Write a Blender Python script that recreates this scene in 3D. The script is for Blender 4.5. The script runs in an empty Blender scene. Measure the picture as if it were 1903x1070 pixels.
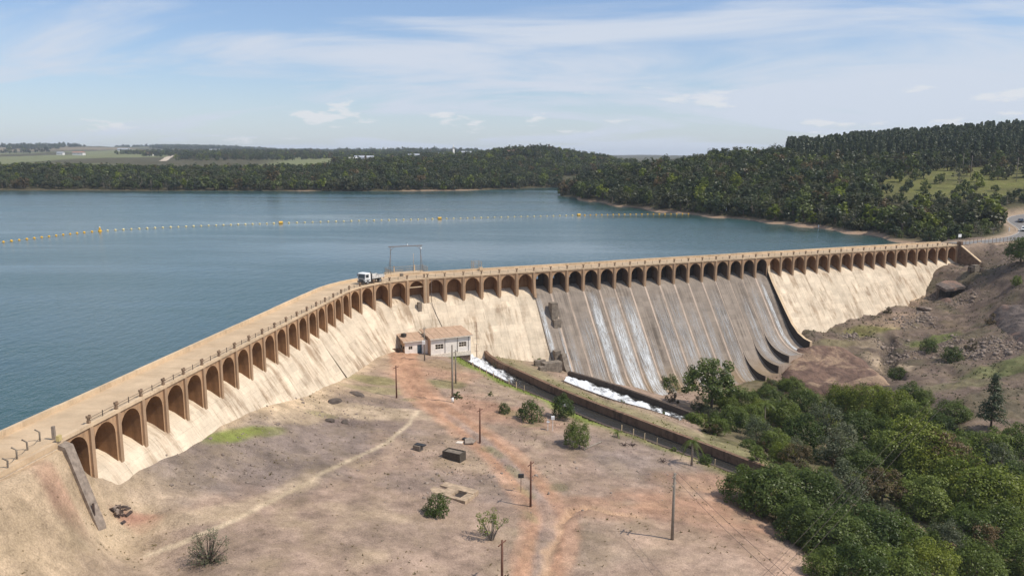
import bpy, math, random
import numpy as np
from mathutils import Vector, Matrix

rnd = random.Random(11)
nr = np.random.default_rng(5)
scene = bpy.context.scene
COL = scene.collection

# ------------------------------------------------------------------ camera
CAM_H = 30.3                      # metres above the reservoir's surface (z = 0)
FOC, HZ, ROLL = 1440.0, 292.0, math.radians(-0.2)
PITCH = math.atan((535 - HZ) / FOC)
CP, SP = math.cos(PITCH), math.sin(PITCH)
cr, sr = math.cos(ROLL), math.sin(ROLL)
FWD = np.array([0, CP, -SP]); UPV = np.array([0, SP, CP]); RGT = np.array([1.0, 0, 0])
ORG = np.array([0, 0, CAM_H])

cam_data = bpy.data.cameras.new('camera')
cam = bpy.data.objects.new('camera', cam_data)
COL.objects.link(cam)
cam_data.sensor_width = 36
cam_data.sensor_fit = 'HORIZONTAL'
cam_data.lens = FOC / 1903 * 36
cam_data.clip_start = 0.5
cam_data.clip_end = 30000
xr = RGT * cr - UPV * sr
yr = RGT * sr + UPV * cr
M = Matrix.Identity(4)
for i in range(3):
    M[i][0] = xr[i]; M[i][1] = yr[i]; M[i][2] = -FWD[i]; M[i][3] = ORG[i]
cam.matrix_world = M
scene.camera = cam

# ------------------------------------------------------------------ light
SUN_AZ = math.radians(106)        # from +Y towards +X
SUN_EL = math.radians(53)
world = bpy.data.worlds.new('World')
scene.world = world
world.use_nodes = True
SKY_STRENGTH = 0.125
sun_data = bpy.data.lights.new('sun', 'SUN')
sun_data.energy = 4.2
sun_data.angle = math.radians(0.53)
sun_data.color = (1.0, 0.92, 0.80)
sun = bpy.data.objects.new('sun', sun_data)
COL.objects.link(sun)
sdir = Vector((math.sin(SUN_AZ) * math.cos(SUN_EL), math.cos(SUN_AZ) * math.cos(SUN_EL), math.sin(SUN_EL)))
sun.rotation_euler = sdir.to_track_quat('Z', 'Y').to_euler()
sun.location = (60, 40, 90)
vs = scene.view_settings
vs.view_transform = 'Standard'
try: vs.look = 'None'
except Exception: pass
vs.exposure = 0.0
vs.gamma = 1.0
vs.use_curve_mapping = False
scene.cycles.max_bounces = 6
scene.cycles.diffuse_bounces = 3
scene.cycles.transparent_max_bounces = 12
scene.cycles.volume_bounces = 0
scene.cycles.use_denoising = True


class NT:
    """small helper to write node trees"""
    def __init__(s, tree):
        s.t = tree; s.n = tree.nodes; s.l = tree.links
    def add(s, typ, **kw):
        n = s.n.new(typ)
        for k, v in kw.items(): setattr(n, k, v)
        return n
    def put(s, sock, v):
        if isinstance(v, bpy.types.NodeSocket): s.l.new(v, sock)
        elif v is not None:
            if sock.type == 'RGBA' and isinstance(v, (tuple, list)) and len(v) == 3: v = (*v, 1)
            sock.default_value = v
    def math(s, op, a, b=None, c=None, clamp=False):
        n = s.add('ShaderNodeMath', operation=op); n.use_clamp = clamp
        s.put(n.inputs[0], a)
        if b is not None: s.put(n.inputs[1], b)
        if c is not None: s.put(n.inputs[2], c)
        return n.outputs[0]
    def vmath(s, op, a, b=None):
        n = s.add('ShaderNodeVectorMath', operation=op)
        s.put(n.inputs[0], a)
        if b is not None: s.put(n.inputs[1], b)
        return n.outputs[0]
    def noise(s, vec, scale, detail=4, rough=.55, dist=0.0, out=0):
        n = s.add('ShaderNodeTexNoise')
        if vec is not None: s.put(n.inputs['Vector'], vec)
        n.inputs['Scale'].default_value = scale; n.inputs['Detail'].default_value = detail
        n.inputs['Roughness'].default_value = rough; n.inputs['Distortion'].default_value = dist
        return n.outputs[out]
    def mapr(s, v, a, b, c=0.0, d=1.0, smooth=False):
        n = s.add('ShaderNodeMapRange')
        if smooth: n.interpolation_type = 'SMOOTHSTEP'
        s.put(n.inputs['Value'], v)
        for k, x in (('From Min', a), ('From Max', b), ('To Min', c), ('To Max', d)): s.put(n.inputs[k], x)
        return n.outputs['Result']
    def mix(s, f, a, b, mode='MIX'):
        n = s.add('ShaderNodeMix', data_type='RGBA', blend_type=mode)
        s.put(n.inputs['Factor'], f); s.put(n.inputs['A'], None); 
        s.put([i for i in n.inputs if i.name == 'A' and i.type == 'RGBA'][0], a)
        s.put([i for i in n.inputs if i.name == 'B' and i.type == 'RGBA'][0], b)
        return [o for o in n.outputs if o.type == 'RGBA'][0]
    def comb(s, x, y, z):
        n = s.add('ShaderNodeCombineXYZ'); s.put(n.inputs[0], x); s.put(n.inputs[1], y); s.put(n.inputs[2], z)
        return n.outputs[0]
    def sep(s, v):
        n = s.add('ShaderNodeSeparateXYZ'); s.put(n.inputs[0], v); return n.outputs
    def scale(s, v, sx, sy, sz):
        n = s.add('ShaderNodeMapping'); s.put(n.inputs['Vector'], v); n.inputs['Scale'].default_value = (sx, sy, sz)
        return n.outputs[0]
    def bump(s, h, strength=.5, dist=.1):
        n = s.add('ShaderNodeBump'); n.inputs['Strength'].default_value = strength; n.inputs['Distance'].default_value = dist
        s.put(n.inputs['Height'], h); return n.outputs[0]
    def geo(s, out='Position'): return s.add('ShaderNodeNewGeometry').outputs[out]
    def attr(s, name, out='Color'):
        n = s.add('ShaderNodeAttribute', attribute_name=name); return n.outputs[out]


# ------------------------------------------------------------------ sky: Nishita with thin cirrus and a few small cumulus
w = NT(world.node_tree); w.n.clear()
sky = w.add('ShaderNodeTexSky', sky_type='NISHITA')
sky.sun_disc = False
sky.sun_elevation = SUN_EL
sky.sun_rotation = SUN_AZ
sky.altitude = 600
sky.air_density = 1.15
sky.dust_density = 0.7
sky.ozone_density = 2.2
dirv = w.add('ShaderNodeTexCoord').outputs['Generated']
dx, dy, dz = w.sep(dirv)
den = w.math('ADD', w.math('MAXIMUM', dz, 0.0), 0.16)
cx = w.math('DIVIDE', dx, den); cy = w.math('DIVIDE', dy, den)
pl = w.comb(cx, cy, 0.0)
rot = w.add('ShaderNodeMapping'); w.put(rot.inputs['Vector'], pl)
rot.inputs['Rotation'].default_value = (0, 0, math.radians(32)); rot.inputs['Scale'].default_value = (0.32, 0.75, 1)
rot.inputs['Location'].default_value = (3.2, 1.7, 0)
c1 = w.noise(rot.outputs[0], 1.6, 8, .56, .9)
c2 = w.noise(rot.outputs[0], 0.5, 3, .5, .3)
cir = w.math('ADD', w.math('MULTIPLY', c1, .68), w.math('MULTIPLY', c2, .52))
cir = w.mapr(cir, .485, .655, .10, .95, True)
fade_h = w.mapr(dz, .0, .16, .70, 0.0, True)               # more veil towards the horizon
cir = w.math('MAXIMUM', cir, w.math('MULTIPLY', fade_h, .75))
# low cumulus: stretched noise in azimuth / elevation
az = w.math('ARCTAN2', dx, dy)
cv = w.comb(w.math('MULTIPLY', az, 9.0), w.math('MULTIPLY', dz, 34.0), 4.4)
q1 = w.noise(cv, 1.0, 6, .6, .1)
band = w.math('MULTIPLY', w.mapr(dz, -.01, .02, 0, 1, True), w.mapr(dz, .05, .12, 1, 0, True))
cum = w.math('MULTIPLY', w.mapr(q1, .585, .655, 0, .85, True), band)
blue = w.mix(1.0, sky.outputs[0], (.80, .885, 1.05, 1), 'MULTIPLY')
veil = w.mix(cir, blue, (5.2, 5.7, 6.55))
full = w.mix(cum, veil, (6.3, 6.45, 6.7))
bg = w.add('ShaderNodeBackground'); w.put(bg.inputs['Color'], full); bg.inputs['Strength'].default_value = SKY_STRENGTH
wo = w.add('ShaderNodeOutputWorld'); w.l.new(bg.outputs[0], wo.inputs['Surface'])


# ------------------------------------------------------------------ helpers
def tag(o, label=None, cat=None, group=None, kind=None):
    if label: o['label'] = label
    if cat: o['category'] = cat
    if group: o['group'] = group
    if kind: o['kind'] = kind
    return o

def adopt(o, parent):
    """parent o keeping its mesh where it stands"""
    o.parent = parent
    o.matrix_parent_inverse = Matrix.Translation(parent.location).inverted() if parent.type == 'EMPTY' and parent.parent is None else Matrix.Identity(4)
    return o

def empty(name, loc=(0, 0, 0), label=None, cat=None, group=None, rz=0):
    o = bpy.data.objects.new(name, None); COL.objects.link(o)
    o.location = loc; o.rotation_euler = (0, 0, rz); o.empty_display_size = .5
    return tag(o, label, cat, group)

def link(name, me, parent=None):
    o = bpy.data.objects.new(name, me); COL.objects.link(o)
    if parent is not None: o.parent = parent
    return o

def np_mesh(name, verts, faces, mats=None, smooth=False, fmat=None):
    """verts Nx3, faces list of index arrays (each MxK) or one MxK array"""
    if isinstance(faces, np.ndarray): faces = [faces]
    me = bpy.data.meshes.new(name)
    verts = np.asarray(verts, np.float32)
    me.vertices.add(len(verts)); me.vertices.foreach_set('co', verts.ravel())
    nl = sum(f.size for f in faces); nf = sum(len(f) for f in faces)
    me.loops.add(nl); me.polygons.add(nf)
    me.loops.foreach_set('vertex_index', np.concatenate([f.ravel() for f in faces]).astype(np.int32))
    tot = np.concatenate([np.full(len(f), f.shape[1]) for f in faces])
    st = np.concatenate([[0], np.cumsum(tot)[:-1]]).astype(np.int32)
    me.polygons.foreach_set('loop_start', st)
    if smooth: me.polygons.foreach_set('use_smooth', np.ones(nf, bool))
    for m in (mats or []): me.materials.append(m)
    if fmat is not None: me.polygons.foreach_set('material_index', np.asarray(fmat, np.int32))
    me.update(calc_edges=True); me.validate()
    return me

class MB:
    """collects boxes, bars, prisms and quads; build() links them as ONE mesh object"""
    def __init__(s): s.v = []; s.f = []; s.m = []; s.uv = {}; s.cur = 0; s.smooth = []
    def vert(s, p): s.v.append(tuple(float(c) for c in p)); return len(s.v) - 1
    def face(s, ids, uv=None, smooth=False):
        if uv is not None: s.uv[len(s.f)] = uv
        s.f.append(tuple(ids)); s.m.append(s.cur); s.smooth.append(smooth)
    def quad(s, *p, uv=None): s.face([s.vert(q) for q in p], uv)
    def box(s, c, size, ax=None, taper=1.0):
        """box with centre c, full size (x,y,z), ax = three unit axes"""
        c = np.array(c, float); ax = np.eye(3) if ax is None else np.array(ax, float)
        h = np.array(size, float) / 2; ids = []
        for z in (-1, 1):
            k = taper if z > 0 else 1
            for x, y in ((-1, -1), (1, -1), (1, 1), (-1, 1)):
                ids.append(s.vert(c + ax[0] * h[0] * x * k + ax[1] * h[1] * y * k + ax[2] * h[2] * z))
        a = ids
        for f in ((0, 3, 2, 1), (4, 5, 6, 7), (0, 1, 5, 4), (1, 2, 6, 5), (2, 3, 7, 6), (3, 0, 4, 7)): s.face([a[i] for i in f])
        return s
    def tube(s, pts, r, n=6, cap=True, smooth=True):
        pts = [np.array(p, float) for p in pts]
        rs = r if isinstance(r, (list, tuple)) else [r] * len(pts)
        rings = []
        for i, p in enumerate(pts):
            d = pts[min(i + 1, len(pts) - 1)] - pts[max(i - 1, 0)]
            d /= max(np.linalg.norm(d), 1e-9)
            a = np.cross(d, (0, 0, 1.0)) if abs(d[2]) < .95 else np.cross(d, (1.0, 0, 0))
            a /= np.linalg.norm(a); b = np.cross(d, a)
            rings.append([s.vert(p + (a * math.cos(t) + b * math.sin(t)) * rs[i]) for t in np.arange(n) * 2 * math.pi / n])
        for q, w_ in zip(rings, rings[1:]):
            for i in range(n): s.face([q[i], q[(i + 1) % n], w_[(i + 1) % n], w_[i]], smooth=smooth)
        if cap: s.face(rings[0][::-1]); s.face(rings[-1])
        return s
    def prism(s, poly, d):
        """poly: list of 3-D points (one flat outline), swept by vector d"""
        d = np.array(d, float); a = [s.vert(p) for p in poly]; b = [s.vert(np.array(p) + d) for p in poly]
        s.face(a[::-1]); s.face(b)
        n = len(a)
        for i in range(n): s.face([a[i], a[(i + 1) % n], b[(i + 1) % n], b[i]])
        return s
    def build(s, name, mats, parent=None, fix=True, mesh_only=False):
        me = bpy.data.meshes.new(name)
        me.from_pydata(s.v, [], s.f)
        for m in (mats if isinstance(mats, (list, tuple)) else [mats]): me.materials.append(m)
        me.polygons.foreach_set('material_index', s.m)
        me.polygons.foreach_set('use_smooth', s.smooth)
        if s.uv:
            uvl = me.uv_layers.new(name='st')
            for pi, p in enumerate(me.polygons):
                if pi in s.uv:
                    for li, c in zip(p.loop_indices, s.uv[pi]): uvl.data[li].uv = c
        if fix:
            import bmesh
            b = bmesh.new(); b.from_mesh(me); bmesh.ops.recalc_face_normals(b, faces=b.faces); b.to_mesh(me); b.free()
        me.update()
        if mesh_only: return me
        o = link(name, me, parent)
        if parent is not None and parent.type == 'EMPTY': adopt(o, parent)
        return o

def clone(o, name=None):
    c = o.copy(); COL.objects.link(c); return c

def clone_tree(root):
    r = clone(root)
    for ch in root.children:
        c = clone(ch); c.parent = r
        for g in ch.children:
            d = clone(g); d.parent = c
    return r

# value noise used for shaping ground and hills
_lat = nr.random((256, 256))
def vnoise(x, y):
    xi = np.floor(x).astype(int); yi = np.floor(y).astype(int); fx = x - xi; fy = y - yi
    fx = fx * fx * (3 - 2 * fx); fy = fy * fy * (3 - 2 * fy)
    g = lambda a, b: _lat[a & 255, b & 255]
    return (g(xi, yi) * (1 - fx) + g(xi + 1, yi) * fx) * (1 - fy) + (g(xi, yi + 1) * (1 - fx) + g(xi + 1, yi + 1) * fx) * fy - .5
def fbm(x, y, s, o=4, g=.5):
    r = 0; a = 1
    for i in range(o):
        r = r + a * vnoise(x / s + 17.3 * i, y / s + 9.1 * i); a *= g; s *= .5
    return r
def sstep(x, a, b):
    t = np.clip((x - a) / (b - a), 0, 1); return t * t * (3 - 2 * t)

def ray(u, v):
    u = u - 951.5; v = v - 535
    a, b = u * cr - v * sr, u * sr + v * cr
    return FWD + RGT * a / FOC - UPV * b / FOC
def at(u, v, z):
    """where the line of sight of a photo pixel meets the level z"""
    d = ray(u, v); return ORG + d * (z - CAM_H) / d[2]

# ------------------------------------------------------------------ the dam's centre line: straight, arc, straight
P0 = np.array([-43.548, 76.451]); DL = np.array([.1189, .99291]); DR = np.array([.91318, .40755])
PI_ = np.array([-32.42, 169.363])                       # where the two straights would meet
TL = 13.9
S_A = float((PI_ - P0) @ DL) - TL
ANG = math.acos(float(DL @ DR)); RAD = TL / math.tan(ANG / 2)
S_B = S_A + RAD * ANG
NL_ = np.array([DL[1], -DL[0]]); NR_ = np.array([DR[1], -DR[0]])
A0 = PI_ - DL * TL; B0 = PI_ + DR * TL; CEN = A0 + NL_ * RAD
SP_ = 4.565                                             # bay width
def frame(s):
    if s <= S_A: return P0 + DL * s, DL, NL_
    if s >= S_B: return B0 + DR * (s - S_B), DR, NR_
    a = (s - S_A) / RAD
    n0 = -NL_
    c, q = math.cos(-a), math.sin(-a)
    rad = np.array([n0[0] * c - n0[1] * q, n0[0] * q + n0[1] * c])
    t = np.array([DL[0] * c - DL[1] * q, DL[0] * q + DL[1] * c])
    return CEN + rad * RAD, t, -rad
def DP(s, t, z):
    p, d, n = frame(s); q = p + n * t
    return np.array([q[0], q[1], z])
def axes(s):
    p, d, n = frame(s)
    return np.array([[d[0], d[1], 0], [n[0], n[1], 0], [0, 0, 1.0]])
def st_of(x, y):
    """approximate (s, t) for arrays"""
    x = np.asarray(x, float); y = np.asarray(y, float)
    q = np.stack([x, y], -1)
    sl = (q - P0) @ DL; tl = (q - P0) @ NL_
    s2 = (q - B0) @ DR + S_B; t2 = (q - B0) @ NR_
    r = q - CEN; rr = np.hypot(r[..., 0], r[..., 1])
    ang = np.arctan2(-(r @ NL_), r @ DL); 
    # position angle along the arc measured from A0
    ca = -(r @ NL_) / np.maximum(rr, 1e-6); sa = (r @ DL) / np.maximum(rr, 1e-6)
    a = np.arctan2(sa, ca)
    s = np.where(a < 0, sl, np.where(a > ANG, s2, S_A + a * RAD))
    t = np.where(a < 0, tl, np.where(a > ANG, t2, RAD - rr))
    # behind the centre of the arc fall back on the closer straight
    return s, t
# ------------------------------------------------------------------ ground heights
CTRL = [  # photo pixel, height: read off the dam's toe, the poles and the banks
 (200,888,-3.4),(270,865,-4.4),(325,840,-4.9),(420,785,-5.4),(520,745,-7.1),(600,722,-9.2),(640,705,-10.2),(690,668,-10.7),(730,655,-11.2),
 (885,660,-13.7),(950,672,-15.3),(1010,676,-17),
 (215,947,-6.0),(400,1070,-8.4),(300,960,-6.8),(500,900,-8.8),(620,760,-10.2),(650,850,-10.6),(740,738,-12),(844,847,-13),(690,940,-11),
 (800,1000,-12),(933,1070,-13),(986,941,-13.5),(892,823,-13.2),(841,747,-13),(790,669,-11.8),(1078,830,-14.2),(1020,780,-14),(1249,1002,-14.2),
 (1150,870,-15),(1288,855,-16),(1100,1069,-13.6),(1300,1069,-14),(1480,1069,-14.8),(860,672,-13.2),(950,712,-14),(1100,780,-15.2),(1250,832,-16.2),
 (1365,877,-17),(905,666,-13.8),(1038,723,-15.2),(1200,785,-16.4),(1395,855,-17.6),(1050,708,-17.5),(1150,745,-18.5),(1225,765,-19.3),(1290,790,-20.5),
 (1320,770,-23.5),(1280,742,-23.2),(1250,760,-21.5),(1390,820,-21),(1450,850,-22),(1400,780,-24.2),(1500,725,-25),(1600,765,-25),(1700,800,-24),(1500,950,-19),
 (1560,1069,-17.5),(1650,950,-22),(1700,1069,-21),(1800,1000,-24),(1903,1069,-25),(1800,900,-24),(1903,850,-22.5),(1840,797,-19.5),(1750,780,-21.5),
 (1510,652,-19.6),(1560,648,-19.2),(1640,700,-21.5),(1700,720,-20),(1700,640,-17.5),(1800,700,-18),(1903,700,-16),(1903,620,-11),
 (1800,600,-13.5),(1720,580,-13),(1780,540,-8.5),(1850,540,-6.5),(1903,540,-4.5),(1800,492,-2),(1880,500,-.8),(1850,463,2.0),(1903,454,2.6),
 (1482,616,-16.5),(1528,617,-17.2),(1541,603,-15.8),(1583,593,-15),(1629,580,-13.9),(1678,564,-12.4),(1714,544,-10.2),(1727,524,-7.5),(1747,497,-3.4),(1757,488,-2.5)]
cp = [np.append(at(u, v, z)[:2], z) for u, v, z in CTRL]
for s_, t_, z_ in ((-5.2,1.0,2.3),(-8,1.6,2.2),(-14,2.0,2.1),(-22,2.2,2.2),(-34,2.4,2.2),(-48,2.4,2.2),(-5.6,3.2,-5.7),(-9,5.6,-5.2),(-15,6.5,-4.6),(-22,8.5,-5),(-34,12,-6),
                   (279,1.5,-2.5),(283,2,-2.5),(286.5,1,2.3),(292,1,2.6),(300,1,2.8),(287,8,-2.2),(280,8,-4.0)):
    p_ = DP(s_, t_, z_); cp.append(p_)
for k_ in range(30, 46):                                   # toe of the spillway
    z_ = {30: -18.5, 31: -20.5, 32: -22, 33: -23, 42: -24.6, 43: -23.4, 44: -22.4, 45: -21}.get(k_, -25.4)
    if k_ >= 33: cp.append(DP(k_ * SP_, 20.5, z_))
    cp.append(DP(k_ * SP_, 10, z_ - 1.5))
for x_, y_, z_ in ((-20,50,-9.5),(0,48,-12),(30,52,-14),(60,60,-19),(-38,48,-6),(200,250,3),(190,150,-8),(130,80,-23),(175,200,-2),(150,120,-19),(95,55,-24),(165,250,2.9)):
    cp.append(np.array([x_, y_, z_]))
cp = np.array(cp, float)
def _tps(r2): return np.where(r2 > 0, r2 * np.log(np.maximum(r2, 1e-12)), 0)
_X = cp[:, :2] / 50
_K = _tps(((_X[:, None] - _X[None]) ** 2).sum(-1)) + np.eye(len(cp)) * 3e-3
_Pm = np.concatenate([np.ones((len(cp), 1)), _X], 1)
_A = np.block([[_K, _Pm], [_Pm.T, np.zeros((3, 3))]])
_W = np.linalg.solve(_A, np.concatenate([cp[:, 2], np.zeros(3)]))
def near_z(x, y):
    sh = np.shape(x); q = np.stack([np.ravel(x), np.ravel(y)], -1) / 50
    out = np.empty(len(q))
    for i in range(0, len(q), 20000):
        b = q[i:i + 20000]
        out[i:i + 20000] = _tps(((b[:, None] - _X[None]) ** 2).sum(-1)) @ _W[:-3] + _W[-3] + b @ _W[-2:]
    return out.reshape(sh)

# hills round the reservoir: columns of (distance, height) fanned out from the dam
def qcol(u): return (u - 951.5) / FOC * CP
COLS = [
 (-400, [(200,-4),(640,-4),(672,.2),(700,3),(800,9),(950,12),(1200,11),(1600,18),(2200,27),(3000,44),(4500,78),(6500,84),(9000,70)]),
 (0,    [(200,-4),(655,-4),(682,.2),(700,3),(800,9),(950,11),(1200,11),(1600,18),(2200,26),(3000,42),(4500,78),(6500,86),(9000,70)]),
 (250,  [(200,-4),(660,-4),(686,.2),(705,3),(800,8),(950,10),(1200,12),(1600,21),(2200,32),(3000,46),(4500,66),(6500,74),(9000,70)]),
 (400,  [(200,-4),(662,-4),(690,.2),(708,3),(800,8),(950,10),(1200,13),(1600,23),(2200,35),(3000,50),(4500,70),(6500,76),(9000,70)]),
 (550,  [(200,-4),(662,-4),(692,.2),(710,3),(800,8),(950,11),(1200,15),(1600,24),(2200,37),(3000,46),(4500,58),(6500,64),(9000,64)]),
 (700,  [(200,-4),(662,-4),(692,.2),(710,3),(800,12),(950,19),(1200,19),(1600,24),(2200,34),(3000,40),(4500,54),(6500,62),(9000,64)]),
 (850,  [(200,-4),(680,-4),(710,.2),(730,3),(820,14),(950,21),(1100,22),(1400,26),(2000,33),(3000,42),(4500,54),(6500,62),(9000,64)]),
 (950,  [(200,-4),(720,-4),(752,.2),(770,2),(850,9),(980,25),(1100,34),(1300,32),(2000,28),(3000,36),(4500,48),(6500,54),(9000,60)]),
 (1005, [(200,-4),(750,-4),(785,.2),(805,2),(880,8),(1000,25),(1130,37),(1300,34),(2000,28),(3000,34),(4500,44),(6500,50),(9000,58)]),
 (1034, [(200,-4),(750,-4),(790,.2),(810,2),(880,8),(1000,24),(1140,35),(1300,32),(2000,26),(3000,32),(4500,40),(6500,46),(9000,56)]),
 (1048, [(200,-4),(598,-4),(612,.3),(622,3),(660,4),(720,2.5),(760,3),(1000,20),(1140,33),(1300,30),(2000,24),(3000,30),(4500,36),(6500,44),(9000,54)]),
 (1100, [(200,-4),(520,-4),(540,.2),(552,2.5),(620,10),(680,11),(740,7),(850,10),(1000,18),(1150,27),(1300,26),(2000,22),(3000,28),(4500,34),(6500,42),(9000,52)]),
 (1160, [(200,-4),(465,-4),(484,.2),(500,2.5),(580,15),(660,20),(740,16),(850,14),(1000,15),(1200,18),(2000,18),(3000,24),(4500,32),(6500,46),(9000,58)]),
 (1240, [(200,-4),(415,-4),(434,.2),(450,2.2),(540,16),(640,23),(740,20),(850,17),(1200,16),(2000,18),(3000,24),(4500,32),(6500,46),(9000,56)]),
 (1350, [(200,-4),(378,-4),(396,.2),(414,2.2),(500,16),(620,28),(720,29),(850,24),(1200,18),(2000,18),(4500,30),(9000,40)]),
 (1450, [(200,-4),(342,-4),(360,.2),(378,2.2),(470,16),(590,29),(720,31),(850,29),(1200,20),(9000,30)]),
 (1500, [(200,-4),(326,-4),(344,.2),(362,2.2),(450,15),(540,24),(640,30),(760,33),(900,31),(1300,24),(9000,30)]),
 (1600, [(200,-4),(298,-4),(314,.2),(332,2.2),(420,14),(520,23),(600,31),(720,38),(850,38),(1300,28),(9000,30)]),
 (1690, [(200,-3),(268,-2),(283,.3),(300,2.0),(340,5),(420,14),(500,23),(580,30),(700,40),(850,42),(1300,32),(9000,30)]),
 (1780, [(200,2),(256,2.5),(270,2.6),(300,2.8),(345,6),(420,15),(500,24),(580,33),(700,43),(850,46),(1300,38),(9000,30)]),
 (1860, [(200,2),(262,2.9),(290,3.2),(330,5.5),(380,11),(430,17),(500,26),(580,35),(700,45),(850,49),(1300,42),(9000,30)]),
 (1920, [(200,3),(262,3),(290,3.6),(330,5.5),(380,11),(430,18),(500,27),(580,37),(700,47),(850,51),(1300,46),(9000,30)]),
 (2400, [(200,6),(280,7),(330,10),(430,20),(500,30),(580,42),(700,56),(850,60),(1300,56),(9000,30)]),
]
_Q = np.array([qcol(c[0]) for c in COLS])
def hill_z(x, y):
    x = np.asarray(x, float); y = np.maximum(np.asarray(y, float), 1.0)
    q = x / y
    Z = np.stack([np.interp(y, [p[0] for p in c[1]], [p[1] for p in c[1]]) for c in COLS])
    i = np.clip(np.searchsorted(_Q, q) - 1, 0, len(_Q) - 2)
    f = np.clip((q - _Q[i]) / (_Q[i + 1] - _Q[i]), 0, 1)
    f = f * f * (3 - 2 * f)
    Zi = np.take_along_axis(Z, i[None], 0)[0]; Zj = np.take_along_axis(Z, (i + 1)[None], 0)[0]
    z = Zi * (1 - f) + Zj * f
    lumps = fbm(x, y, 90, 4) * np.clip(z / 6, 0, 1) * (2.5 + np.clip((y - 900) / 500, 0, 4))
    edge = fbm(x + 55, y, 26, 3) * .9 * (np.abs(z) < 3.5) * np.clip(1 - np.abs(z) / 3.5, 0, 1)
    return z + lumps + edge + fbm(x, y, 1100, 3) * 26 * sstep(y, 2800, 4600)

# road beyond the dam
ROAD = np.array([DP(284.5, -3.1, 3.0), DP(291, -3.1, 3.0), DP(300, -3.2, 3.0), np.array([171.5,266.5,3.0]), np.array([183,277,3.05]), np.array([193,289,3.2]),
                 np.array([201,302,3.5]), np.array([208,318,4.0]), np.array([216,334,4.6]), np.array([228,348,5.2]), np.array([246,358,5.8]), np.array([270,364,6.4]), np.array([310,368,7.2])])
def poly_dist(x, y, P):
    """distance to polyline P (N x 2..3) and interpolated z"""
    best = np.full(np.shape(x), 1e9); zz = np.zeros(np.shape(x)); ll = np.zeros(np.shape(x)); L = 0
    for a, b in zip(P[:-1], P[1:]):
        d = b[:2] - a[:2]; n = float(d @ d); l = math.sqrt(n)
        t = np.clip(((x - a[0]) * d[0] + (y - a[1]) * d[1]) / max(n, 1e-9), 0, 1)
        r = np.hypot(x - a[0] - t * d[0], y - a[1] - t * d[1])
        m = r < best
        best = np.where(m, r, best); ll = np.where(m, L + t * l, ll)
        if P.shape[1] > 2: zz = np.where(m, a[2] + t * (b[2] - a[2]), zz)
        L += l
    return best, zz, ll

def inside(x, y, poly):
    r = np.zeros(np.shape(x), bool); n = len(poly)
    for i in range(n):
        x1, y1 = poly[i][:2]; x2, y2 = poly[(i + 1) % n][:2]
        if y1 == y2: continue
        c = ((y1 > y) != (y2 > y)) & (x < (x2 - x1) * (y - y1) / (y2 - y1) + x1)
        r ^= c
    return r

def base_z(x, y):
    """ground without the channels"""
    s, t = st_of(x, y)
    zn = near_z(x, y)
    zh = hill_z(x, y)
    up = sstep(-t, 2, 22) * sstep(s, 60, 110)               # right-hand abutment blends into the hills
    z = zn * (1 - up) + zh * up
    z = np.where((t < -1) & (s < 284.4), np.where(s > 120, np.minimum(zh, np.where(t < -7, 9.0, -4.0)), -5.0), z)
    # keep the ground below the dam's own faces
    bank = 2.25 - np.maximum(t - 1.2, 0) * .55
    z = np.where((s < -4) & (s > -60) & (t > -1.01) & (t < 8), np.minimum(z, bank), z)
    tcap = np.interp(s, [-4, 0, 20, 104, 132, 134, 205, 207, 225, 279, 290], [.3, .6, 1.2, 4.5, 8, 15, 16, 8.5, 6.5, .8, 0])
    under = np.minimum(-3.4 - np.maximum(t, 0) * 1.42, -3.4)
    k = sstep(tcap - t, 0, 1.0) * (t > -1.01) * (s >= -4) * (s < 279)
    z = np.where(k > 0, np.minimum(z, z * (1 - k) + under * k), z)
    z = np.where((s > 272) & (s < 283.7) & (t > -1) & (t < 8.5), np.minimum(z, -2.75 - .12 * np.maximum(t, 0)), z)
    d, rz, _ = poly_dist(x, y, ROAD)
    k = (1 - sstep(d, 4.6, 9.0)) * np.where(s < 284.2, 0.0, 1.0)
    z = z * (1 - k) + (rz - .12) * k
    return z

# the tailrace channel and the second stream
CH_N = np.array([at(u, v, z) for u, v, z in ((846,655,-13.0),(880,676,-13.4),(950,712,-14.0),(1038,749,-14.8),(1100,779,-15.2),(1180,806,-15.8),(1250,833,-16.2),(1310,855,-16.6),(1368,878,-17.0),(1440,905,-18.0))])
CH_F = np.array([at(u, v, z) for u, v, z in ((893,646,-13.4),(915,668,-13.8),(970,692,-14.4),(1038,723,-15.1),(1110,751,-15.7),(1200,785,-16.4),(1290,818,-17.0),(1395,858,-17.7),(1460,880,-18.6))])
ST_N = np.array([at(u, v, z) for u, v, z in ((1046,706,-17.4),(1085,722,-17.9),(1130,739,-18.3),(1180,752,-18.8),(1228,766,-19.4),(1262,778,-20.2))])
ST_F = np.array([at(u, v, z) for u, v, z in ((1056,692,-17.6),(1100,704,-18.2),(1150,720,-19.0),(1200,738,-19.8),(1250,756,-20.6),(1292,772,-21.4))])
CH_POLY = np.concatenate([CH_N, CH_F[::-1]]); ST_POLY = np.concatenate([ST_N, ST_F[::-1]])
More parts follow.
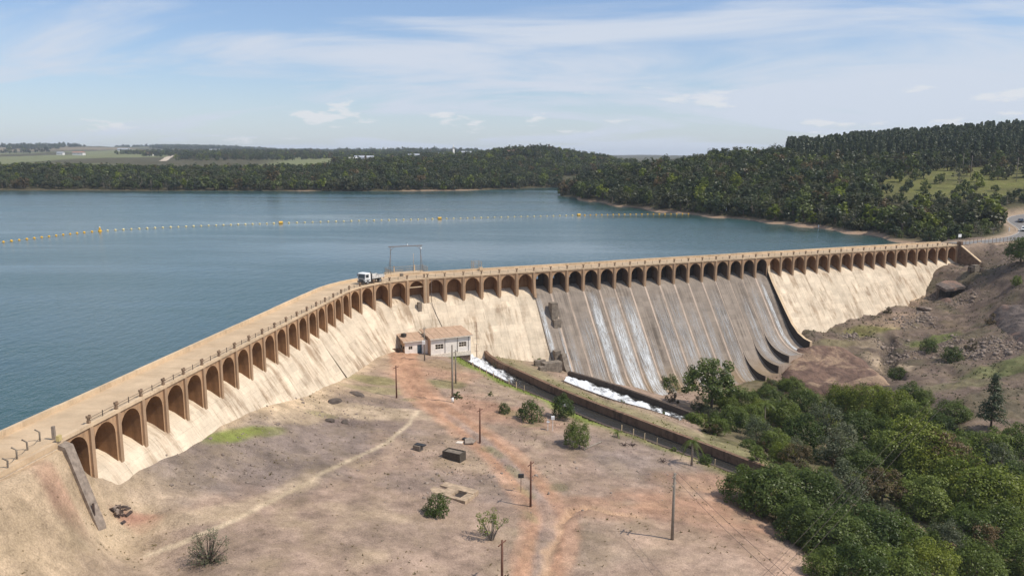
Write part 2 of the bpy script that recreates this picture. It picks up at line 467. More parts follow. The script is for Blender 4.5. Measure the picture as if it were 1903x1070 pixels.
# gully cut by rain and the dirt track, as ground polylines (x, y) filled in once heights are known
def ground_hit(u, v, fn):
    d = ray(u, v); lo = 40.0
    k = np.linspace(40, 460, 1400)
    X = ORG[None] + d[None] * k[:, None]
    h = fn(X[:, 0], X[:, 1]); b = X[:, 2] < h
    i = int(np.argmax(b)) if b.any() else len(k) - 1
    a, c = k[max(i - 1, 0)], k[i]
    for _ in range(18):
        m = (a + c) / 2; Xm = ORG + d * m
        if Xm[2] < fn(np.array([Xm[0]]), np.array([Xm[1]]))[0]: c = m
        else: a = m
    return ORG + d * c
def smooth_line(P, it=2):
    for _ in range(it):
        Q = [P[0]]
        for a, b in zip(P[:-1], P[1:]): Q += [a * .75 + b * .25, a * .25 + b * .75]
        P = np.array(Q + [P[-1]])
    return P
def gline(pix): return smooth_line(np.array([ground_hit(u, v, base_z)[:2] for u, v in pix]))
TRACK = gline([(745,640),(752,672),(762,705),(788,738),(835,772),(890,812),(935,850),(975,890),(1008,930),(1022,960),(1015,1000),(1000,1069)])
SPUR = gline([(1022,955),(1060,945),(1120,950),(1200,960),(1300,975),(1400,1010),(1470,1069)])
GULLY = gline([(1008,1069),(1024,1020),(1034,985),(1046,958),(1068,943),(1090,941),(1110,947),(1140,953),(1165,953),(1185,958)])
FOOT = gline([(778,764),(755,790),(715,826),(660,850),(600,880),(540,910),(480,940),(420,972),(360,1000),(280,1030)])
SANDB = gline([(150,1000),(190,1003),(250,985),(320,968),(400,950),(470,935),(540,905),(590,880)])
SCAR = gline([(1790,470),(1822,482),(1815,500),(1835,510)])
PIT = ground_hit(1775, 543, base_z)
TRENCH = gline([(1655,625),(1650,655),(1658,685),(1672,700)])

def ground_z(x, y, detail=True):
    z = base_z(x, y)
    if detail:
        s, t = st_of(x, y)
        ok = (t > .5) & (y < 275)
        rough = .35 + 1.25 * sstep(x + .25 * (y - 150), 82, 110)
        z = z + ok * (fbm(x, y, 9, 4) * .60 * rough + fbm(x + 31, y, 2.2, 3) * .34 * rough - np.abs(fbm(x * .8 + y * .6, y * .5 - x * .3, 5, 3)) * 1.1 * np.clip(rough - .6, 0, 1))
        dg, _, lg = poly_dist(x + fbm(x, y, 2.6, 3) * 1.5, y + fbm(x + 7, y, 2.6, 3) * 1.2, GULLY)
        z = z - .60 * (1 - sstep(dg, .2, .66)) * ok * np.clip(.7 + fbm(x, y + 50, 4, 2) * 1.6, 0, 1.3)
        ds, _, _ = poly_dist(x + fbm(x, y, 3, 2), y, SCAR); z = z - .9 * (1 - sstep(ds, .3, 1.2)) * ok
        dt, _, _ = poly_dist(x + fbm(x, y, 4, 2) * 2, y, TRENCH); z = z - 1.5 * (1 - sstep(dt, .6, 2.4)) * ok
        dp = np.hypot((x - PIT[0]) * .93 + (y - PIT[1]) * .37, ((y - PIT[1]) * .93 - (x - PIT[0]) * .37) * 1.6) + fbm(x, y, 2.5, 2) * .7; z = z - 3.0 * (1 - sstep(dp, 3.4, 4.1)) * ok
        dk, _, _ = poly_dist(x, y, TRACK)
        z = z - .18 * (1 - sstep(np.abs(dk - .9), .2, .55)) * ok
    return z

CH_DEPTH, ST_DEPTH = 1.45, 1.3
def cut(x, y, z):
    for N, F, poly, dep in ((CH_N, CH_F, CH_POLY, CH_DEPTH + 1.0), (ST_N, ST_F, ST_POLY, ST_DEPTH + .8)):
        dn, zn, _ = poly_dist(x, y, N); df, zf, _ = poly_dist(x, y, F)
        ins = inside(x, y, poly); d = np.where(ins, 0, np.minimum(dn, df))
        bank = np.where(dn < df, zn, zf)
        w_ = 1 - sstep(d, .35, 2.2)
        z = z * (1 - w_) + (bank - .05) * w_                # level the banks to the wall tops
        z = np.where(ins | (d < .38), bank - dep, z)
    return z

def gp(u, v): return ground_hit(u, v, lambda x, y: ground_z(x, y))

NX0, NX1, NY0, NY1, ND = -56, 166, 42, 274, .5
gx = np.arange(NX0, NX1 + .01, ND); gy = np.arange(NY0, NY1 + .01, ND)
GX, GY = np.meshgrid(gx, gy, indexing='ij')
GZ = cut(GX, GY, ground_z(GX, GY))
def zi(x, y):
    """fast bilinear lookup of the near ground"""
    i = np.clip((x - NX0) / ND, 0, len(gx) - 1.001); j = np.clip((y - NY0) / ND, 0, len(gy) - 1.001)
    a = np.floor(i).astype(int); b = np.floor(j).astype(int); f = i - a; g = j - b
    return GZ[a, b] * (1 - f) * (1 - g) + GZ[a + 1, b] * f * (1 - g) + GZ[a, b + 1] * (1 - f) * g + GZ[a + 1, b + 1] * f * g
def zat(x, y):
    if NX0 < x < NX1 and NY0 < y < NY1: return float(zi(np.array([x]), np.array([y]))[0])
    return float(base_z(np.array([x]), np.array([y]))[0])
def on(u, v):
    """ground point under a photo pixel, at the cut ground's own height"""
    p = gp(u, v); return np.array([p[0], p[1], zat(p[0], p[1])])
# ------------------------------------------------------------------ materials
def new_mat(name):
    m = bpy.data.materials.new(name); m.use_nodes = True
    n = NT(m.node_tree); n.n.clear()
    out = n.add('ShaderNodeOutputMaterial'); b = n.add('ShaderNodeBsdfPrincipled')
    n.l.new(b.outputs[0], out.inputs['Surface'])
    b.inputs['Specular IOR Level'].default_value = .3
    return m, n, b
def simple(name, col, rough=.7, metal=0, var=.25, scale=3.0, spec=.3, bump=0.0):
    m, n, b = new_mat(name)
    p = n.geo()
    k = n.noise(p, scale, 5, .6)
    f = n.mapr(k, .3, .7, 1 - var, 1 + var)
    c = n.mix(1.0, (*col, 1), n.comb(f, f, f), 'MULTIPLY')
    n.put(b.inputs['Base Color'], c); b.inputs['Roughness'].default_value = rough; b.inputs['Metallic'].default_value = metal
    b.inputs['Specular IOR Level'].default_value = spec
    if bump: n.put(b.inputs['Normal'], n.bump(n.noise(p, scale * 4, 4), .5, bump))
    return m

def ground_mat():
    m, n, b = new_mat('dry_ground')
    p = n.geo(); c = n.attr('col')
    a1 = n.noise(p, .9, 6, .65); a2 = n.noise(p, 6.0, 4, .7); a3 = n.noise(p, .16, 4, .6); a4 = n.mapr(n.noise(p, .25, 5, .7), .45, .62, 0, 1, True)
    f = n.math('ADD', n.math('MULTIPLY', n.mapr(a1, .25, .75, -.30, .30), 1), n.mapr(a2, .3, .7, -.30, .30))
    f = n.math('ADD', n.math('ADD', f, n.mapr(a3, .3, .7, -.14, .14)), 1.0)
    c = n.mix(1.0, c, n.comb(f, f, f), 'MULTIPLY')
    speck = n.mapr(n.noise(p, 2.3, 4, .85), .64, .70, 0, .6)
    c = n.mix(n.math('MULTIPLY', a4, .20), c, (.28, .215, .125, 1))
    c = n.mix(n.math('MULTIPLY', speck, n.mapr(n.noise(p, .11, 3), .4, .65, .15, 1.0)), c, (.10, .085, .06, 1))
    n.put(b.inputs['Base Color'], c); b.inputs['Roughness'].default_value = .95; b.inputs['Specular IOR Level'].default_value = .1
    n.put(b.inputs['Normal'], n.bump(n.math('ADD', a1, n.math('MULTIPLY', a2, .35)), .8, .28))
    return m

def concrete(name, col, stain, streak_s=1.3, streak_t=.10, amt=.55, lift=True, moss=None):
    """cast concrete with stains that run down it (uv = metres along the dam, metres down the face)"""
    m, n, b = new_mat(name)
    uv = n.add('ShaderNodeUVMap', uv_map='st').outputs[0]
    p = n.geo()
    s1 = n.noise(n.scale(uv, streak_s, streak_t, 1), 1.0, 6, .65, .15)
    s2 = n.noise(n.scale(uv, streak_s * 4.1, streak_t * 1.7, 1), 1.0, 4, .6)
    s3 = n.noise(n.scale(uv, .12, .11, 1), 1.0, 5, .6)
    blot = n.noise(p, .35, 6, .65); fine = n.noise(p, 5, 3, .7)
    f1 = n.math('MULTIPLY', n.mapr(s1, .44, .62, 0, 1, True), n.mapr(s3, .40, .58, .15, 1, True))
    c = n.mix(n.math('MULTIPLY', f1, amt), (*col, 1), (*stain, 1))
    pat = n.mapr(n.noise(n.scale(uv, .22, .16, 1), 1.0, 4, .7, .8), .50, .60, 0, .38, True)
    c = n.mix(pat, c, tuple(min(1, x * 1.12) for x in col) + (1,))
    c = n.mix(n.math('MULTIPLY', n.mapr(s2, .55, .72, 0, 1, True), amt * .5), c, tuple(x * .8 for x in stain) + (1,))
    k = n.math('ADD', n.mapr(blot, .3, .7, .84, 1.12), n.mapr(fine, .3, .7, -.07, .07))
    k = n.math('MULTIPLY', k, n.mapr(n.add('ShaderNodeObjectInfo').outputs['Random'], 0, 1, .92, 1.07))
    c = n.mix(1.0, c, n.comb(k, k, k), 'MULTIPLY')
    if lift:                                               # thin lift joints across the face
        u, v, _ = n.sep(uv)
        fr = n.math('FRACT', n.math('ADD', n.math('DIVIDE', v, 1.5), n.math('MULTIPLY', n.math('FLOOR', n.math('DIVIDE', u, SP_)), .37)))
        ln = n.math('MULTIPLY', n.math('LESS_THAN', fr, .045), n.mapr(n.noise(n.scale(uv, .5, .4, 1), 1, 3), .42, .62, 0, .32))
        c = n.mix(ln, c, tuple(x * .55 for x in stain) + (1,))
    if lift:                                               # every pour has a tone of its own
        wn = n.add('ShaderNodeTexWhiteNoise', noise_dimensions='2D')
        u2, v2, _ = n.sep(n.vmath('ADD', uv, n.vmath('SCALE', n.noise(n.scale(uv, .6, .6, 1), 1.0, 2, .5, out=1))))
        n.put(wn.inputs['Vector'], n.comb(n.math('FLOOR', n.math('DIVIDE', u, SP_ / 2)), n.math('FLOOR', n.math('DIVIDE', v, 1.5)), 0.0))
        kk = n.mapr(wn.outputs['Value'], 0, 1, .88, 1.06)
        c = n.mix(1.0, c, n.comb(kk, kk, n.math('MULTIPLY', kk, .99)), 'MULTIPLY')
    if moss:
        z = n.sep(p)[2]
        g = n.mapr(n.math('ADD', z, n.math('MULTIPLY', blot, 5)), moss[0], moss[1], 1, 0, True)
        c = n.mix(n.math('MULTIPLY', g, moss[2]), c, (*moss[3], 1))
    n.put(b.inputs['Base Color'], c); b.inputs['Roughness'].default_value = .88; b.inputs['Specular IOR Level'].default_value = .2
    n.put(b.inputs['Normal'], n.bump(n.math('ADD', fine, s1), .35, .05))
    return m

M_GROUND = ground_mat()
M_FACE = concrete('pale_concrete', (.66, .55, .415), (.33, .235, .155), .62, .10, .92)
M_NICHE = concrete('brown_shaded_niche_concrete', (.28, .155, .08), (.16, .085, .045), 1.6, .3, .6, lift=True)  # browner concrete, darkened further to deepen the shade inside the arches
M_NICHEW = concrete('dark_wet_shaded_niche_concrete', (.15, .105, .075), (.08, .055, .04), 1.6, .3, .6, lift=False)  # wet concrete with the bay's deep shade painted into its colour
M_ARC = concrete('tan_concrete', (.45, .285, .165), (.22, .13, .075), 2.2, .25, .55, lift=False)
M_PIL = concrete('weathered_concrete', (.38, .255, .16), (.15, .10, .07), 3.0, .35, .75, lift=False)
M_DECK = concrete('deck_concrete', (.56, .42, .275), (.46, .32, .19), .12, 1.1, .6, lift=False)
M_EDGE = concrete('coping_concrete', (.60, .455, .30), (.35, .25, .16), 1.5, .6, .5, lift=False)
M_SPILL = concrete('wet_grey_concrete', (.275, .228, .187), (.13, .106, .086), 2.4, .035, .9, moss=(-23, -17, .55, (.22, .14, .055)))
M_SEAM = concrete('salt_stained_concrete', (.48, .38, .30), (.27, .215, .17), 3.0, .16, .9, lift=False, moss=(-24, -18, .5, (.25, .17, .09)))
M_DARKC = concrete('dark_wet_shaded_concrete', (.060, .048, .040), (.03, .025, .02), 2.0, .2, .6, lift=False)  # near-black: shade of sunless flanks and recesses is in the colour
M_GREYC = simple('grey_concrete', (.26, .21, .168), .9, var=.35, scale=2.0, bump=.03)
M_BROWNC = simple('dark_brown_concrete', (.17, .11, .072), .9, var=.45, scale=1.2, bump=.04)
M_OLDC = simple('weathered_block_concrete', (.20, .165, .13), .9, var=.4, scale=1.5, bump=.03)
M_STEEL = simple('rusty_grey_steel', (.11, .085, .07), .6, .3)
M_RAIL = simple('pale_weathered_rail', (.40, .30, .20), .7)
M_WOOD = simple('brown_timber', (.13, .065, .04), .85, var=.4)
M_GREYPOLE = simple('grey_pole', (.22, .19, .155), .85)
M_WHITE = simple('white_paint', (.80, .80, .78), .45, var=.04)
M_BLACK = simple('black_rubber', (.02, .02, .02), .7)
M_DARK = simple('dark_metal', (.05, .05, .05), .5, .4)
M_GLASS = simple('dark_window_glass', (.03, .04, .05), .08, var=.1, spec=.6)
M_YEL = simple('yellow_float', (.75, .42, .02), .5, var=.12)
M_PALEY = simple('pale_yellow_float', (.72, .60, .30), .5, var=.1)
M_ROPE = simple('grey_rope', (.45, .45, .42), .8)
M_WALLW = simple('whitewashed_wall', (.80, .73, .66), .85, var=.10, scale=1.0)
M_ROOF = simple('dusty_clay_roof', (.46, .315, .215), .85, var=.16, scale=1.2)
M_TRIM = simple('pale_trim', (.68, .60, .50), .8)
M_SIDEW = simple('brown_side_wall', (.46, .31, .21), .9, var=.15)  # browner and darker than the white walls
M_ASPH = simple('worn_asphalt', (.20, .19, .18), .9, var=.12, scale=.6)
M_LINE = simple('road_paint', (.65, .63, .58), .7)
M_STONE = simple('field_stone', (.24, .19, .155), .9, var=.45, scale=1.3, bump=.05)
M_BURNT = simple('dark_debris_timber', (.085, .06, .05), .9, var=.5)
M_BARK = simple('bark', (.11, .085, .065), .9, var=.3)
M_PALEBARK = simple('pale_bark', (.26, .22, .18), .9, var=.3)

def leaf_mat(name, base, var, trans=.25):
    m = bpy.data.materials.new(name); m.use_nodes = True
    n = NT(m.node_tree); n.n.clear()
    out = n.add('ShaderNodeOutputMaterial')
    t = n.attr('tint', 'Fac'); r = n.add('ShaderNodeObjectInfo').outputs['Random']
    c = n.mix(t, (*[x * .62 for x in base], 1), (*var, 1))
    k = n.mapr(r, 0, 1, .66, 1.38)
    c = n.mix(1.0, c, n.comb(k, n.math('ADD', n.math('MULTIPLY', k, .8), .2), n.math('MULTIPLY', k, .95)), 'MULTIPLY')
    d = n.add('ShaderNodeBsdfDiffuse'); n.put(d.inputs['Color'], c)
    tr = n.add('ShaderNodeBsdfTranslucent'); n.put(tr.inputs['Color'], n.mix(.5, c, (.09, .12, .02, 1)))
    g = n.add('ShaderNodeBsdfGlossy'); g.inputs['Roughness'].default_value = .45; n.put(g.inputs['Color'], (.5, .5, .5, 1))
    mx = n.add('ShaderNodeMixShader'); mx.inputs[0].default_value = trans
    n.l.new(d.outputs[0], mx.inputs[1]); n.l.new(tr.outputs[0], mx.inputs[2])
    m2 = n.add('ShaderNodeMixShader'); m2.inputs[0].default_value = .04
    n.l.new(mx.outputs[0], m2.inputs[1]); n.l.new(g.outputs[0], m2.inputs[2])
    n.l.new(m2.outputs[0], out.inputs['Surface'])
    return m
LEAF = {
 'H': leaf_mat('forest_foliage', (.068, .095, .026), (.125, .155, .042)),
 'D': leaf_mat('dark_foliage', (.070, .108, .026), (.128, .172, .038), .32),
 'M': leaf_mat('green_foliage', (.105, .150, .028), (.18, .23, .045), .34),
 'L': leaf_mat('light_foliage', (.125, .170, .020), (.225, .265, .035), .32),
 'G': leaf_mat('grey_green_foliage', (.095, .112, .062), (.155, .175, .10), .3),
 'B': leaf_mat('brown_foliage', (.090, .070, .035), (.165, .115, .055)),
 'Y': leaf_mat('yellow_green_foliage', (.16, .19, .025), (.30, .32, .045)),
 'E': leaf_mat('eucalyptus_foliage', (.038, .058, .028), (.075, .098, .048)),
 'F': leaf_mat('dull_forest_foliage', (.055, .064, .032), (.10, .106, .055)),
}

# ------------------------------------------------------------------ ground sheet with its soils
def blob(x, y, u, v, rx, ry, ang=0.0, soft=.6):
    """elliptic patch of soil round the ground point under (u, v), in metres"""
    c = gp(u, v); a = math.radians(ang)
    X = (x - c[0]) * math.cos(a) + (y - c[1]) * math.sin(a); Y = -(x - c[0]) * math.sin(a) + (y - c[1]) * math.cos(a)
    d = np.hypot(X / rx, Y / ry) + fbm(x, y, 5, 4) * .55
    return 1 - sstep(d, 1 - soft * .6, 1 + soft * .4)
C = lambda *a: np.array(a)
col = np.empty(GX.shape + (3,))
S_, T_ = st_of(GX, GY)
nz = fbm(GX, GY, 14, 5); nz2 = fbm(GX + 60, GY - 20, 5, 4)
def paint(k, c):
    global col
    k = np.clip(k, 0, 1)[..., None]; col = col * (1 - k) + np.array(c) * k
col[:] = C(.312, .226, .172)
paint(sstep(nz, -.1, .5) * .7, (.275, .205, .155))
paint(sstep(nz2, .05, .5) * .55, (.39, .295, .20))
RS = sstep(GX + .30 * (GY - 150), 72, 96)                  # the other bank: greyer, stony
paint(RS * .95, (.150, .112, .088)); paint(RS * sstep(nz2, -.1, .4) * .6, (.095, .088, .052)); paint(RS * sstep(nz, .1, .5) * .5, (.20, .15, .12)); paint(RS * sstep(-nz, .1, .4) * .7, (.09, .072, .062))
toe = 1 - sstep(T_ - 3.5 + nz2 * 2.2, 1.0, 6.5 + 0 * T_)
paint(toe * (S_ < 96) * .9, (.50, .38, .25))
paint((1 - sstep(T_ + nz2 * 3, 3, 9)) * (S_ < -3) * .8, (.44, .33, .22))
for u, v, rx, ry, a, k, c in ((560,822,26,9,70,.75,(.205,.165,.145)),(430,850,12,6,60,.6,(.22,.175,.15)),(660,782,9,4,20,.6,(.20,.15,.13)),(690,748,7,3,20,.55,(.20,.155,.13)),
        (1150,830,12,7,0,.55,(.235,.185,.16)),(1220,870,11,6,0,.5,(.235,.19,.165)),(900,905,12,5,10,.5,(.235,.185,.16)),(300,900,8,5,50,.4,(.25,.20,.165)),
        (650,765,10,4,20,.7,(.45,.35,.235)),(735,772,7,3,20,.6,(.46,.355,.25)),(560,770,8,3,60,.7,(.44,.34,.23)),
        (1290,950,10,6,0,.55,(.40,.215,.13)),(1330,900,9,5,0,.5,(.38,.21,.13)),(1120,950,7,4,0,.5,(.37,.20,.125)),(800,690,9,8,0,.8,(.42,.26,.175)),(880,760,7,8,0,.7,(.39,.225,.15)),(965,775,9,6,-30,.5,(.38,.225,.155)),
        (1130,1000,12,7,0,.35,(.22,.185,.13)),(1400,1050,14,8,0,.6,(.46,.33,.245)),(1330,1000,12,5,0,.4,(.43,.30,.22)),
        (260,970,2.6,1.6,0,.7,(.36,.17,.12)),(115,930,3,2,0,.5,(.37,.19,.14)),
        (440,806,5,1.6,65,.9,(.17,.20,.045)),(500,802,3,1.2,65,.6,(.18,.19,.06)),(690,705,6,2.6,10,.65,(.21,.20,.075)),(700,725,6,2,10,.55,(.20,.19,.08)),(600,770,3,1.5,20,.5,(.20,.19,.08)),
        (815,712,5,3,0,.7,(.165,.165,.07)),(830,680,6,4,0,.5,(.22,.18,.10)),(745,650,7,4,30,.8,(.47,.36,.25)),
        (1612,612,8,3,10,.75,(.16,.155,.045)),(1740,630,7,3,10,.75,(.12,.155,.04)),(1860,690,9,4,0,.6,(.12,.15,.045)),(1790,715,8,4,0,.4,(.14,.15,.06)),(1560,635,8,2,0,.5,(.19,.17,.08)),
        (1660,590,9,4,30,.6,(.36,.255,.18)),(1700,560,6,3,40,.6,(.37,.265,.18)),(1650,690,3,9,15,.7,(.43,.33,.23)),(1620,640,5,3,0,.6,(.36,.28,.20)),
        (1520,850,9,6,0,.6,(.26,.20,.10)),(1720,985,4,3,0,.5,(.25,.17,.13))):
    paint(blob(GX, GY, u, v, rx, ry, a) * k, c)
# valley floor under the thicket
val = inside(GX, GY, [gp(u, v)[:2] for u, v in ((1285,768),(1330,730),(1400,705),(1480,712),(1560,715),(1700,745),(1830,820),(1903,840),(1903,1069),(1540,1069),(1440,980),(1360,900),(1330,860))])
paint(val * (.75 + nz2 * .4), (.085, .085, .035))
# green verge along the channel
dn, _, ln_ = poly_dist(GX, GY, CH_N); df, _, lf_ = poly_dist(GX, GY, CH_F)
insC = inside(GX, GY, CH_POLY)
near_side = (~insC) & (dn < df)
paint(near_side * (1 - sstep(dn + nz2 * 1.5, 1.6, 4.2)) * (1 - sstep(ln_, 44, 66)) * .95, (.155, .205, .035))
paint(near_side * (1 - sstep(dn + nz2 * 2, 1.0, 5)) * sstep(ln_, 40, 60) * .7, (.165, .17, .055))
far_side = (~insC) & (df < dn)
paint(far_side * (1 - sstep(df + nz2 * 2, 5, 12)) * (S_ < 279) * .8, (.235, .205, .11))
paint(far_side * (1 - sstep(df + nz2 * 2, 2, 9)) * sstep(nz, -.1, .3) * (S_ < 279) * .6, (.17, .17, .07))
# tracks
dk, _, lk = poly_dist(GX, GY, TRACK); dsu, _, lsu = poly_dist(GX, GY, SPUR); dfo, _, lfo = poly_dist(GX + nz2 * .5, GY, FOOT)
paint((1 - sstep(dk + nz2 * 1.0, 2.6, 4.0)) * .95, (.41, .240, .155))
paint((1 - sstep(dk + nz2 * .6, .4, 1.3)) * sstep(lk, 35, 60) * .75, (.27, .22, .19))
paint((1 - sstep(np.abs(dk - 2.9) + nz2 * .5, .25, .8)) * sstep(lk, 18, 40) * .6, (.44, .29, .205))
paint((1 - sstep(dsu + nz2 * 2.5, 1.0, 5.5)) * .5, (.37, .24, .17))
paint((1 - sstep(dfo, .15, .55)) * .9, (.50, .40, .28))
dsa, _, _ = poly_dist(GX + nz2 * 1.5, GY, SANDB)
paint((1 - sstep(dsa + nz2, .4, 1.9)) * .6, (.46, .355, .24))
dgu, _, _ = poly_dist(GX + fbm(GX, GY, 2.6, 3) * 1.5, GY + fbm(GX + 7, GY, 2.6, 3) * 1.2, GULLY)
paint((1 - sstep(dgu, .2, 1.0)) * .8, (.47, .31, .20))
dtr, _, _ = poly_dist(GX + fbm(GX, GY, 4, 2) * 2, GY, TRENCH); paint((1 - sstep(dtr, .5, 2.5)) * .8, (.10, .08, .065))
dpt = np.hypot((GX - PIT[0]) * .93 + (GY - PIT[1]) * .37, ((GY - PIT[1]) * .93 - (GX - PIT[0]) * .37) * 2.0); paint((1 - sstep(dpt, 2.9, 3.8)) * .9, (.04, .032, .027))  # pit soil painted near-black to deepen the shade under the ledge
for u_, v_, rx_, ry_ in ((925,842,1.0,2.4),(955,876,.9,2.6),(978,915,.9,2.2),(985,958,1.0,2.0),(905,835,1.2,1.2),(955,768,3,1.4),(985,790,3,1.2),(1040,905,2,1.5),(760,742,2,1)): paint(blob(GX, GY, u_, v_, rx_ * .8, ry_, 25) * .45, (.185, .18, .085))
fm = (1 + fbm(GX, GY, 1.9, 3) * .42 + fbm(GX + 9, GY, 5, 2) * .16)[..., None]; col = np.clip(col * fm, .01, .8)
# bed of the channels and the reservoir
paint(insC | inside(GX, GY, ST_POLY), (.08, .06, .045))
# roadside and shore on the far abutment
drd, _, _ = poly_dist(GX, GY, ROAD); paint((1 - sstep(drd, 4, 8)) * .8, (.36, .27, .195))
paint(((T_ < -2) & (GZ < 1.6) & (S_ > 90)) * 1.0, (.25, .18, .135))

def grid_faces(nx, ny):
    i = np.arange(nx - 1)[:, None] * ny + np.arange(ny - 1)[None]
    return np.stack([i, i + ny, i + ny + 1, i + 1], -1).reshape(-1, 4)
F_ = grid_faces(len(gx), len(gy))
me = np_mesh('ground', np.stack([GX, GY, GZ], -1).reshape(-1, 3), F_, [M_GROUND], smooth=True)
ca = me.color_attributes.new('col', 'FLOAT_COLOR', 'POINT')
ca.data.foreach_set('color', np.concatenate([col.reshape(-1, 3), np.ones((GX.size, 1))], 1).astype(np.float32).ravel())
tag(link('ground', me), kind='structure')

# ------------------------------------------------------------------ hills round the lake
qs = np.concatenate([np.linspace(-.80, -.1, 90), np.linspace(-.09, .075, 60), np.linspace(.078, .72, 240), np.linspace(.74, 1.15, 30)])
ys = np.concatenate([np.linspace(150, 262, 24), np.linspace(265, 500, 90), np.linspace(503, 820, 90), np.linspace(830, 1400, 60), np.geomspace(1420, 9000, 70)])
HQ, HY = np.meshgrid(qs, ys, indexing='ij'); HX = HQ * HY
HZz = hill_z(HX, HY)
nb = HY < 300
if nb.any(): HZz[nb] = base_z(HX[nb], HY[nb])
rdm = (HX > 130) & (HX < 340) & (HY > 240) & (HY < 400)
HZz[rdm] = base_z(HX[rdm], HY[rdm])
hs, ht = st_of(HX, HY)
hcol = np.empty(HX.shape + (3,)); hcol[:] = (.062, .06, .032)
hn = fbm(HX, HY, 60, 4); hn2 = fbm(HX, HY, 12, 3)
def hpaint(k, c):
    global hcol
    k = np.clip(k, 0, 1)[..., None]; hcol = hcol * (1 - k) + np.array(c) * k
hpaint(sstep(hn2, 0, .5) * .6, (.10, .085, .05))
hpaint((1 - sstep(HZz + hn2 * .8, .45, 1.3)) * np.where(HY > 580, sstep(fbm(HX, HY * .2, 70, 3), .0, .3), 1), (.29, .205, .145)); hpaint((1 - sstep(HZz, .2, .9)) * (HY > 580) * sstep(-fbm(HX, HY * .2, 70, 3), -.2, .1), (.07, .06, .04))          # bare shore
uu = HQ / CP * FOC + 951.5
fld = (HY > 1250) & (uu < 1120)
strip = fbm(HX * .6, HY * .35, 420, 2)
hpaint(fld * sstep(strip, -.05, .0) * .95, (.165, .18, .085)); hpaint(fld * sstep(strip, .22, .26) * .9, (.21, .19, .10)); hpaint(fld * sstep(-strip, .3, .34) * .8, (.24, .19, .12))
hpaint(((uu > 1640) & (HY > 375) & (HY < 508) & (hn + .30 > 0)) * np.clip(.85 + hn2 * .8, 0, 1) * sstep(HY, 378, 392) * .95, (.135, .14, .040))
hpaint(((uu > 940) & (uu < 1100) & (HY > 880) & (HY < 1150) & (hn > .12)) * .8, (.12, .14, .045))
hpaint(1 - sstep(poly_dist(HX, HY, ROAD)[0], 5, 9), (.33, .25, .18))
hf = grid_faces(len(qs), len(ys))
fx = HX.ravel()[hf]; fy = HY.ravel()[hf]; fz = HZz.ravel()[hf]
inner = ((fx > NX0 + 1) & (fx < NX1 - 1) & (fy > NY0 + 1) & (fy < NY1 - 1)).all(1)
wet = (fz < -1.6).all(1)
me = np_mesh('hills', np.stack([HX, HY, HZz], -1).reshape(-1, 3), hf[~inner & ~wet], [M_GROUND], smooth=True)
ca = me.color_attributes.new('col', 'FLOAT_COLOR', 'POINT')
ca.data.foreach_set('color', np.concatenate([hcol.reshape(-1, 3), np.ones((HX.size, 1))], 1).astype(np.float32).ravel())
tag(link('hills', me), kind='structure')

# ------------------------------------------------------------------ reservoir
def water_mat(name, col, rough, bs, bd, big=.0):
    m, n, b = new_mat(name)
    p = n.geo()
    pp = n.scale(p, 1.0, .45, 1)
    h = n.math('ADD', n.noise(pp, bs, 3, .6), n.math('MULTIPLY', n.noise(pp, bs * 3.7, 2, .6), .4))
    gust = n.noise(n.scale(p, .005, .022, 1), 1.0, 5, .62, .5)
    b.inputs['Base Color'].default_value = (*col, 1); b.inputs['IOR'].default_value = 1.33
    b.inputs['Specular IOR Level'].default_value = .5
    n.put(b.inputs['Roughness'], n.mapr(gust, .35, .65, rough * .6, rough * 1.5))
    bn = n.add('ShaderNodeBump'); n.put(bn.inputs['Strength'], n.mapr(gust, .35, .65, .25, 1.0)); bn.inputs['Distance'].default_value = bd
    n.put(bn.inputs['Height'], h); n.put(b.inputs['Normal'], bn.outputs[0])
    n.put(b.inputs['Base Color'], n.mix(n.mapr(gust, .35, .7, 0, 1), (*col, 1), (*[c * 1.25 for c in col], 1)))
    return m
M_WATER = water_mat('lake_water', (.026, .068, .068), .14, .5, .36)
edge = [DP(s, -6.05, 0)[:2] for s in np.concatenate([np.arange(-90, S_A, 12), np.linspace(S_A, S_B, 14), np.arange(S_B + 8, 290, 12)])]
far_ = [(200, 330), (330, 420), (1400, 1250), (1400, 2300), (-1900, 2300), (-1900, 20), (edge[0][0] - 20, edge[0][1])]
mb = MB(); mb.face([mb.vert((x, y, 0)) for x, y in edge + far_])
o = mb.build('reservoir_water', M_WATER, fix=False)
if o.data.polygons[0].normal.z < 0: o.data.flip_normals()
tag(o, kind='structure')
# ------------------------------------------------------------------ the dam
dam = empty('dam', tuple(DP(24 * SP_, 0, -16)), 'long curved arcaded concrete dam with a stepped spillway holding back the lake', 'dam')
K0, K1, SPK0, SPK1 = -1, 62, 29, 45           # bays; spillway bays are SPK0 .. SPK1-1
Z_DECK, Z_CORN = 3.0, 3.12
HALF, Z_SPR, Z_TOP, Z_BASE = 1.77, .62, 2.39, -2.7
D_N, D_S = 2.7, 6.1                           # depth of a blind niche and of a spillway bay

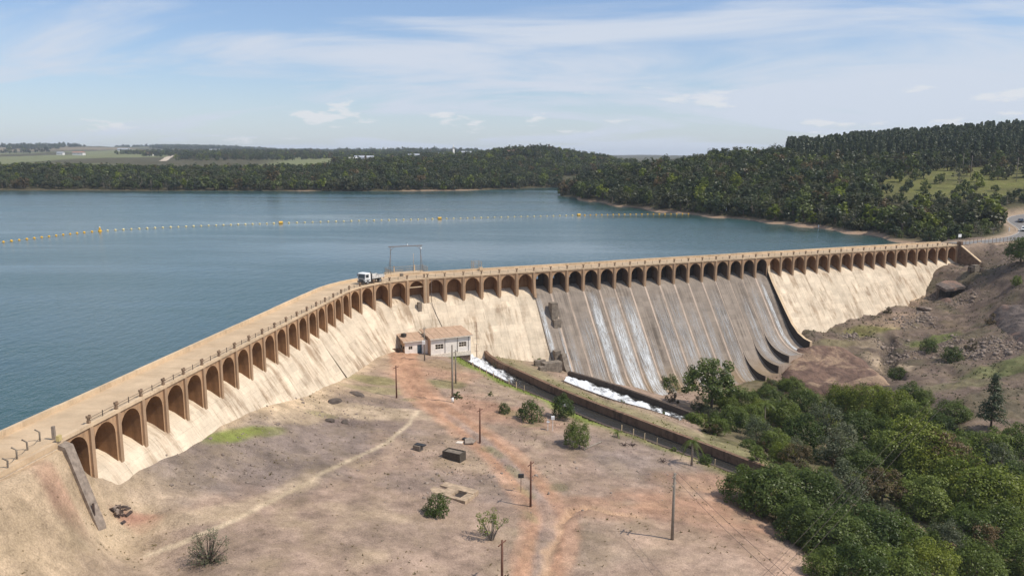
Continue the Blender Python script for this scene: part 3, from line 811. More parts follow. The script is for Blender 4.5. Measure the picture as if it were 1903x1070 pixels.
def slope_at(k): return .66 if k < 14 else (.70 if k < 29 else .79)
def prof_plain(k, t):
    if t <= 0: return np.interp(t, [-2.7, -1.3, 0], [-1.15, -1.75, -2.62])
    if t < .6: return -2.62 - t * 1.15
    return -3.31 - (t - .6) / slope_at(k)
def bucket_profile(zend, tend, tstart):
    """straight chute, then a curve that flattens out at (tend, zend)"""
    base = [(-2.7, -1.2), (-1.3, -1.75), (0, -2.6), (.5, -3.05)]
    z_at = lambda t: -3.05 - (t - .5) * 1.395
    pts = list(base)
    for t in np.linspace(1.6, tstart, 7): pts.append((t, z_at(t)))
    m0 = -1.395 * (tend - tstart); z0 = z_at(tstart)
    for u in np.linspace(0, 1, 9)[1:]:
        h00 = 2 * u**3 - 3 * u**2 + 1; h10 = u**3 - 2 * u**2 + u; h01 = -2 * u**3 + 3 * u**2; h11 = u**3 - u**2
        pts.append((tstart + (tend - tstart) * u, h00 * z0 + h10 * m0 * .95 + h01 * zend + h11 * (-.12) * (tend - tstart) * 0))
    return pts
def bay_profile(k):
    if k >= 43: return bucket_profile(-20.1, 19.4, 9.2)
    if k == 42: return bucket_profile(-21.95, 20.7, 10.6)
    if k == 41: return bucket_profile(-23.95, 21.2, 12.0)
    return bucket_profile({29: -20.5, 30: -21.5, 31: -23.0, 32: -24.3}.get(k, -26.0), 21.5, 13.5)

def sheet(prof, s0, s1, n=4, lift=0.0, mb=None):
    """surface swept along the dam from a (t, z) profile, uv in metres"""
    mb = mb or MB()
    ss = np.linspace(s0, s1, n + 1); L = [0.0]
    for a, b in zip(prof[:-1], prof[1:]): L.append(L[-1] + math.hypot(b[0] - a[0], b[1] - a[1]))
    ids = [[mb.vert(DP(s, t + lift * .8, z + lift * .6)) for t, z in prof] for s in ss]
    for i in range(n):
        for j in range(len(prof) - 1):
            mb.face([ids[i][j], ids[i][j + 1], ids[i + 1][j + 1], ids[i + 1][j]],
                    uv=[(ss[i], L[j]), (ss[i], L[j + 1]), (ss[i + 1], L[j + 1]), (ss[i + 1], L[j])], smooth=True)
    return mb
def uvquad(mb, pts, st): mb.face([mb.vert(p) for p in pts], uv=st)

# sloping face panels, one for each bay, a thin recessed joint between neighbours
for k in range(K0 + (-0), K1):
    if SPK0 <= k < SPK1: continue
    tt = [-2.7, -1.3, 0, .3, .6, 3, 6, 9, 12, 15, 18, 22]
    j = rnd.uniform(0, .03)
    pr = [(t, prof_plain(k, t) + (j if t > .3 else 0)) for t in tt]
    s0 = k * SP_ + .015 if k > K0 else -4.05
    sheet(pr, s0, (k + 1) * SP_ - .015, 3).build('face_panel', M_FACE, dam, fix=False)
pr = [(t, prof_plain(5, t) - .12) for t in (-2.7, -1.3, 0, .6, 6, 12, 22)]
sheet(pr, -4.0, SPK0 * SP_, 60).build('dam_core', M_PIL, dam, fix=False)
pr = [(t, prof_plain(50, t) - .10) for t in (-2.7, -1.3, 0, .6, 6, 12, 22)]
sheet(pr, SPK1 * SP_, K1 * SP_, 8).build('dam_core', M_PIL, dam, fix=False)

# spillway panels
for k in range(SPK0, SPK1):
    pr = bay_profile(k); j = rnd.uniform(-.02, .02)
    pr = [(t, z + (j if t > .5 else 0)) for t, z in pr]
    s0 = k * SP_ + (.24 if k > SPK0 else .0); s1 = (k + 1) * SP_ - .24
    mb = sheet(pr, s0, s1, 3)
    o = mb.build('spillway_panel', M_SPILL, dam, fix=False)
    # pale strip below each pier
    a, b = (k + 1) * SP_ - .24, (k + 1) * SP_ + .24
    if k + 1 in (41, 42, 43): b = (k + 1) * SP_ - .02
    if k < SPK1 - 1:
        st = [(t, z + .05) for t, z in pr if t >= -.1]
        sheet(st, a, b, 1).build('seam_strip', M_SEAM, dam, fix=False)
    if k + 1 in (41, 42, 43):                   # the raised bucket's own flank: wall between its surface and the lower neighbour
        hi = bay_profile(k + 1); s = (k + 1) * SP_
        mb = MB()
        sheet([(t, z + .045) for t, z in hi if t >= -.1], s - .02, s + .25, 1, mb=mb)
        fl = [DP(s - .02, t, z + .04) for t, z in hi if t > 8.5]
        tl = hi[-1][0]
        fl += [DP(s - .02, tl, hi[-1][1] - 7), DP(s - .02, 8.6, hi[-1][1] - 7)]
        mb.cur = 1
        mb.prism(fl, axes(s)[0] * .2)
        mb.build('flip_bucket', [M_SPILL, M_DARKC], dam)  # flank coloured dark as the side turned from the sun
    if k >= 41:                                  # end face of the bucket
        t, z = pr[-1]
        mb = MB(); uvquad(mb, [DP(k * SP_ + .18, t, z), DP((k + 1) * SP_, t, z), DP((k + 1) * SP_, t - .2, z - 6), DP(k * SP_ + .18, t - .2, z - 6)], [(k * 4.5, 0), (k * 4.5 + 4.5, 0), (k * 4.5 + 4.5, 6), (k * 4.5, 6)])
        mb.build('bucket_lip', M_SEAM, dam, fix=False)

# training wall beside the spillway
WP = [(-.1, 1.0), (.25, -1.2), (1.9, -3.8), (4.8, -7.4), (7.6, -10.9), (10.3, -14.1), (12.9, -16.2), (15.2, -17.2), (17.4, -17.6)]
s_w = SPK1 * SP_ - .15
mb = MB()
poly = [DP(s_w, t, z) for t, z in WP] + [DP(s_w, 17.4, -26), DP(s_w, -.1, -26)]
a = [mb.vert(p) for p in poly]; b = [mb.vert(p + axes(s_w)[0] * .85) for p in poly]
mb.cur = 1; mb.face(a); mb.cur = 0; mb.face(b[::-1])  # spillway-side face painted dark for its shade, other faces pale
for i in range(len(a)):
    j = (i + 1) % len(a); mb.cur = 0; mb.face([a[i], b[i], b[j], a[j]], uv=[(0, i), (.85, i), (.85, i + 1), (0, i + 1)])
mb.build('training_wall', [M_EDGE, M_DARKC], dam)

# arcade bays
def arch_bay(k):
    spill = SPK0 <= k < SPK1
    s0, s1 = k * SP_, (k + 1) * SP_
    if k == K0: s0 = -4.05
    if k == K1 - 1: s1 = K1 * SP_ + .3
    sc = (k + .5) * SP_
    D = D_S if spill else D_N
    z_lo = Z_BASE - .6; zt = 2.72
    NA = 14
    arc = [(sc - HALF * math.cos(a), Z_SPR + (Z_TOP - Z_SPR) * math.sin(a)) for a in np.linspace(0, math.pi, NA + 1)]
    mb = MB()
    # front: two half piers and the spandrel
    for (a, b) in ((s0, sc - HALF), (sc + HALF, s1)):
        uvquad(mb, [DP(a, 0, z_lo), DP(b, 0, z_lo), DP(b, 0, zt), DP(a, 0, zt)], [(a, -z_lo), (b, -z_lo), (b, -zt), (a, -zt)])
    for (sa, za), (sb, zb) in zip(arc[:-1], arc[1:]):
        uvquad(mb, [DP(sa, 0, za), DP(sb, 0, zb), DP(sb, 0, zt), DP(sa, 0, zt)], [(sa, -za), (sb, -zb), (sb, -zt), (sa, -zt)])
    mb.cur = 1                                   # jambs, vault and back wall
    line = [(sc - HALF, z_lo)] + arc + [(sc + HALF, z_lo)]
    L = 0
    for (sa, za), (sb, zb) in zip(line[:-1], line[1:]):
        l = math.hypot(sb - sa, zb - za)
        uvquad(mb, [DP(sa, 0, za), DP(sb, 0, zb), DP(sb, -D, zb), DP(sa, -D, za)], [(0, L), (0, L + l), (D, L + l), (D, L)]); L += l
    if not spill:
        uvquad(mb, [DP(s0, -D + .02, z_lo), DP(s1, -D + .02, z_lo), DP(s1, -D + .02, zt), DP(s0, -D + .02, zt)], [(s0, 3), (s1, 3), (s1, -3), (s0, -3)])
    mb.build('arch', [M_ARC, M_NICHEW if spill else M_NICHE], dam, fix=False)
    if spill:
        A = axes(sc)
        mb = MB(); mb.box(DP(sc, -3.0, -.7), (2 * HALF + .3, .3, 2.0), A); mb.box(DP(sc + 1.25, -3.05, 1.35), (1.3, .35, 2.1), A); mb.build('sluice_gate', M_DARKC, dam)  # gate colour holds the recess shade as well as the wet
for k in range(K0, K1): arch_bay(k)

# pilasters, posts with their caps, cornice and rails
for k in range(0, K1 + 1):
    s = k * SP_
    if k == 23:
        for ds in (-.42, .42):
            MB().box(DP(s + ds, .13, -.02), (.46, .26, 5.5), axes(s)).build('pilaster', M_PIL, dam)
        MB().box(DP(s, .08, -.02), (.36, .16, 5.6), axes(s)).build('pilaster', M_EDGE, dam)
    elif k == SPK0:                              # pier swung out over the chute
        mb = MB(); A = axes(s)
        mb.prism([DP(s - .3, 0, 1.2), DP(s - .3, .28, 1.2), DP(s - .3, .45, -.2), DP(s - .3, .8, -1.8), DP(s - .3, 1.25, -3.3), DP(s - .3, 0, -3.3)], A[0] * .6)
        mb.box(DP(s, .13, 1.98), (.5, .26, 1.5), A); mb.build('pilaster', M_PIL, dam)
    elif k == SPK1: pass
    else:
        lo = -3.0 if not (SPK0 < k < SPK1) else -3.15
        MB().box(DP(s, .13, (2.72 + lo) / 2), (.52, .26, 2.72 - lo), axes(s)).build('pilaster', M_PIL, dam)
def post_mesh():
    """stocky parapet post: stem, notched head and a cross arm"""
    mb = MB()
    mb.box((0, 0, .16), (.34, .34, .32)); mb.box((0, 0, .50), (.26, .24, .36), taper=1.15)
    mb.box((0, 0, .76), (.62, .26, .16)); mb.box((-.22, 0, .89), (.18, .24, .1)); mb.box((.22, 0, .89), (.18, .24, .1)); mb.box((.05, -.22, .66), (.16, .3, .12))
    return mb.build('parapet_post', M_STEEL_POST, mesh_only=True)
M_STEEL_POST = simple('mossy_post_concrete', (.25, .17, .11), .9, var=.4, scale=2.5)
pm = post_mesh()
for k in range(0, K1 + 1):
    for ds in ((-.38, .38) if k == 23 else (0,)):
        o = link('parapet_post', pm, dam); s = k * SP_ + ds
        p, d, n = frame(s); q = p - n * .05
        o.matrix_parent_inverse = Matrix.Translation(dam.location).inverted()
        o.scale = (.88, .88, .9); o.location = (q[0], q[1], Z_CORN); o.rotation_euler = (0, 0, math.atan2(d[1], d[0]))
def strip_box(s0, s1, t0, t1, z0, z1, n, mb=None):
    mb = mb or MB(); ss = np.linspace(s0, s1, n + 1); R = []
    for s in ss: R.append([mb.vert(DP(s, t, z)) for t, z in ((t0, z0), (t1, z0), (t1, z1), (t0, z1))])
    for a, b, sa, sb in zip(R[:-1], R[1:], ss[:-1], ss[1:]):
        for i in range(4):
            j = (i + 1) % 4; mb.face([a[i], a[j], b[j], b[i]], uv=[(sa, i * .3), (sa, i * .3 + .3), (sb, i * .3 + .3), (sb, i * .3)])
    mb.face(R[0][::-1]); mb.face(R[-1]); return mb
S_END = K1 * SP_ + .35
for k in range(K0, K1):
    a = k * SP_ + .006 if k > K0 else -4.3; b = (k + 1) * SP_ - .006 if k < K1 - 1 else S_END
    strip_box(a, b, -.30, .20, 2.74, Z_CORN, 2).build('cornice', M_EDGE, dam)
    mb = MB(); m = (a + b) / 2
    if k >= 0:
        for z in (Z_CORN + .22, Z_CORN + .50): mb.tube([DP(a + .25, -.06, z), DP(b - .25, -.06, z)], .028, 4)
        mb.box(DP(m, -.06, Z_CORN + .34), (.07, .07, .68), axes(m)); mb.build('rail', M_STEEL, dam)
strip_box(-80, S_END + .8, -6.05, -.302, 2.42, Z_DECK, 110).build('road_deck', M_DECK, dam)
for i in range(26):
    a = -80 + i * (S_END + 80) / 26; b = a + (S_END + 80) / 26
    strip_box(a + .01, b - .01, -6.45, -6.055, 2.2, 3.55 + rnd.uniform(-.03, .03), 5).build('upstream_parapet', M_EDGE, dam)
# upstream wall under the deck (solid parts) and the embankment's retaining body
strip_box(-80, SPK0 * SP_, -6.04, -2.72, -7.5, 2.415, 60).build('upstream_wall', M_FACE, dam)
strip_box(SPK1 * SP_ + .01, S_END + .8, -6.04, -2.72, -7.5, 2.415, 20).build('upstream_wall', M_FACE, dam)
strip_box(-80, -4.06, -2.71, .2, -7.5, 2.415, 20).build('abutment_wall', M_FACE, dam)
strip_box(-80, -4.31, -.301, .25, 2.43, 2.96, 20).build('road_deck', M_DECK, dam)
strip_box(SPK0 * SP_, SPK1 * SP_, -6.04, -3.2, -7.5, -.35, 20).build('upstream_wall', M_PIL, dam)

# outlet blocks and pillars at the spillway's side
def face_box(s, t, z0, z1, w_, d_): MB().box(DP(s, t, (z0 + z1) / 2), (w_, d_, z1 - z0), axes(s)).build('outlet_pillar', M_OLDC, dam)
zs = lambda t: -3.05 - (t - .5) * 1.395
face_box(SPK0 * SP_ + 3.55, 3.6, zs(3.6) - 2.6, zs(3.6) + 3.0, 1.7, 1.9)
face_box(SPK0 * SP_ + 3.75, 4.9, zs(4.9) - 3, zs(4.9) + .9, 1.9, 1.6)
face_box(SPK0 * SP_ + 1.2, 10.2, zs(10.2) - 3, zs(10.2) + 2.1, 1.5, 1.6)
mb = MB(); s = SPK0 * SP_ + 1.6
mb.prism([DP(s, 11.0, -18.5), DP(s, 11.2, -15.0), DP(s, 12.0, -15.0), DP(s, 13.4, -17.6), DP(s, 15.6, -19.6), DP(s, 15.6, -22), DP(s, 11, -22)], axes(s)[0] * 1.3)
mb.build('outlet_pillar', M_OLDC, dam)
# small niche block and drain pipe on the plain face
face_box(22.55 * SP_, 1.0, -4.4, -2.3, .9, .8)
mb = MB(); pf = lambda t: prof_plain(24, t) + .12
s = 23.25 * SP_
mb.tube([DP(s, .4, 2.6), DP(s, .4, -2.6), DP(s + .6, 2.2, pf(2.2)), DP(s + 1.6, 4.4, pf(4.4)), DP(s + 4.6, 4.7, pf(4.7)), DP(s + 5.2, 6.4, pf(6.4))], .06, 5)
mb.build('drain_pipe', M_STEEL, dam)
o = MB().box(DP(22.5 * SP_, -.12, 1.05), (3.5, .12, .22), axes(22.5 * SP_)).build('niche_beam', M_EDGE, dam)

# left wing slab lying down the bank, and the right-hand end tower with its wing wall
mb = MB(); s = -5.1; A = axes(s)
mb.prism([DP(s, .1, 2.75), DP(s, 1.0, 2.45), DP(s, 3.7, -5.7), DP(s, 3.9, -7.6), DP(s, -.5, -7.6)], A[0] * 1.15)
mb.build('wing_slab', M_GREYC, dam)
s = S_END + .45; A = axes(s)
mb = MB(); mb.box(DP(s, .35, .55), (.95, 1.3, 7.1), A); mb.build('end_tower', M_BROWNC, dam)  # dark brown has the tower's shading in it
mb = MB(); mb.prism([DP(s - .3, 1.0, 2.6), DP(s - .3, 7.6, -1.6), DP(s - .3, 7.6, -5), DP(s - .3, 1.0, -5)], A[0] * .5); mb.build('wing_wall', M_BROWNC, dam)  # dark brown includes the shade on its sunless face
mb = MB(); mb.prism([DP(s - .42, 1.01, 2.62), DP(s - .42, 7.8, -1.7), DP(s - .42, 7.8, -1.4), DP(s - .42, 1.01, 2.9)], A[0] * .75); mb.build('wing_coping', M_EDGE, dam)

# ------------------------------------------------------------------ running water on the spillway
def foam_mat(name, thr, sx, sy, col=(.72, .76, .78)):
    m, n, b = new_mat(name)
    uv = n.add('ShaderNodeUVMap', uv_map='st').outputs[0]
    wob = n.noise(n.scale(uv, .9, .5, 1), 1.0, 3, .6, out=1)
    uv2 = n.vmath('ADD', uv, n.vmath('SCALE', wob)); 
    a = n.noise(n.scale(uv, sx, sy, 1), 1.0, 6, .72, .9)
    c = n.noise(n.scale(uv, sx * .35, sy * .35, 1), 1.0, 3, .6, .5)
    u_, v_, _ = n.sep(uv)
    al = n.math('ADD', n.math('MULTIPLY', a, .75), n.math('MULTIPLY', c, .45))
    edge_ = n.attr('edge', 'Fac')
    al = n.math('MULTIPLY', n.mapr(al, thr - .06, thr + .24, .04, .86, True), edge_)
    b.inputs['Base Color'].default_value = (*col, 1); b.inputs['Roughness'].default_value = .5
    n.put(b.inputs['Alpha'], al); n.put(b.inputs['Normal'], n.bump(a, .6, .1))
    return m
M_FLOW = foam_mat('white_falling_water', .515, 6.5, .55)
M_FLOW2 = foam_mat('thin_falling_water', .585, 9.0, .28, (.55, .57, .58))
def flow(k, a, b, mat, t0=.3, t1=20, k2=None):
    pr = [(t, z) for t, z in bay_profile(k) if t0 <= t <= t1]
    s0 = k * SP_ + a * SP_; s1 = k * SP_ + b * SP_
    mb = sheet(pr, s0, s1, 8, lift=.09)
    o = mb.build('falling_water', mat, fix=False)
    me = o.data; at_ = me.attributes.new('edge', 'FLOAT', 'POINT')
    npf = len(pr); vals = []
    for i in range(9):
        e = min(1, 2.2 * min(i, 8 - i) / 4 + .05)
        for j in range(npf): vals.append(e * min(1, .1 + j * .35))
    at_.data.foreach_set('value', np.array(vals, np.float32))
    tag(o, kind='structure')
    return o
flow(32, .10, .74, M_FLOW); flow(33, .10, .92, M_FLOW, 1.6); flow(34, .12, .94, M_FLOW, .6); flow(31, .05, .95, M_FLOW2, 2); flow(36, .05, .95, M_FLOW2, 1.5); flow(37, .05, .95, M_FLOW2, 1.5); flow(40, .05, .95, M_FLOW2, 1)
flow(29, .02, .34, M_FLOW, .3, 14); flow(29, .80, .97, M_FLOW, 5.5, 17); flow(29, .45, .9, M_FLOW2, 10, 18)
flow(44, .15, .45, M_FLOW, .5); flow(38, .1, .9, M_FLOW2, 3); flow(39, .1, .6, M_FLOW2, 2); flow(35, .1, .5, M_FLOW2, 6); flow(30, .1, .6, M_FLOW2, 4)
flow(43, .1, .8, M_FLOW2, 1); flow(42, .2, .8, M_FLOW2, 2); 
# ------------------------------------------------------------------ channels
def wall_along(P, out, depth, thick, name, mat, label, cat, lip=.06, seg=6.0):
    """retaining wall that follows a bank line; its body lies on the outer side of the line"""
    root = empty(name, (float(P[0][0]), float(P[0][1]), float(P[0][2] - depth)), label, cat)
    L = np.concatenate([[0], np.cumsum(np.hypot(*(P[1:, :2] - P[:-1, :2]).T))]); n = max(2, int(L[-1] / seg))
    at_l = lambda l: np.array([np.interp(l, L, P[:, i]) for i in range(3)])
    for i in range(n):
        a, b = at_l(L[-1] * i / n), at_l(L[-1] * (i + 1) / n)
        d = (b - a)[:2] / np.linalg.norm((b - a)[:2]); nn = np.array([-d[1], d[0], 0]) * out
        j = rnd.uniform(-.02, .02)
        mb = MB()
        top, low = np.array([0, 0, lip + j]), np.array([0, 0, -depth])
        pts = [a + low, b + low, b + top, a + top]
        q = [mb.vert(p) for p in pts] + [mb.vert(p + nn * thick) for p in pts]
        l0, l1 = L[-1] * i / n, L[-1] * (i + 1) / n
        mb.face([q[0], q[1], q[2], q[3]], uv=[(l0, depth), (l1, depth), (l1, 0), (l0, 0)])
        mb.face([q[3], q[2], q[6], q[7]], uv=[(l0, 0), (l1, 0), (l1, -thick), (l0, -thick)])
        mb.face([q[5], q[4], q[7], q[6]], uv=[(l0, 0), (l1, 0), (l1, 2), (l0, 2)])
        mb.face([q[4], q[0], q[3], q[7]], uv=[(0, 0)] * 4); mb.face([q[1], q[5], q[6], q[2]], uv=[(0, 0)] * 4)
        mb.build('wall_panel', mat, root)
    return root
M_CHW = concrete('channel_concrete', (.21, .130, .085), (.07, .048, .036), 1.2, .5, .8)
M_CHD = concrete('dark_channel_concrete', (.10, .075, .06), (.045, .036, .03), 1.2, .5, .7)
wall_along(CH_F, 1, CH_DEPTH + 1, .7, 'channel_wall', M_CHW, 'long brown stained retaining wall on the spillway side of the outlet channel', 'wall')
wall_along(CH_N, -1, CH_DEPTH + 1, .6, 'channel_wall', M_CHD, 'low retaining wall under the grassy verge of the outlet channel', 'wall', lip=.0)
wall_along(ST_F, 1, ST_DEPTH + .8, .7, 'stream_wall', M_CHD, 'dark rough wall behind the white water below the spillway', 'wall', lip=.25)
wall_along(ST_N, -1, ST_DEPTH + .8, .6, 'stream_wall', M_CHD, 'low bank wall in front of the white water below the spillway', 'wall', lip=.0)

def rapid_mat(name, calm, foam):
    m, n, b = new_mat(name)
    uv = n.add('ShaderNodeUVMap', uv_map='st').outputs[0]; p = n.geo()
    k = n.attr('foam', 'Fac')
    a = n.noise(n.scale(uv, .5, 1.6, 1), 1.0, 6, .7, 1.2); c = n.noise(p, 1.6, 5, .7, .6)
    f = n.math('ADD', n.math('MULTIPLY', a, .6), n.math('MULTIPLY', c, .5))
    lo = n.mapr(k, 0, 1, .80, .20); f = n.mapr(f, lo, n.math('ADD', lo, .30), 0, 1, True)
    n.put(b.inputs['Base Color'], n.mix(f, (*calm, 1), (*foam, 1)))
    n.put(b.inputs['Roughness'], n.mapr(f, 0, 1, .12, .7)); b.inputs['Specular IOR Level'].default_value = .5
    n.put(b.inputs['Normal'], n.bump(n.math('ADD', a, c), .9, .25))
    return m
M_RAPID = rapid_mat('channel_water', (.035, .032, .026), (.80, .82, .84))
def water_strip(N, F, dep, foam, amp, name, nl, nw):
    LN = np.concatenate([[0], np.cumsum(np.hypot(*(N[1:, :2] - N[:-1, :2]).T))]); LF = np.concatenate([[0], np.cumsum(np.hypot(*(F[1:, :2] - F[:-1, :2]).T))])
    V = []; FO = []; UV = []
    for i in range(nl + 1):
        u = i / nl
        a = np.array([np.interp(u * LN[-1], LN, N[:, j]) for j in range(3)]); b = np.array([np.interp(u * LF[-1], LF, F[:, j]) for j in range(3)])
        for j in range(nw + 1):
            w_ = j / nw; p = a * (1 - w_) + b * w_
            f = foam(u, w_)
            p[2] = min(a[2], b[2]) - dep + (vnoise(np.array(p[0] * 1.1), np.array(p[1] * 1.1)) + .6 * vnoise(np.array(p[0] * 2.9), np.array(p[1] * 2.9))) * amp * f + amp * .8 * f * math.sin(math.pi * w_)
            V.append(p); FO.append(f); UV.append((u * LN[-1], w_ * 5))
    V = np.array(V); fc = grid_faces(nl + 1, nw + 1)
    me = np_mesh(name, V, fc, [M_RAPID], smooth=True)
    at_ = me.attributes.new('foam', 'FLOAT', 'POINT'); at_.data.foreach_set('value', np.array(FO, np.float32))
    uvl = me.uv_layers.new(name='st'); vi = np.empty(len(me.loops), np.int32); me.loops.foreach_get('vertex_index', vi)
    uvl.data.foreach_set('uv', np.array(UV, np.float32)[vi].ravel())
    return tag(link(name, me), kind='structure')
water_strip(CH_N, CH_F, CH_DEPTH, lambda u, w_: float(np.clip(1.9 - u * 5.2, 0, 1) * (.5 + .7 * (1 - w_)) + np.clip(.75 - abs(w_ - .12) * 3.0, 0, 1) * (u > .12) + np.clip(1 - abs(u - .46) * 14, 0, 1) * (1 - w_)), 1.15, 'channel_water', 200, 18)
water_strip(ST_N, ST_F, ST_DEPTH - .35, lambda u, w_: float(np.clip((1.05 - u * .42) * (.35 + .65 * math.sin(math.pi * min(1, .12 + w_ * .95)) ** .5) + .55 * float(vnoise(np.array(u * 26.0), np.array(w_ * 4.0))), 0, 1)), 1.0, 'stream_water', 90, 14)

# posts along the channel
def post_set(pix, name, label, group, cat, h, r, mat, top=None):
    base = None
    for (u, v) in pix:
        p = on(u, v)
        if base is None:
            mb = MB(); mb.box((0, 0, h / 2 - .1), (r, r, h + .2), taper=.85)
            base = mb.build(name, mat); o = base
        else: o = clone(base)
        o.location = p; o.rotation_euler = (rnd.uniform(-.05, .05), rnd.uniform(-.05, .05), rnd.uniform(0, 1.5))
        tag(o, label, cat, group)
ch_px = [(x / 3.172 + 820, y / 3.172 + 640 + 1.5) for x, y in ((186,130),(228,157),(268,178),(308,192),(353,207),(400,228),(443,247),(490,268),(645,318),(815,388),(933,432),(996,465),(1063,504),(1132,527),(1197,556),(1272,580),(1432,630),(1612,704))]
post_set(ch_px, 'fence_post', 'thin pale concrete post on the grassy edge of the outlet channel', 'posts along the outlet channel', 'post', 1.25, .13, M_EDGE)

# ------------------------------------------------------------------ pump house at the foot of the dam
c0 = at(801, 660, -12.0)                          # front corner between the two wings
hx = np.array([.90, .436, 0]); hx /= np.linalg.norm(hx); hy = np.array([-hx[1], hx[0], 0]); hz = np.array([0, 0, 1.0])
HAX = np.array([hx, hy, hz])
def HP(x, y, z): return c0 + hx * x + hy * y + hz * z
house = empty('pump_house', tuple(HP(2, 3, 0)), 'small whitewashed pump house with a rusty brown roof at the foot of the dam', 'building')
LW, DW, HW = 9.3, 6.2, 3.55                       # main wing
LA, SET = 5.2, 2.0                               # lower annex on its left, set back
def HB(name, x, y, z, sx, sy, sz, mat, parent=None):
    mb = MB().box(HP(x, y, z), (sx, sy, sz), HAX); o = mb.build(name, mat, house)
    if parent is not None: o.parent = parent; o.matrix_parent_inverse = parent.matrix_basis.inverted() @ Matrix.Translation(house.location).inverted() if False else Matrix.Translation(house.location).inverted()
    return o
# main wing walls
def wall_panel(name, x0, x1, y, h0, h1, openings, mat, th=.2, depth_dir=1):
    """front wall with real openings: built from piers and bands round each window"""
    mb = MB(); xs = sorted({x0, x1} | {o[0] for o in openings} | {o[1] for o in openings})
    for a, b in zip(xs[:-1], xs[1:]):
        op = [o for o in openings if o[0] <= a and o[1] >= b]
        if not op: mb.box(HP((a + b) / 2, y + th / 2, (h0 + h1) / 2), (b - a, th, h1 - h0), HAX)
        else:
            o = op[0]
            if o[2] > h0: mb.box(HP((a + b) / 2, y + th / 2, (h0 + o[2]) / 2), (b - a, th, o[2] - h0), HAX)
            mb.box(HP((a + b) / 2, y + th / 2, (o[3] + h1) / 2), (b - a, th, h1 - o[3]), HAX)
    return mb.build(name, mat, house)
wall_panel('wall', 0, LW, 0, -.9, HW, [(1.0, 2.9, 1.15, 2.25), (6.5, 8.3, 1.15, 2.25)], M_WALLW)
HB('wall', .1, DW / 2 + .1, HW / 2 - .45, .2, DW - .2, HW + .9, M_SIDEW); HB('wall', LW - .1, DW / 2 + .1, HW / 2 - .45, .2, DW - .2, HW + .9, M_WALLW)
HB('wall', LW / 2, DW - .1, HW / 2 - .45, LW - .42, .2, HW + .9, M_SIDEW)
HB('plinth', LW / 2, -.06, -.35, LW + .1, .12, .9, M_TRIM)
wall_panel('wall', -LA, -.01, SET, -.4, 3.0, [(-4.4, -3.5, 1.2, 1.95), (-2.4, -1.35, -.4, 2.1)], M_WALLW)
HB('wall', -LA + .1, SET + 2.2, 1.3, .2, 3.9, 3.4, M_SIDEW); HB('wall', -LA / 2, SET + 4.1, 1.3, LA - .42, .2, 3.4, M_SIDEW)
o = HB('door', -1.87, SET + .12, .85, 1.03, .06, 2.48, simple('dark_blue_door', (.05, .075, .10), .6)); 
h = MB().box(HP(-2.2, SET + .06, .85), (.06, .05, .2), HAX).build('handle', M_STEEL); h.parent = o; h.matrix_parent_inverse = Matrix.Translation(house.location).inverted()
def window(x0, x1, z0, z1, y, nx=3, nzz=2):
    mb = MB(); t = .07
    for x in np.linspace(x0 + t / 2, x1 - t / 2, nx + 1): mb.box(HP(x, y + .10, (z0 + z1) / 2), (t, .08, z1 - z0), HAX)
    for z in np.linspace(z0 + t / 2, z1 - t / 2, nzz + 1): mb.box(HP((x0 + x1) / 2, y + .10, z), (x1 - x0, .075, t), HAX)
    f = mb.build('window', M_TRIM, house)
    g = MB().box(HP((x0 + x1) / 2, y + .125, (z0 + z1) / 2), (x1 - x0 - .02, .02, z1 - z0 - .02), HAX).build('pane', M_GLASS); g.parent = f
    g.matrix_parent_inverse = Matrix.Translation(house.location).inverted()
    s = MB().box(HP((x0 + x1) / 2, y - .05, z0 - .04), (x1 - x0 + .2, .16, .08), HAX).build('sill', M_TRIM); s.parent = f
    s.matrix_parent_inverse = Matrix.Translation(house.location).inverted()
window(1.0, 2.9, 1.15, 2.25, 0); window(6.5, 8.3, 1.15, 2.25, 0); window(-4.4, -3.5, 1.2, 1.95, SET, 2, 1)
for y in (SET + .9, SET + 2.4):
    MB().box(HP(-LA - .01, y, 1.6), (.06, .7, .6), HAX).build('side_vent', M_GLASS, house)
mb = MB()                                        # main roof: one slope rising to the back, with an overhang
mb.prism([HP(-.35, -.45, HW - .02), HP(LW + .45, -.45, HW - .02), HP(LW + .45, DW + .3, HW + .75), HP(-.35, DW + .3, HW + .75)], hz * .14)
mb.build('roof', M_ROOF, house)
mb = MB(); mb.prism([HP(-LA - .5, SET - .4, 3.0), HP(-.36, SET - .4, 3.0), HP(-.36, SET + 4.6, 3.75), HP(-LA - .5, SET + 4.6, 3.75)], hz * .13); mb.build('roof', M_ROOF, house)
for i in range(9):                               # roof sheets with raised edges lying on the slab
    a = -.33 + i * (LW + .76) / 9; b_ = a + (LW + .76) / 9 - .05
    mb = MB(); mb.prism([HP(a, -.47, HW + .125), HP(b_, -.47, HW + .125), HP(b_, DW + .32, HW + .895), HP(a, DW + .32, HW + .895)], hz * (.05 + .02 * (i % 2))); mb.build('roof_sheet', M_ROOF, house)
for i in range(5):
    a = -LA - .48 + i * (LA + .1) / 5; b_ = a + (LA + .1) / 5 - .05
    mb = MB(); mb.prism([HP(a, SET - .42, 3.135), HP(b_, SET - .42, 3.135), HP(b_, SET + 4.62, 3.885), HP(a, SET + 4.62, 3.885)], hz * (.05 + .02 * (i % 2))); mb.build('roof_sheet', M_ROOF, house)
HB('fascia', LW / 2 + .05, -.50, HW + .02, LW + .8, .07, .2, M_TRIM); HB('fascia', -LA / 2 - .43, SET - .45, 3.05, LA + .14, .07, .18, M_TRIM)
for x in (3.25, 6.15, 8.75): HB('downpipe', x, -.05, HW / 2 - .1, .07, .07, HW - .1, M_STEEL)
HB('pavement_slab', -2.6, -.6, -.28, 5.0, 5.1, .2, M_TRIM); 
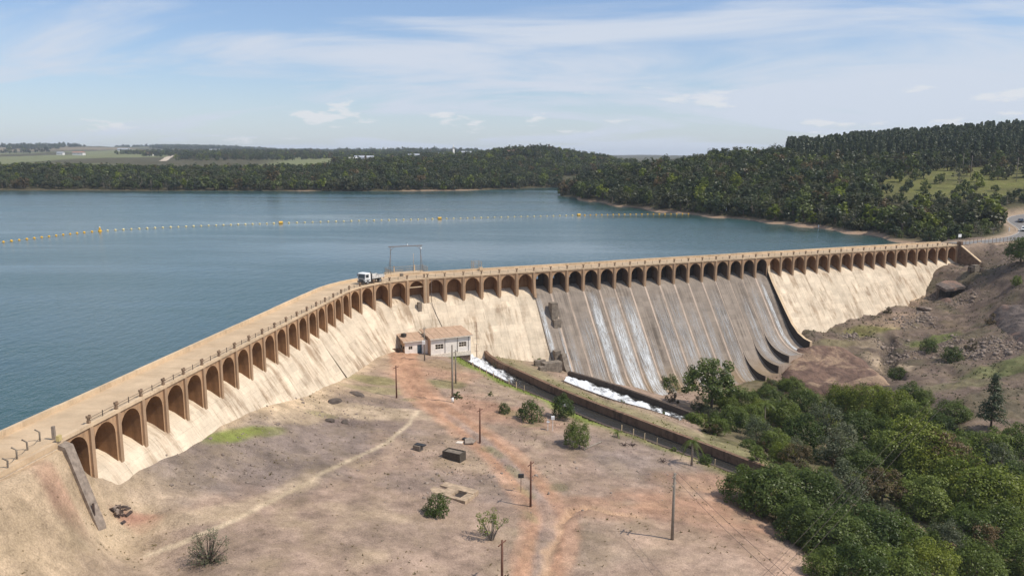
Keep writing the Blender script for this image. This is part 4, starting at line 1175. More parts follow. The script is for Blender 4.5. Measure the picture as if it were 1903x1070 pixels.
mb = MB(); mb.box(HP(LW / 2 + 1.4, .6, -1.5), (LW - 2.6, .5, 1.6), HAX); mb.build('outlet_beam', M_BROWNC, house)
t_ = MB(); t_.tube([HP(-LA + .6, SET + 2.6, 3.48), HP(-LA + .6, SET + 2.6, 4.2)], .62, 12, smooth=False); t_.tube([HP(-LA + .6, SET + 2.6, 4.2), HP(-LA + .6, SET + 2.6, 4.4)], [.66, .25], 12)
tag(t_.build('water_tank', simple('dark_plastic', (.05, .045, .04), .6)), 'round dark water tank on the low end of the pump house roof', 'tank')
tag(MB().box(HP(-LA - 1.9, SET + 1.4, .55), (2.6, .18, 1.9), HAX).build('boundary_wall', M_BROWNC), 'low brown wall running from the pump house annex to the dam face', 'wall')

# ------------------------------------------------------------------ poles
def pole(u, v, vtop, r, mat, label, name='utility_pole', arms=1, band=False, box=False, lean=0.0):
    b = on(u, v); d = ray(u + 0, vtop); hd = math.hypot(b[0], b[1]); k = hd / math.hypot(d[0], d[1])
    h = CAM_H + d[2] * k - b[2]
    root = empty(name, tuple(b), label, 'pole', None)
    mb = MB(); mb.tube([(b[0], b[1], b[2] - .5), (b[0] + lean, b[1], b[2] + h)], [r * 1.15, r * .8], 8); mb.build('pole_shaft', mat, root)
    ax = np.array([.5, .86, 0]); 
    for i in range(arms):
        z = b[2] + h - .35 - i * 1.1
        mb = MB(); mb.box((b[0] + lean, b[1], z), (1.5, .09, .11), np.array([ax, [-.86, .5, 0], [0, 0, 1]])); arm = mb.build('crossarm', mat, root)
        for q in (-.65, -.2, .65):
            m2 = MB(); c = np.array([b[0] + lean, b[1], z]) + ax * q; m2.tube([c, c + [0, 0, .22]], [.06, .04], 6); o = m2.build('insulator', M_OLDC); o.parent = arm
            o.matrix_parent_inverse = Matrix.Translation(root.location).inverted()
    if band:
        mb = MB(); mb.tube([(b[0], b[1], b[2] - .1), (b[0], b[1], b[2] + .9)], [r * 1.24, r * 1.22], 8); mb.build('white_band', M_WHITE, root)
    if box:
        mb = MB(); mb.box((b[0] - .1, b[1] - .35, b[2] + h * .56), (.6, .45, .75)); mb.build('transformer', M_WHITE, root)
        mb = MB(); mb.box((b[0], b[1], b[2] + h * .72), (1.6, .08, .1)); mb.build('crossarm', M_STEEL, root)
    return b, h
M_POLER = simple('red_brown_pole', (.15, .075, .05), .85, var=.35)
pole(737, 739, 679, .13, M_POLER, 'short reddish pole beside the rocky ground at the bend of the dirt track', arms=1)
pole(841, 747, 641, .17, M_GREYPOLE, 'tall grey pole with a white painted foot in front of the pump house', arms=0, band=True)
pole(847, 712, 650, .14, M_GREYPOLE, 'thinner grey pole standing just behind the one with the white foot', arms=1)
pole(892, 823, 758, .13, M_POLER, 'reddish pole at the inner edge of the track beside a pale broken slab', arms=1)
pole(986, 941, 857, .13, M_POLER, 'reddish pole where the gravel track widens, a little dark box sign next to it', arms=1)
pA, hA = pole(1249, 1002, 878, .17, M_GREYPOLE, 'grey brown pole with insulators on the bare pink soil by the thicket', arms=2)
pole(933, 1084, 1003, .13, M_POLER, 'reddish pole cut off by the bottom of the picture beside the track', arms=1)
pole(789, 670, 608, .13, M_GREYPOLE, 'pole with a white transformer box in front of the pump house door', arms=2, box=True)
b = on(886, 662)
root = empty('mast', tuple(b), 'thin rusty mast with short rungs against the dam face beside the pump house', 'mast')
mb = MB(); mb.tube([b - [0, 0, .3], b + [0, 0, 5.2]], .08, 6); mb.tube([b + [0, 0, 5.2], b + [0, 0, 10.2]], .035, 5); mb.build('mast_shaft', M_POLER, root)
mb = MB()
for z in (2.2, 3.6, 5.2, 6.6, 8.2): mb.box(b + [0, 0, z], (1.0, .04, .04))
mb.build('rung', M_STEEL, root)

def wire(a, b, sag, r=.022, n=24):
    mb = MB(); pts = [a * (1 - t) + b * t - np.array([0, 0, 4 * sag * t * (1 - t)]) for t in np.linspace(0, 1, n)]
    mb.tube(pts, r, 3, cap=False); return mb
root = empty('power_line', tuple(pA + [0, 0, hA]), 'pair of thin power wires running from the grey brown pole over the thicket edge', 'wire')
for q, dz in ((-.65, -.1), (.65, -.1)):
    a = pA + np.array([.5 * q, .86 * q, hA + dz]); wire(a, np.array([27.5 + q, 46.5, pA[2] + 9.5]), .8).build('wire', M_STEEL, root)
root = empty('power_line', (60, 100, -8), 'three thin wires crossing above the green thicket towards the stony hillside', 'wire')
WA, WB = at(1490, 1010, -7.0), at(1905, 562, 3.0)
for q in (-.8, 0, .8):
    wire(WA - (WB - WA) * .3 + [q, -q * .6, 0], WB + (WB - WA) * .12 + [q, -q * .6, 0], .8, .018, 40).build('wire', M_STEEL, root)

# ------------------------------------------------------------------ truck on the crest
def wheel(root, x, y, r, w_, label=None):
    mb = MB(); mb.tube([(x, y - w_ / 2, r), (x, y + w_ / 2, r)], r, 16, smooth=False); t = mb.build('wheel', M_BLACK, None); t.parent = root
    m2 = MB(); s = 1 if y > 0 else -1
    m2.tube([(x, y + s * (w_ / 2 - .03), r), (x, y + s * (w_ / 2 + .015), r)], r * .55, 12, smooth=False); o = m2.build('rim', M_GREYMETAL, None); o.parent = t
M_GREYMETAL = simple('grey_metal', (.33, .33, .33), .5, .3)
M_BED = simple('worn_white_steel', (.58, .56, .52), .6, var=.2)
M_LAMP = simple('lamp_glass', (.6, .6, .55), .2)
M_PLATE = simple('grille_black', (.03, .03, .035), .5)
def make_truck():
    r = empty('dump_truck', (0, 0, 0), 'white cab-over tipper truck with a dark grille and empty grey bed on the dam crest', 'truck')
    P = lambda mb, n, m: setattr(mb.build(n, m, None), 'parent', r)
    def part(mb, n, m): o = mb.build(n, m, None); o.parent = r; return o
    mb = MB(); mb.prism([(-2.9, -1.08, .62), (-3.02, -1.08, 1.25), (-2.86, -1.08, 2.35), (-2.7, -1.08, 2.5), (-1.45, -1.08, 2.5), (-1.28, -1.08, 2.35), (-1.25, -1.08, .62)], (0, 2.16, 0)); part(mb, 'cab', M_WHITE)
    mb = MB(); mb.prism([(-3.035, -.95, 1.42), (-2.905, -.95, 2.28), (-2.895, .95, 2.28), (-3.025, .95, 1.42)], (-.012, 0, 0)); part(mb, 'windscreen', M_GLASS)
    for s in (-1, 1):
        mb = MB(); mb.prism([(-2.72, s * 1.085, 1.5), (-2.62, s * 1.085, 2.2), (-1.85, s * 1.085, 2.2), (-1.85, s * 1.085, 1.5)], (0, s * .012, 0)); d = part(mb, 'side_window', M_GLASS)
        mb = MB(); mb.box((-2.2, s * 1.09, 1.28), (.16, .03, .05)); part(mb, 'door_handle', M_DARK)
        mb = MB(); mb.box((-3.05, s * .85, .98), (.06, .32, .2)); part(mb, 'headlight', M_LAMP)
        mb = MB(); mb.box((-2.85, s * 1.28, 2.0), (.08, .16, .42)); mb.box((-2.85, s * 1.17, 2.1), (.04, .2, .04)); part(mb, 'mirror', M_DARK)
        mb = MB(); mb.tube([(-2.95, s * 1.12, .95), (-2.75, s * 1.12, 1.08), (-1.75, s * 1.12, 1.08), (-1.55, s * 1.12, .9)], .05, 5); part(mb, 'wheel_arch', M_DARK)
        mb = MB(); mb.box((-.2, s * .95, .62), (1.1, .3, .5)); part(mb, 'fuel_tank' if s < 0 else 'tool_box', M_DARK)
        wheel(r, -2.2, s * .95, .47, .3); wheel(r, 1.75, s * .85, .47, .52)
    mb = MB(); mb.box((-3.05, 0, .99), (.05, 1.3, .3)); mb.box((-3.03, 0, 1.28), (.04, 1.9, .1)); part(mb, 'grille', M_PLATE)
    mb = MB(); mb.box((-3.05, 0, .62), (.22, 2.2, .28)); part(mb, 'bumper', M_DARK)
    mb = MB(); mb.box((.2, .4, .72), (5.2, .12, .24)); mb.box((.2, -.4, .72), (5.2, .12, .24)); part(mb, 'chassis', M_DARK)
    mb = MB(); mb.box((-1.0, 0, 1.45), (.28, 2.0, 1.5)); mb.tube([(-.95, -.8, 1.2), (-.95, -.8, 2.7)], .07, 6); part(mb, 'cab_guard', M_DARK)
    mb = MB(); mb.box((1.15, 0, 1.12), (3.9, 2.3, .12)); mb.box((-.76, 0, 1.75), (.08, 2.3, 1.2)); part(mb, 'bed', M_BED)
    for s in (-1, 1):
        mb = MB(); mb.box((1.15, s * 1.14, 1.42), (3.9, .07, .6))
        for x in (-.4, .4, 1.2, 2.0, 2.8): mb.box((x, s * 1.19, 1.42), (.08, .06, .6))
        part(mb, 'bed_side', M_BED)
    mb = MB(); mb.box((3.1, 0, 1.38), (.07, 2.2, .5)); part(mb, 'tailgate', M_BED)
    for s in (-1, 1): mb = MB(); mb.box((3.12, s * .9, .85), (.05, .3, .14)); part(mb, 'tail_light', simple('red_lamp', (.35, .02, .02), .4))
    return r
trk = make_truck()
s_t = 20.15 * SP_; p, d, n = frame(s_t); q = p + n * -1.55
trk.location = (q[0], q[1], Z_DECK + .004); trk.rotation_euler = (0, 0, math.atan2(d[1], d[0]) + .06)

# ------------------------------------------------------------------ gantry and intake platform on the upstream side
sg = 23.6 * SP_
def GPT(ds, t, z): return DP(sg, 0, 0) * [1, 1, 0] + axes(sg)[0] * (ds - 4.4) + axes(sg)[1] * t + np.array([0, 0, z])
GA = axes(sg)
plat = empty('intake_platform', tuple(GPT(0, -9, 0)), 'concrete intake platform with pale railings behind the crest under the steel gantry', 'platform')
mb = MB(); mb.box(GPT(-.2, -8.7, .5), (9.2, 7.2, 4.6), GA); mb.build('platform_body', M_DECK, plat)
mb = MB(); mb.box(GPT(-.2, -9.0, 2.86), (9.5, 6.9, .16), GA); mb.build('platform_slab', M_EDGE, plat)
def railing(pts, h, nm='railing', gap=.35):
    mb = MB(); pts = [np.array(p) for p in pts]
    for a, b in zip(pts[:-1], pts[1:]):
        for z in (h, h * .5, .12): mb.tube([a + [0, 0, z], b + [0, 0, z]], .03, 4)
        n = max(2, int(np.linalg.norm(b - a) / gap))
        for i in range(n + 1): q = a + (b - a) * i / n; mb.box(q + [0, 0, h / 2], (.035, .035, h))
    return mb.build(nm, M_RAIL, plat)
railing([GPT(-4.7, -6.6, 2.94), GPT(-4.7, -12.2, 2.94)], 1.15); railing([GPT(-4.7, -12.2, 2.94), GPT(4.3, -12.2, 2.94)], 1.25); railing([GPT(4.3, -12.2, 2.94), GPT(4.3, -6.6, 2.94)], 1.6)
railing([GPT(-4.6, -6.7, 3.0), GPT(-1.8, -6.7, 3.0)], 1.2, gap=.3)
for x in (-2.5, 2.6): MB().box(GPT(x, -11.9, 3.7), (.22, .22, 1.5), GA).build('railing_post', M_EDGE, plat)
M_GANTRY = simple('grey_painted_steel', (.20, .165, .145), .6, .2)
gan = empty('gantry', tuple(GPT(0, -9, 2.94)), 'rusty steel gantry frame with slim splayed legs standing on the intake platform', 'gantry')
HGT = 6.4
for sx in (-4.0, 3.4):
    for t in (-8.2, -10.4):
        mb = MB(); mb.tube([GPT(sx + (-.5 if sx < 0 else .5) * .6, t, 2.94), GPT(sx, -9.3, 2.94 + HGT * .72)], .06, 5); mb.build('leg', M_GANTRY, gan)
    mb = MB(); mb.tube([GPT(sx, -9.3, 2.94 + HGT * .70), GPT(sx, -9.3, 2.94 + HGT)], .07, 5); mb.build('leg', M_GANTRY, gan)
    mb = MB(); sg_ = 1 if sx < 0 else -1; mb.tube([GPT(sx, -9.3, 2.94 + HGT - .9), GPT(sx + sg_ * .9, -9.3, 2.94 + HGT)], .05, 4); mb.build('brace', M_GANTRY, gan)
mb = MB(); mb.box(GPT(-.3, -9.3, 2.94 + HGT + .08), (8.3, .15, .18), GA); mb.build('beam', M_GANTRY, gan)
mb = MB(); mb.box(GPT(.2, -9.3, 2.94 + HGT + .4), (.12, .12, .4), GA); mb.box(GPT(3.5, -9.3, 2.94 + HGT - .55), (.3, .25, .3), GA); mb.build('hoist', M_WHITE, gan)
mb = MB(); mb.tube([GPT(2.1, -11, 2.94), GPT(2.1, -11, 7.4)], .05, 5); tag(mb.build('rod', M_RAIL), 'thin pale upright rod standing on the intake platform inside the gantry', 'rod')
mb = MB(); mb.box(DP(22.2 * SP_, -5.0, 3.32), (.7, .5, .62), axes(22.2 * SP_)); tag(mb.build('concrete_block', M_OLDC), 'small brown block standing on the crest road behind the parapet', 'block')
# little caged landing further along
sc_ = 26.35 * SP_; LA_ = axes(sc_)
pl2 = empty('landing', tuple(DP(sc_, -7.4, 2.9)), 'small caged landing with pale bars hanging behind the upstream parapet', 'platform')
mb = MB(); mb.box(DP(sc_, -7.4, 2.95), (2.2, 1.9, .2), LA_); mb.box(DP(sc_, -6.9, .8), (.6, .6, 4.3), LA_); mb.build('landing_slab', M_EDGE, pl2)
for (x, t) in ((-1, -8.3), (1, -8.3), (-1, -6.55), (1, -6.55)): MB().box(DP(sc_ + x, t, 4.1), (.08, .08, 2.2), LA_).build('cage_post', M_RAIL, pl2)
mb = MB()
for z in np.linspace(3.3, 5.1, 6):
    mb.box(DP(sc_, -8.3, z), (2.1, .05, .06), LA_); mb.box(DP(sc_ - 1, -7.4, z), (.05, 1.8, .06), LA_); mb.box(DP(sc_ + 1, -7.4, z), (.05, 1.8, .06), LA_)
mb.build('cage_bars', M_RAIL, pl2)
mb = MB(); mb.box(DP(sc_ + .5, -5.6, 3.45), (.8, .35, .9), LA_); tag(mb.build('control_box', M_EDGE), 'pale upright control box on the crest beside the caged landing', 'box')
# ------------------------------------------------------------------ fences
M_RUSTP = simple('rusty_post', (.24, .145, .09), .85)
def road_fence():
    pts = []
    for i in range(19): pts.append(DP(S_END + 1.6 + i * 1.85, .1 + .0 * i, 2.75))
    P = np.array(pts)
    # after the straight the fence bends with the road's outer edge
    root = empty('roadside_fence', tuple(P[0]), 'row of rusty wire fence posts along the road beyond the end tower', 'fence')
    pr = None
    for q in P:
        z = min(2.85, zat(q[0], q[1]) + .02)
        mb = MB(); mb.box((q[0], q[1], z + .85), (.09, .09, 1.9)); mb.build('fence_post', M_RUSTP, root)
        if pr is not None:
            mb = MB()
            for h in (.5, 1.0, 1.55): mb.tube([(pr[0], pr[1], pr[2] + h), (q[0], q[1], z + h)], .012, 3)
            mb.build('wire', M_STEEL, root)
        pr = (q[0], q[1], z)
road_fence()
root = empty('broken_fence', tuple(DP(-10, 1, 2.3)), 'leaning bent-topped fence posts with loose wire on the bank beside the crest road', 'fence')
prev = None
for i, (u, v, vt, lean) in enumerate(((14, 884, 850, .15), (32.8, 868, 829, .05), (53.6, 851, 815, -.05), (75.4, 834, 796, .05))):
    b = at(u, v, 2.2); d = ray(u, vt); k = math.hypot(b[0], b[1]) / math.hypot(d[0], d[1]); h = max(1.4, CAM_H + d[2] * k - b[2])
    mb = MB(); A = np.array([b[0], b[1], b[2] - .4]); T = b + np.array([lean, 0, h * .85]); mb.tube([A, T, T + np.array([-.28, -.25, .32])], .085, 5); mb.build('fence_post', M_OLDC, root)
    if prev is not None:
        mb = MB()
        for z in (.5, 1.1): mb.tube([prev + [0, 0, z], (prev + b) / 2 + [0, 0, z - .18], b + [0, 0, z]], .018, 3)
        mb.build('wire', M_STEEL, root)
    prev = b
b = at(102, 829, 2.3); mb = MB(); mb.box(b + [0, 0, .9], (.3, .3, 2.3), taper=.9); mb.build('gate_post', M_GREYC, root)
b2 = DP(-4.9, .3, 3.1); mb = MB(); mb.box(b2 + [0, 0, .25], (.3, .5, .55)); mb.build('gate_post', simple('faded_yellow_paint', (.5, .40, .18), .8), root)
b = on(176, 968)
root = empty('broken_post', tuple(b), 'dark upright post with a fallen strut on the grey slab below the dam wing', 'post')
mb = MB(); mb.box(b + [0, 0, .8], (.16, .16, 2.1)); mb.build('upright', M_BURNT, root)
mb = MB(); mb.tube([b + [-1.4, -.2, -.05], b + [-.6, 0, 1.15]], .07, 5); mb.tube([b + [-.9, -.1, .95], b + [.05, .1, .65]], .06, 5); mb.build('strut', M_BURNT, root)

# ------------------------------------------------------------------ small things on the plateau
gx_ax = np.array([[.88, -.47, 0], [.47, .88, 0], [0, 0, 1]])
b = on(844, 852)
root = empty('concrete_trough', tuple(b), 'dark rectangular concrete box standing alone on the dry plateau', 'trough')
mb = MB()
for dx, dy, sx, sy in ((0, -.75, 3.0, .18), (0, .75, 3.0, .18), (-1.41, 0, .18, 1.32), (1.41, 0, .18, 1.32)): mb.box(b + gx_ax[0] * dx + gx_ax[1] * dy + [0, 0, .55], (sx, sy, 1.3), gx_ax)
mb.build('box_wall', M_DARKBOX if 'M_DARKBOX' in globals() else simple('sooty_concrete', (.075, .062, .048), .9), root)
mb = MB(); mb.box(b + [0, 0, 1.02], (2.66, 1.34, .1), gx_ax); mb.build('box_lid', M_OLDC, root)
b = on(777, 836)
root = empty('well_head', tuple(b), 'small broken concrete box with a loose lid, beyond the larger dark box', 'box')
mb = MB(); mb.box(b + [0, 0, .35], (1.2, .9, .9), gx_ax); mb.build('box_wall', M_OLDC, root)
mb = MB(); mb.box(b + [.35, 0, .86], (1.7, .8, .1), gx_ax); mb.build('box_lid', M_DARK, root)
b = on(871, 822); root = empty('broken_slab', tuple(b), 'pale broken concrete slab over a dark hole beside the reddish pole', 'slab')
mb = MB(); mb.prism([b + [-.5, -.9, .1], b + [.8, -.7, .1], b + [1.1, .3, .15], b + [.2, .7, .5], b + [-.6, .2, .4]], (0, 0, .16)); mb.build('slab_piece', M_GREYC, root)
mb = MB(); mb.box(b + [-.3, .8, .12], (1.4, .7, .5), gx_ax); mb.build('hole_rim', M_DARK, root)
mb = MB(); mb.prism([b + [-2.0, -.6, 0], b + [-1.0, -.8, 0], b + [-.8, .1, 0], b + [-1.7, .2, 0]], (0, 0, .18)); mb.build('slab_piece', M_TRIM, root)
M_FOUND = simple('weathered_foundation', (.40, .30, .205), .9, var=.35, scale=1.5, bump=.04)
b = on(846, 917); FX = np.array([[.86, -.51, 0], [.51, .86, 0], [0, 0, 1]])
root = empty('concrete_foundation', tuple(b), 'low pale concrete foundation with a square pit behind the round bush', 'foundation')
def FB(x, y, sx, sy, z0=-.3, z1=.34, n='foundation_slab', m=M_FOUND): MB().box(b + FX[0] * x + FX[1] * y + [0, 0, (z0 + z1) / 2], (sx, sy, z1 - z0), FX).build(n, m, root)
FB(-.2, 1.2, 5.2, 1.3); FB(-1.6, -.9, 3.4, 1.5, z1=.30); FB(2.1, -.55, 1.1, 2.2, z1=.26); FB(.8, -1.35, 1.5, .6, z1=.24); FB(.85, -.25, 1.4, 1.6, z1=.02, n='pit_floor', m=M_DARKC); FB(-2.4, .2, .9, .7, z1=.05, n='pit_floor', m=M_DARKC); FB(-.7,.2,1.7,.75,z1=.3)
b = on(1022, 800); root = empty('instrument_box', tuple(b), 'white instrument box on two thin posts beside the bushes by the channel', 'box')
for x in (-.35, .45): mb = MB(); mb.box(b + [x, 0, 1.0], (.08, .08, 2.1)); mb.build('post', M_WHITE, root)
mb = MB(); mb.box(b + [.45, 0, 2.2], (.55, .4, .5)); mb.box(b + [-.3, 0, 1.5], (.5, .3, .15)); mb.build('box', M_WHITE, root)
b = on(968, 914); root = empty('small_sign', tuple(b), 'little dark box sign on a thin post at the track side', 'sign')
mb = MB(); mb.box(b + [0, 0, 1.1], (.07, .07, 2.3)); mb.build('post', M_STEEL, root); mb = MB(); mb.box(b + [0, 0, 2.3], (.75, .3, .5)); mb.build('panel', M_DARK, root)
a, c = on(1084, 836), on(1118, 822); mb = MB(); mb.tube([a + [0, 0, .1], c + [0, 0, .18]], [.16, .12], 7); tag(mb.build('log', M_PALEBARK), 'pale fallen log on the soil below the channel bushes', 'log')
a, c = on(960, 990), on(930, 984); mb = MB(); mb.tube([on(985, 942) + [-.5, 0, .05], on(940, 938) + [0, 0, .05]], .04, 4)
# two trunks lying in the gully, scattered timber heap
b = on(213, 949)
root = empty('debris_heap', tuple(b), 'heap of dark broken timber and rubble on the flat ground beside the wing slab', 'heap')
for i in range(26):
    q = b + np.array([rnd.gauss(0, .95), rnd.gauss(0, .6), .05 + abs(rnd.gauss(0, .16))]); a_ = rnd.uniform(0, 6.28); l = rnd.uniform(.3, 1.0)
    A = np.array([[math.cos(a_), math.sin(a_), rnd.uniform(-.3, .3)], [-math.sin(a_), math.cos(a_), 0], [0, 0, 1]])
    MB().box(q, (l, rnd.uniform(.1, .35), rnd.uniform(.08, .3)), A).build('timber', rnd.choice([M_BURNT, M_BURNT, M_STONE]), root)

# ------------------------------------------------------------------ rocks
def rock_mesh(seed, flat=.6):
    import bmesh
    r = random.Random(seed); bm = bmesh.new(); bmesh.ops.create_icosphere(bm, subdivisions=2, radius=1)
    ax = [Vector((r.gauss(0, 1), r.gauss(0, 1), r.gauss(0, 1))).normalized() for _ in range(9)]; cut_ = [r.uniform(.55, .9) for _ in ax]
    for v in bm.verts:
        for a_, c_ in zip(ax, cut_):
            d = v.co.dot(a_)
            if d > c_: v.co -= a_ * (d - c_)
        v.co.z *= flat
        v.co *= 1 + r.uniform(-.05, .05)
    me = bpy.data.meshes.new('rock'); bm.to_mesh(me); bm.free(); me.materials.append(M_STONE); return me
RM = [rock_mesh(i) for i in range(7)]
def rock(u, v, sz, label, i=0, sink=.2, mat=None, name='rock', grp=None, sc=(1, 1, 1)):
    b = on(u, v); me = RM[i % 7]
    o = link(name, me); o.location = (b[0], b[1], b[2] - sink * sz * .3); o.scale = (sz * sc[0], sz * sc[1], sz * sc[2]); o.rotation_euler = (rnd.uniform(-.2, .2), rnd.uniform(-.2, .2), rnd.uniform(0, 6.28))
    if mat: o.material_slots[0].link = 'OBJECT'; o.material_slots[0].material = mat
    return tag(o, label, 'rock', grp)
M_REDROCK = simple('red_brown_rock', (.19, .10, .07), .85, var=.55, scale=.5, bump=.12)
M_DKROCK = simple('dark_rock', (.095, .075, .062), .9, var=.5, scale=.8, bump=.08)
rock(622, 745, 1.5, 'dark boulder half buried in the pale sandy patch near the dam toe', 1, mat=M_DKROCK, sc=(1.3, .8, .8))
rock(662, 733, 1.3, 'low dark rock ledge beside the grassy patch near the dam toe', 2, mat=M_DKROCK, sc=(1.6, .8, .6))
rock(612, 782, .9, 'small dark rock on the rim of the round sandy hollow', 3, mat=M_DKROCK)
rock(641, 785, .8, 'small brown rock below the round sandy hollow', 4, mat=M_DKROCK)
rock(1718, 572, 2.2, 'flat grey rock lying at the foot of the pale face near the shallow scar', 5, sc=(1.6, .9, .5))
# ------------------------------------------------------------------ plants
def vis(x, y, z):
    d = np.stack([x, y, z - CAM_H], -1); dep = d @ FWD
    return FOC * (d @ xr) / dep + 951.5, 535 - FOC * (d @ yr) / dep, dep
def leaf_quads(cen, nor, size, asp=.55, seed=0):
    """diamond leaves: centres Nx3, normals Nx3, sizes N"""
    g = np.random.default_rng(seed); N = len(cen)
    nor = nor / np.maximum(np.linalg.norm(nor, axis=1, keepdims=True), 1e-6)
    r = g.normal(size=(N, 3)); u = np.cross(nor, r); u /= np.maximum(np.linalg.norm(u, axis=1, keepdims=True), 1e-6)
    w_ = np.cross(nor, u); s = size[:, None]
    bend = nor * s * .18
    V = np.stack([cen - u * s, cen + w_ * s * asp - bend, cen + u * s, cen - w_ * s * asp - bend], 1).reshape(-1, 3)
    return V
def foliage_mesh(name, cen, nor, size, mat, tint, asp=.55, seed=0, extra=None):
    V = leaf_quads(cen, nor, size, asp, seed); F = np.arange(len(V)).reshape(-1, 4); T = np.repeat(tint, 4)
    mats = [mat]; fm = np.zeros(len(F), np.int32); faces = [F]
    if extra is not None:
        ev, ef, em = extra; faces.append(ef + len(V)); V = np.concatenate([V, ev]); fm = np.concatenate([fm, np.ones(len(ef), np.int32)]); T = np.concatenate([T, np.zeros(len(ev))]); mats.append(em)
    me = np_mesh(name, V, faces, mats, fmat=fm)
    a = me.attributes.new('tint', 'FLOAT', 'POINT'); a.data.foreach_set('value', T.astype(np.float32))
    return me
def crown_points(seed, R, H, n, clumps, shape='dome', z0=0.0, gap=.0, cl_r=(.22, .4)):
    """leaf centres gathered in clumps spread over a crown of radius R and height H that starts at z0"""
    g = np.random.default_rng(seed); C_, Rr = [], []
    while len(C_) < clumps:
        p = g.uniform(-1, 1, 3)
        if shape == 'dome':
            p[2] = g.uniform(-.25, 1); q = np.hypot(np.hypot(p[0], p[1]), max(p[2], 0) * .95 if p[2] > 0 else p[2] * 2.2)
        elif shape == 'ball': q = np.linalg.norm(p)
        elif shape == 'column': q = np.hypot(np.hypot(p[0], p[1]), p[2] * .98)
        if q > 1 or q < .42: continue
        C_.append(p); Rr.append(g.uniform(*cl_r))
    C_ = np.array(C_); Rr = np.array(Rr)
    k = g.choice(len(C_), n, p=Rr ** 2 / (Rr ** 2).sum())
    d = g.normal(size=(n, 3)); d /= np.linalg.norm(d, axis=1, keepdims=True)
    rad = Rr[k] * g.uniform(.45, 1.0, n) ** .5
    P = C_[k] + d * rad[:, None] * np.array([1, 1, .8])
    if gap > 0:                                            # leaves of the closed outer canopy
        m = g.random(n) < gap; e = g.normal(size=(n, 3)); e[:, 2] = np.abs(e[:, 2]) * 1.1 - .25; e /= np.linalg.norm(e, axis=1, keepdims=True)
        bump = .86 + .16 * np.sin(e[:, 0] * 5 + seed) * np.sin(e[:, 1] * 6 + seed * 2) + .07 * np.sin(e[:, 2] * 9 + e[:, 0] * 11)
        P[m] = (e * (bump * g.uniform(.86, 1.03, n))[:, None])[m]; d[m] = e[m]
    if shape == 'dome': P = P * np.array([R, R, H * .80]); P[:, 2] += z0 + H * .20
    else: P = P * np.array([R, R, H / 2]); P[:, 2] += z0 + H / 2
    nor = d * .8 + np.array([0, 0, .75]) + g.normal(size=(n, 3)) * .45
    tint = np.clip(g.random(len(C_))[k] * .65 + g.random(n) * .35, 0, 1)
    cw = C_ * np.array([R, R, H * .8 if shape == 'dome' else H / 2]); cw[:, 2] += z0 + (H * .2 if shape == 'dome' else H / 2)
    return P, nor, tint, cw
def limbs(seed, cw, h0, r0, n=7, mat=None, top=None):
    """tapered trunk that forks into limbs reaching the leaf clumps"""
    r = random.Random(seed); mb = MB(); top = top or h0
    mb.tube([(0, 0, -.4), (r.uniform(-.1, .1), r.uniform(-.1, .1), h0 * .5), (0, 0, h0)], [r0 * 1.25, r0, r0 * .8], 7)
    for c in sorted(cw.tolist(), key=lambda c: r.random())[:n]:
        c = np.array(c); b = np.array([0, 0, h0 * r.uniform(.7, 1.0)]); m = b * .5 + c * .5 + np.array([0, 0, -.08 * np.linalg.norm(c - b)])
        mb.tube([b, m, c], [r0 * .55, r0 * .35, r0 * .1], 5, cap=False)
    return mb
def mb_arrays(mb): 
    me = mb.build('tmp', M_BARK, mesh_only=True, fix=False)
    n = len(me.vertices); V = np.empty(n * 3, np.float32); me.vertices.foreach_get('co', V)
    F = np.array([tuple(p.vertices) if len(p.vertices) == 4 else tuple(p.vertices[:4]) for p in me.polygons if len(p.vertices) >= 4], np.int64)
    bpy.data.meshes.remove(me); return V.reshape(-1, 3), F

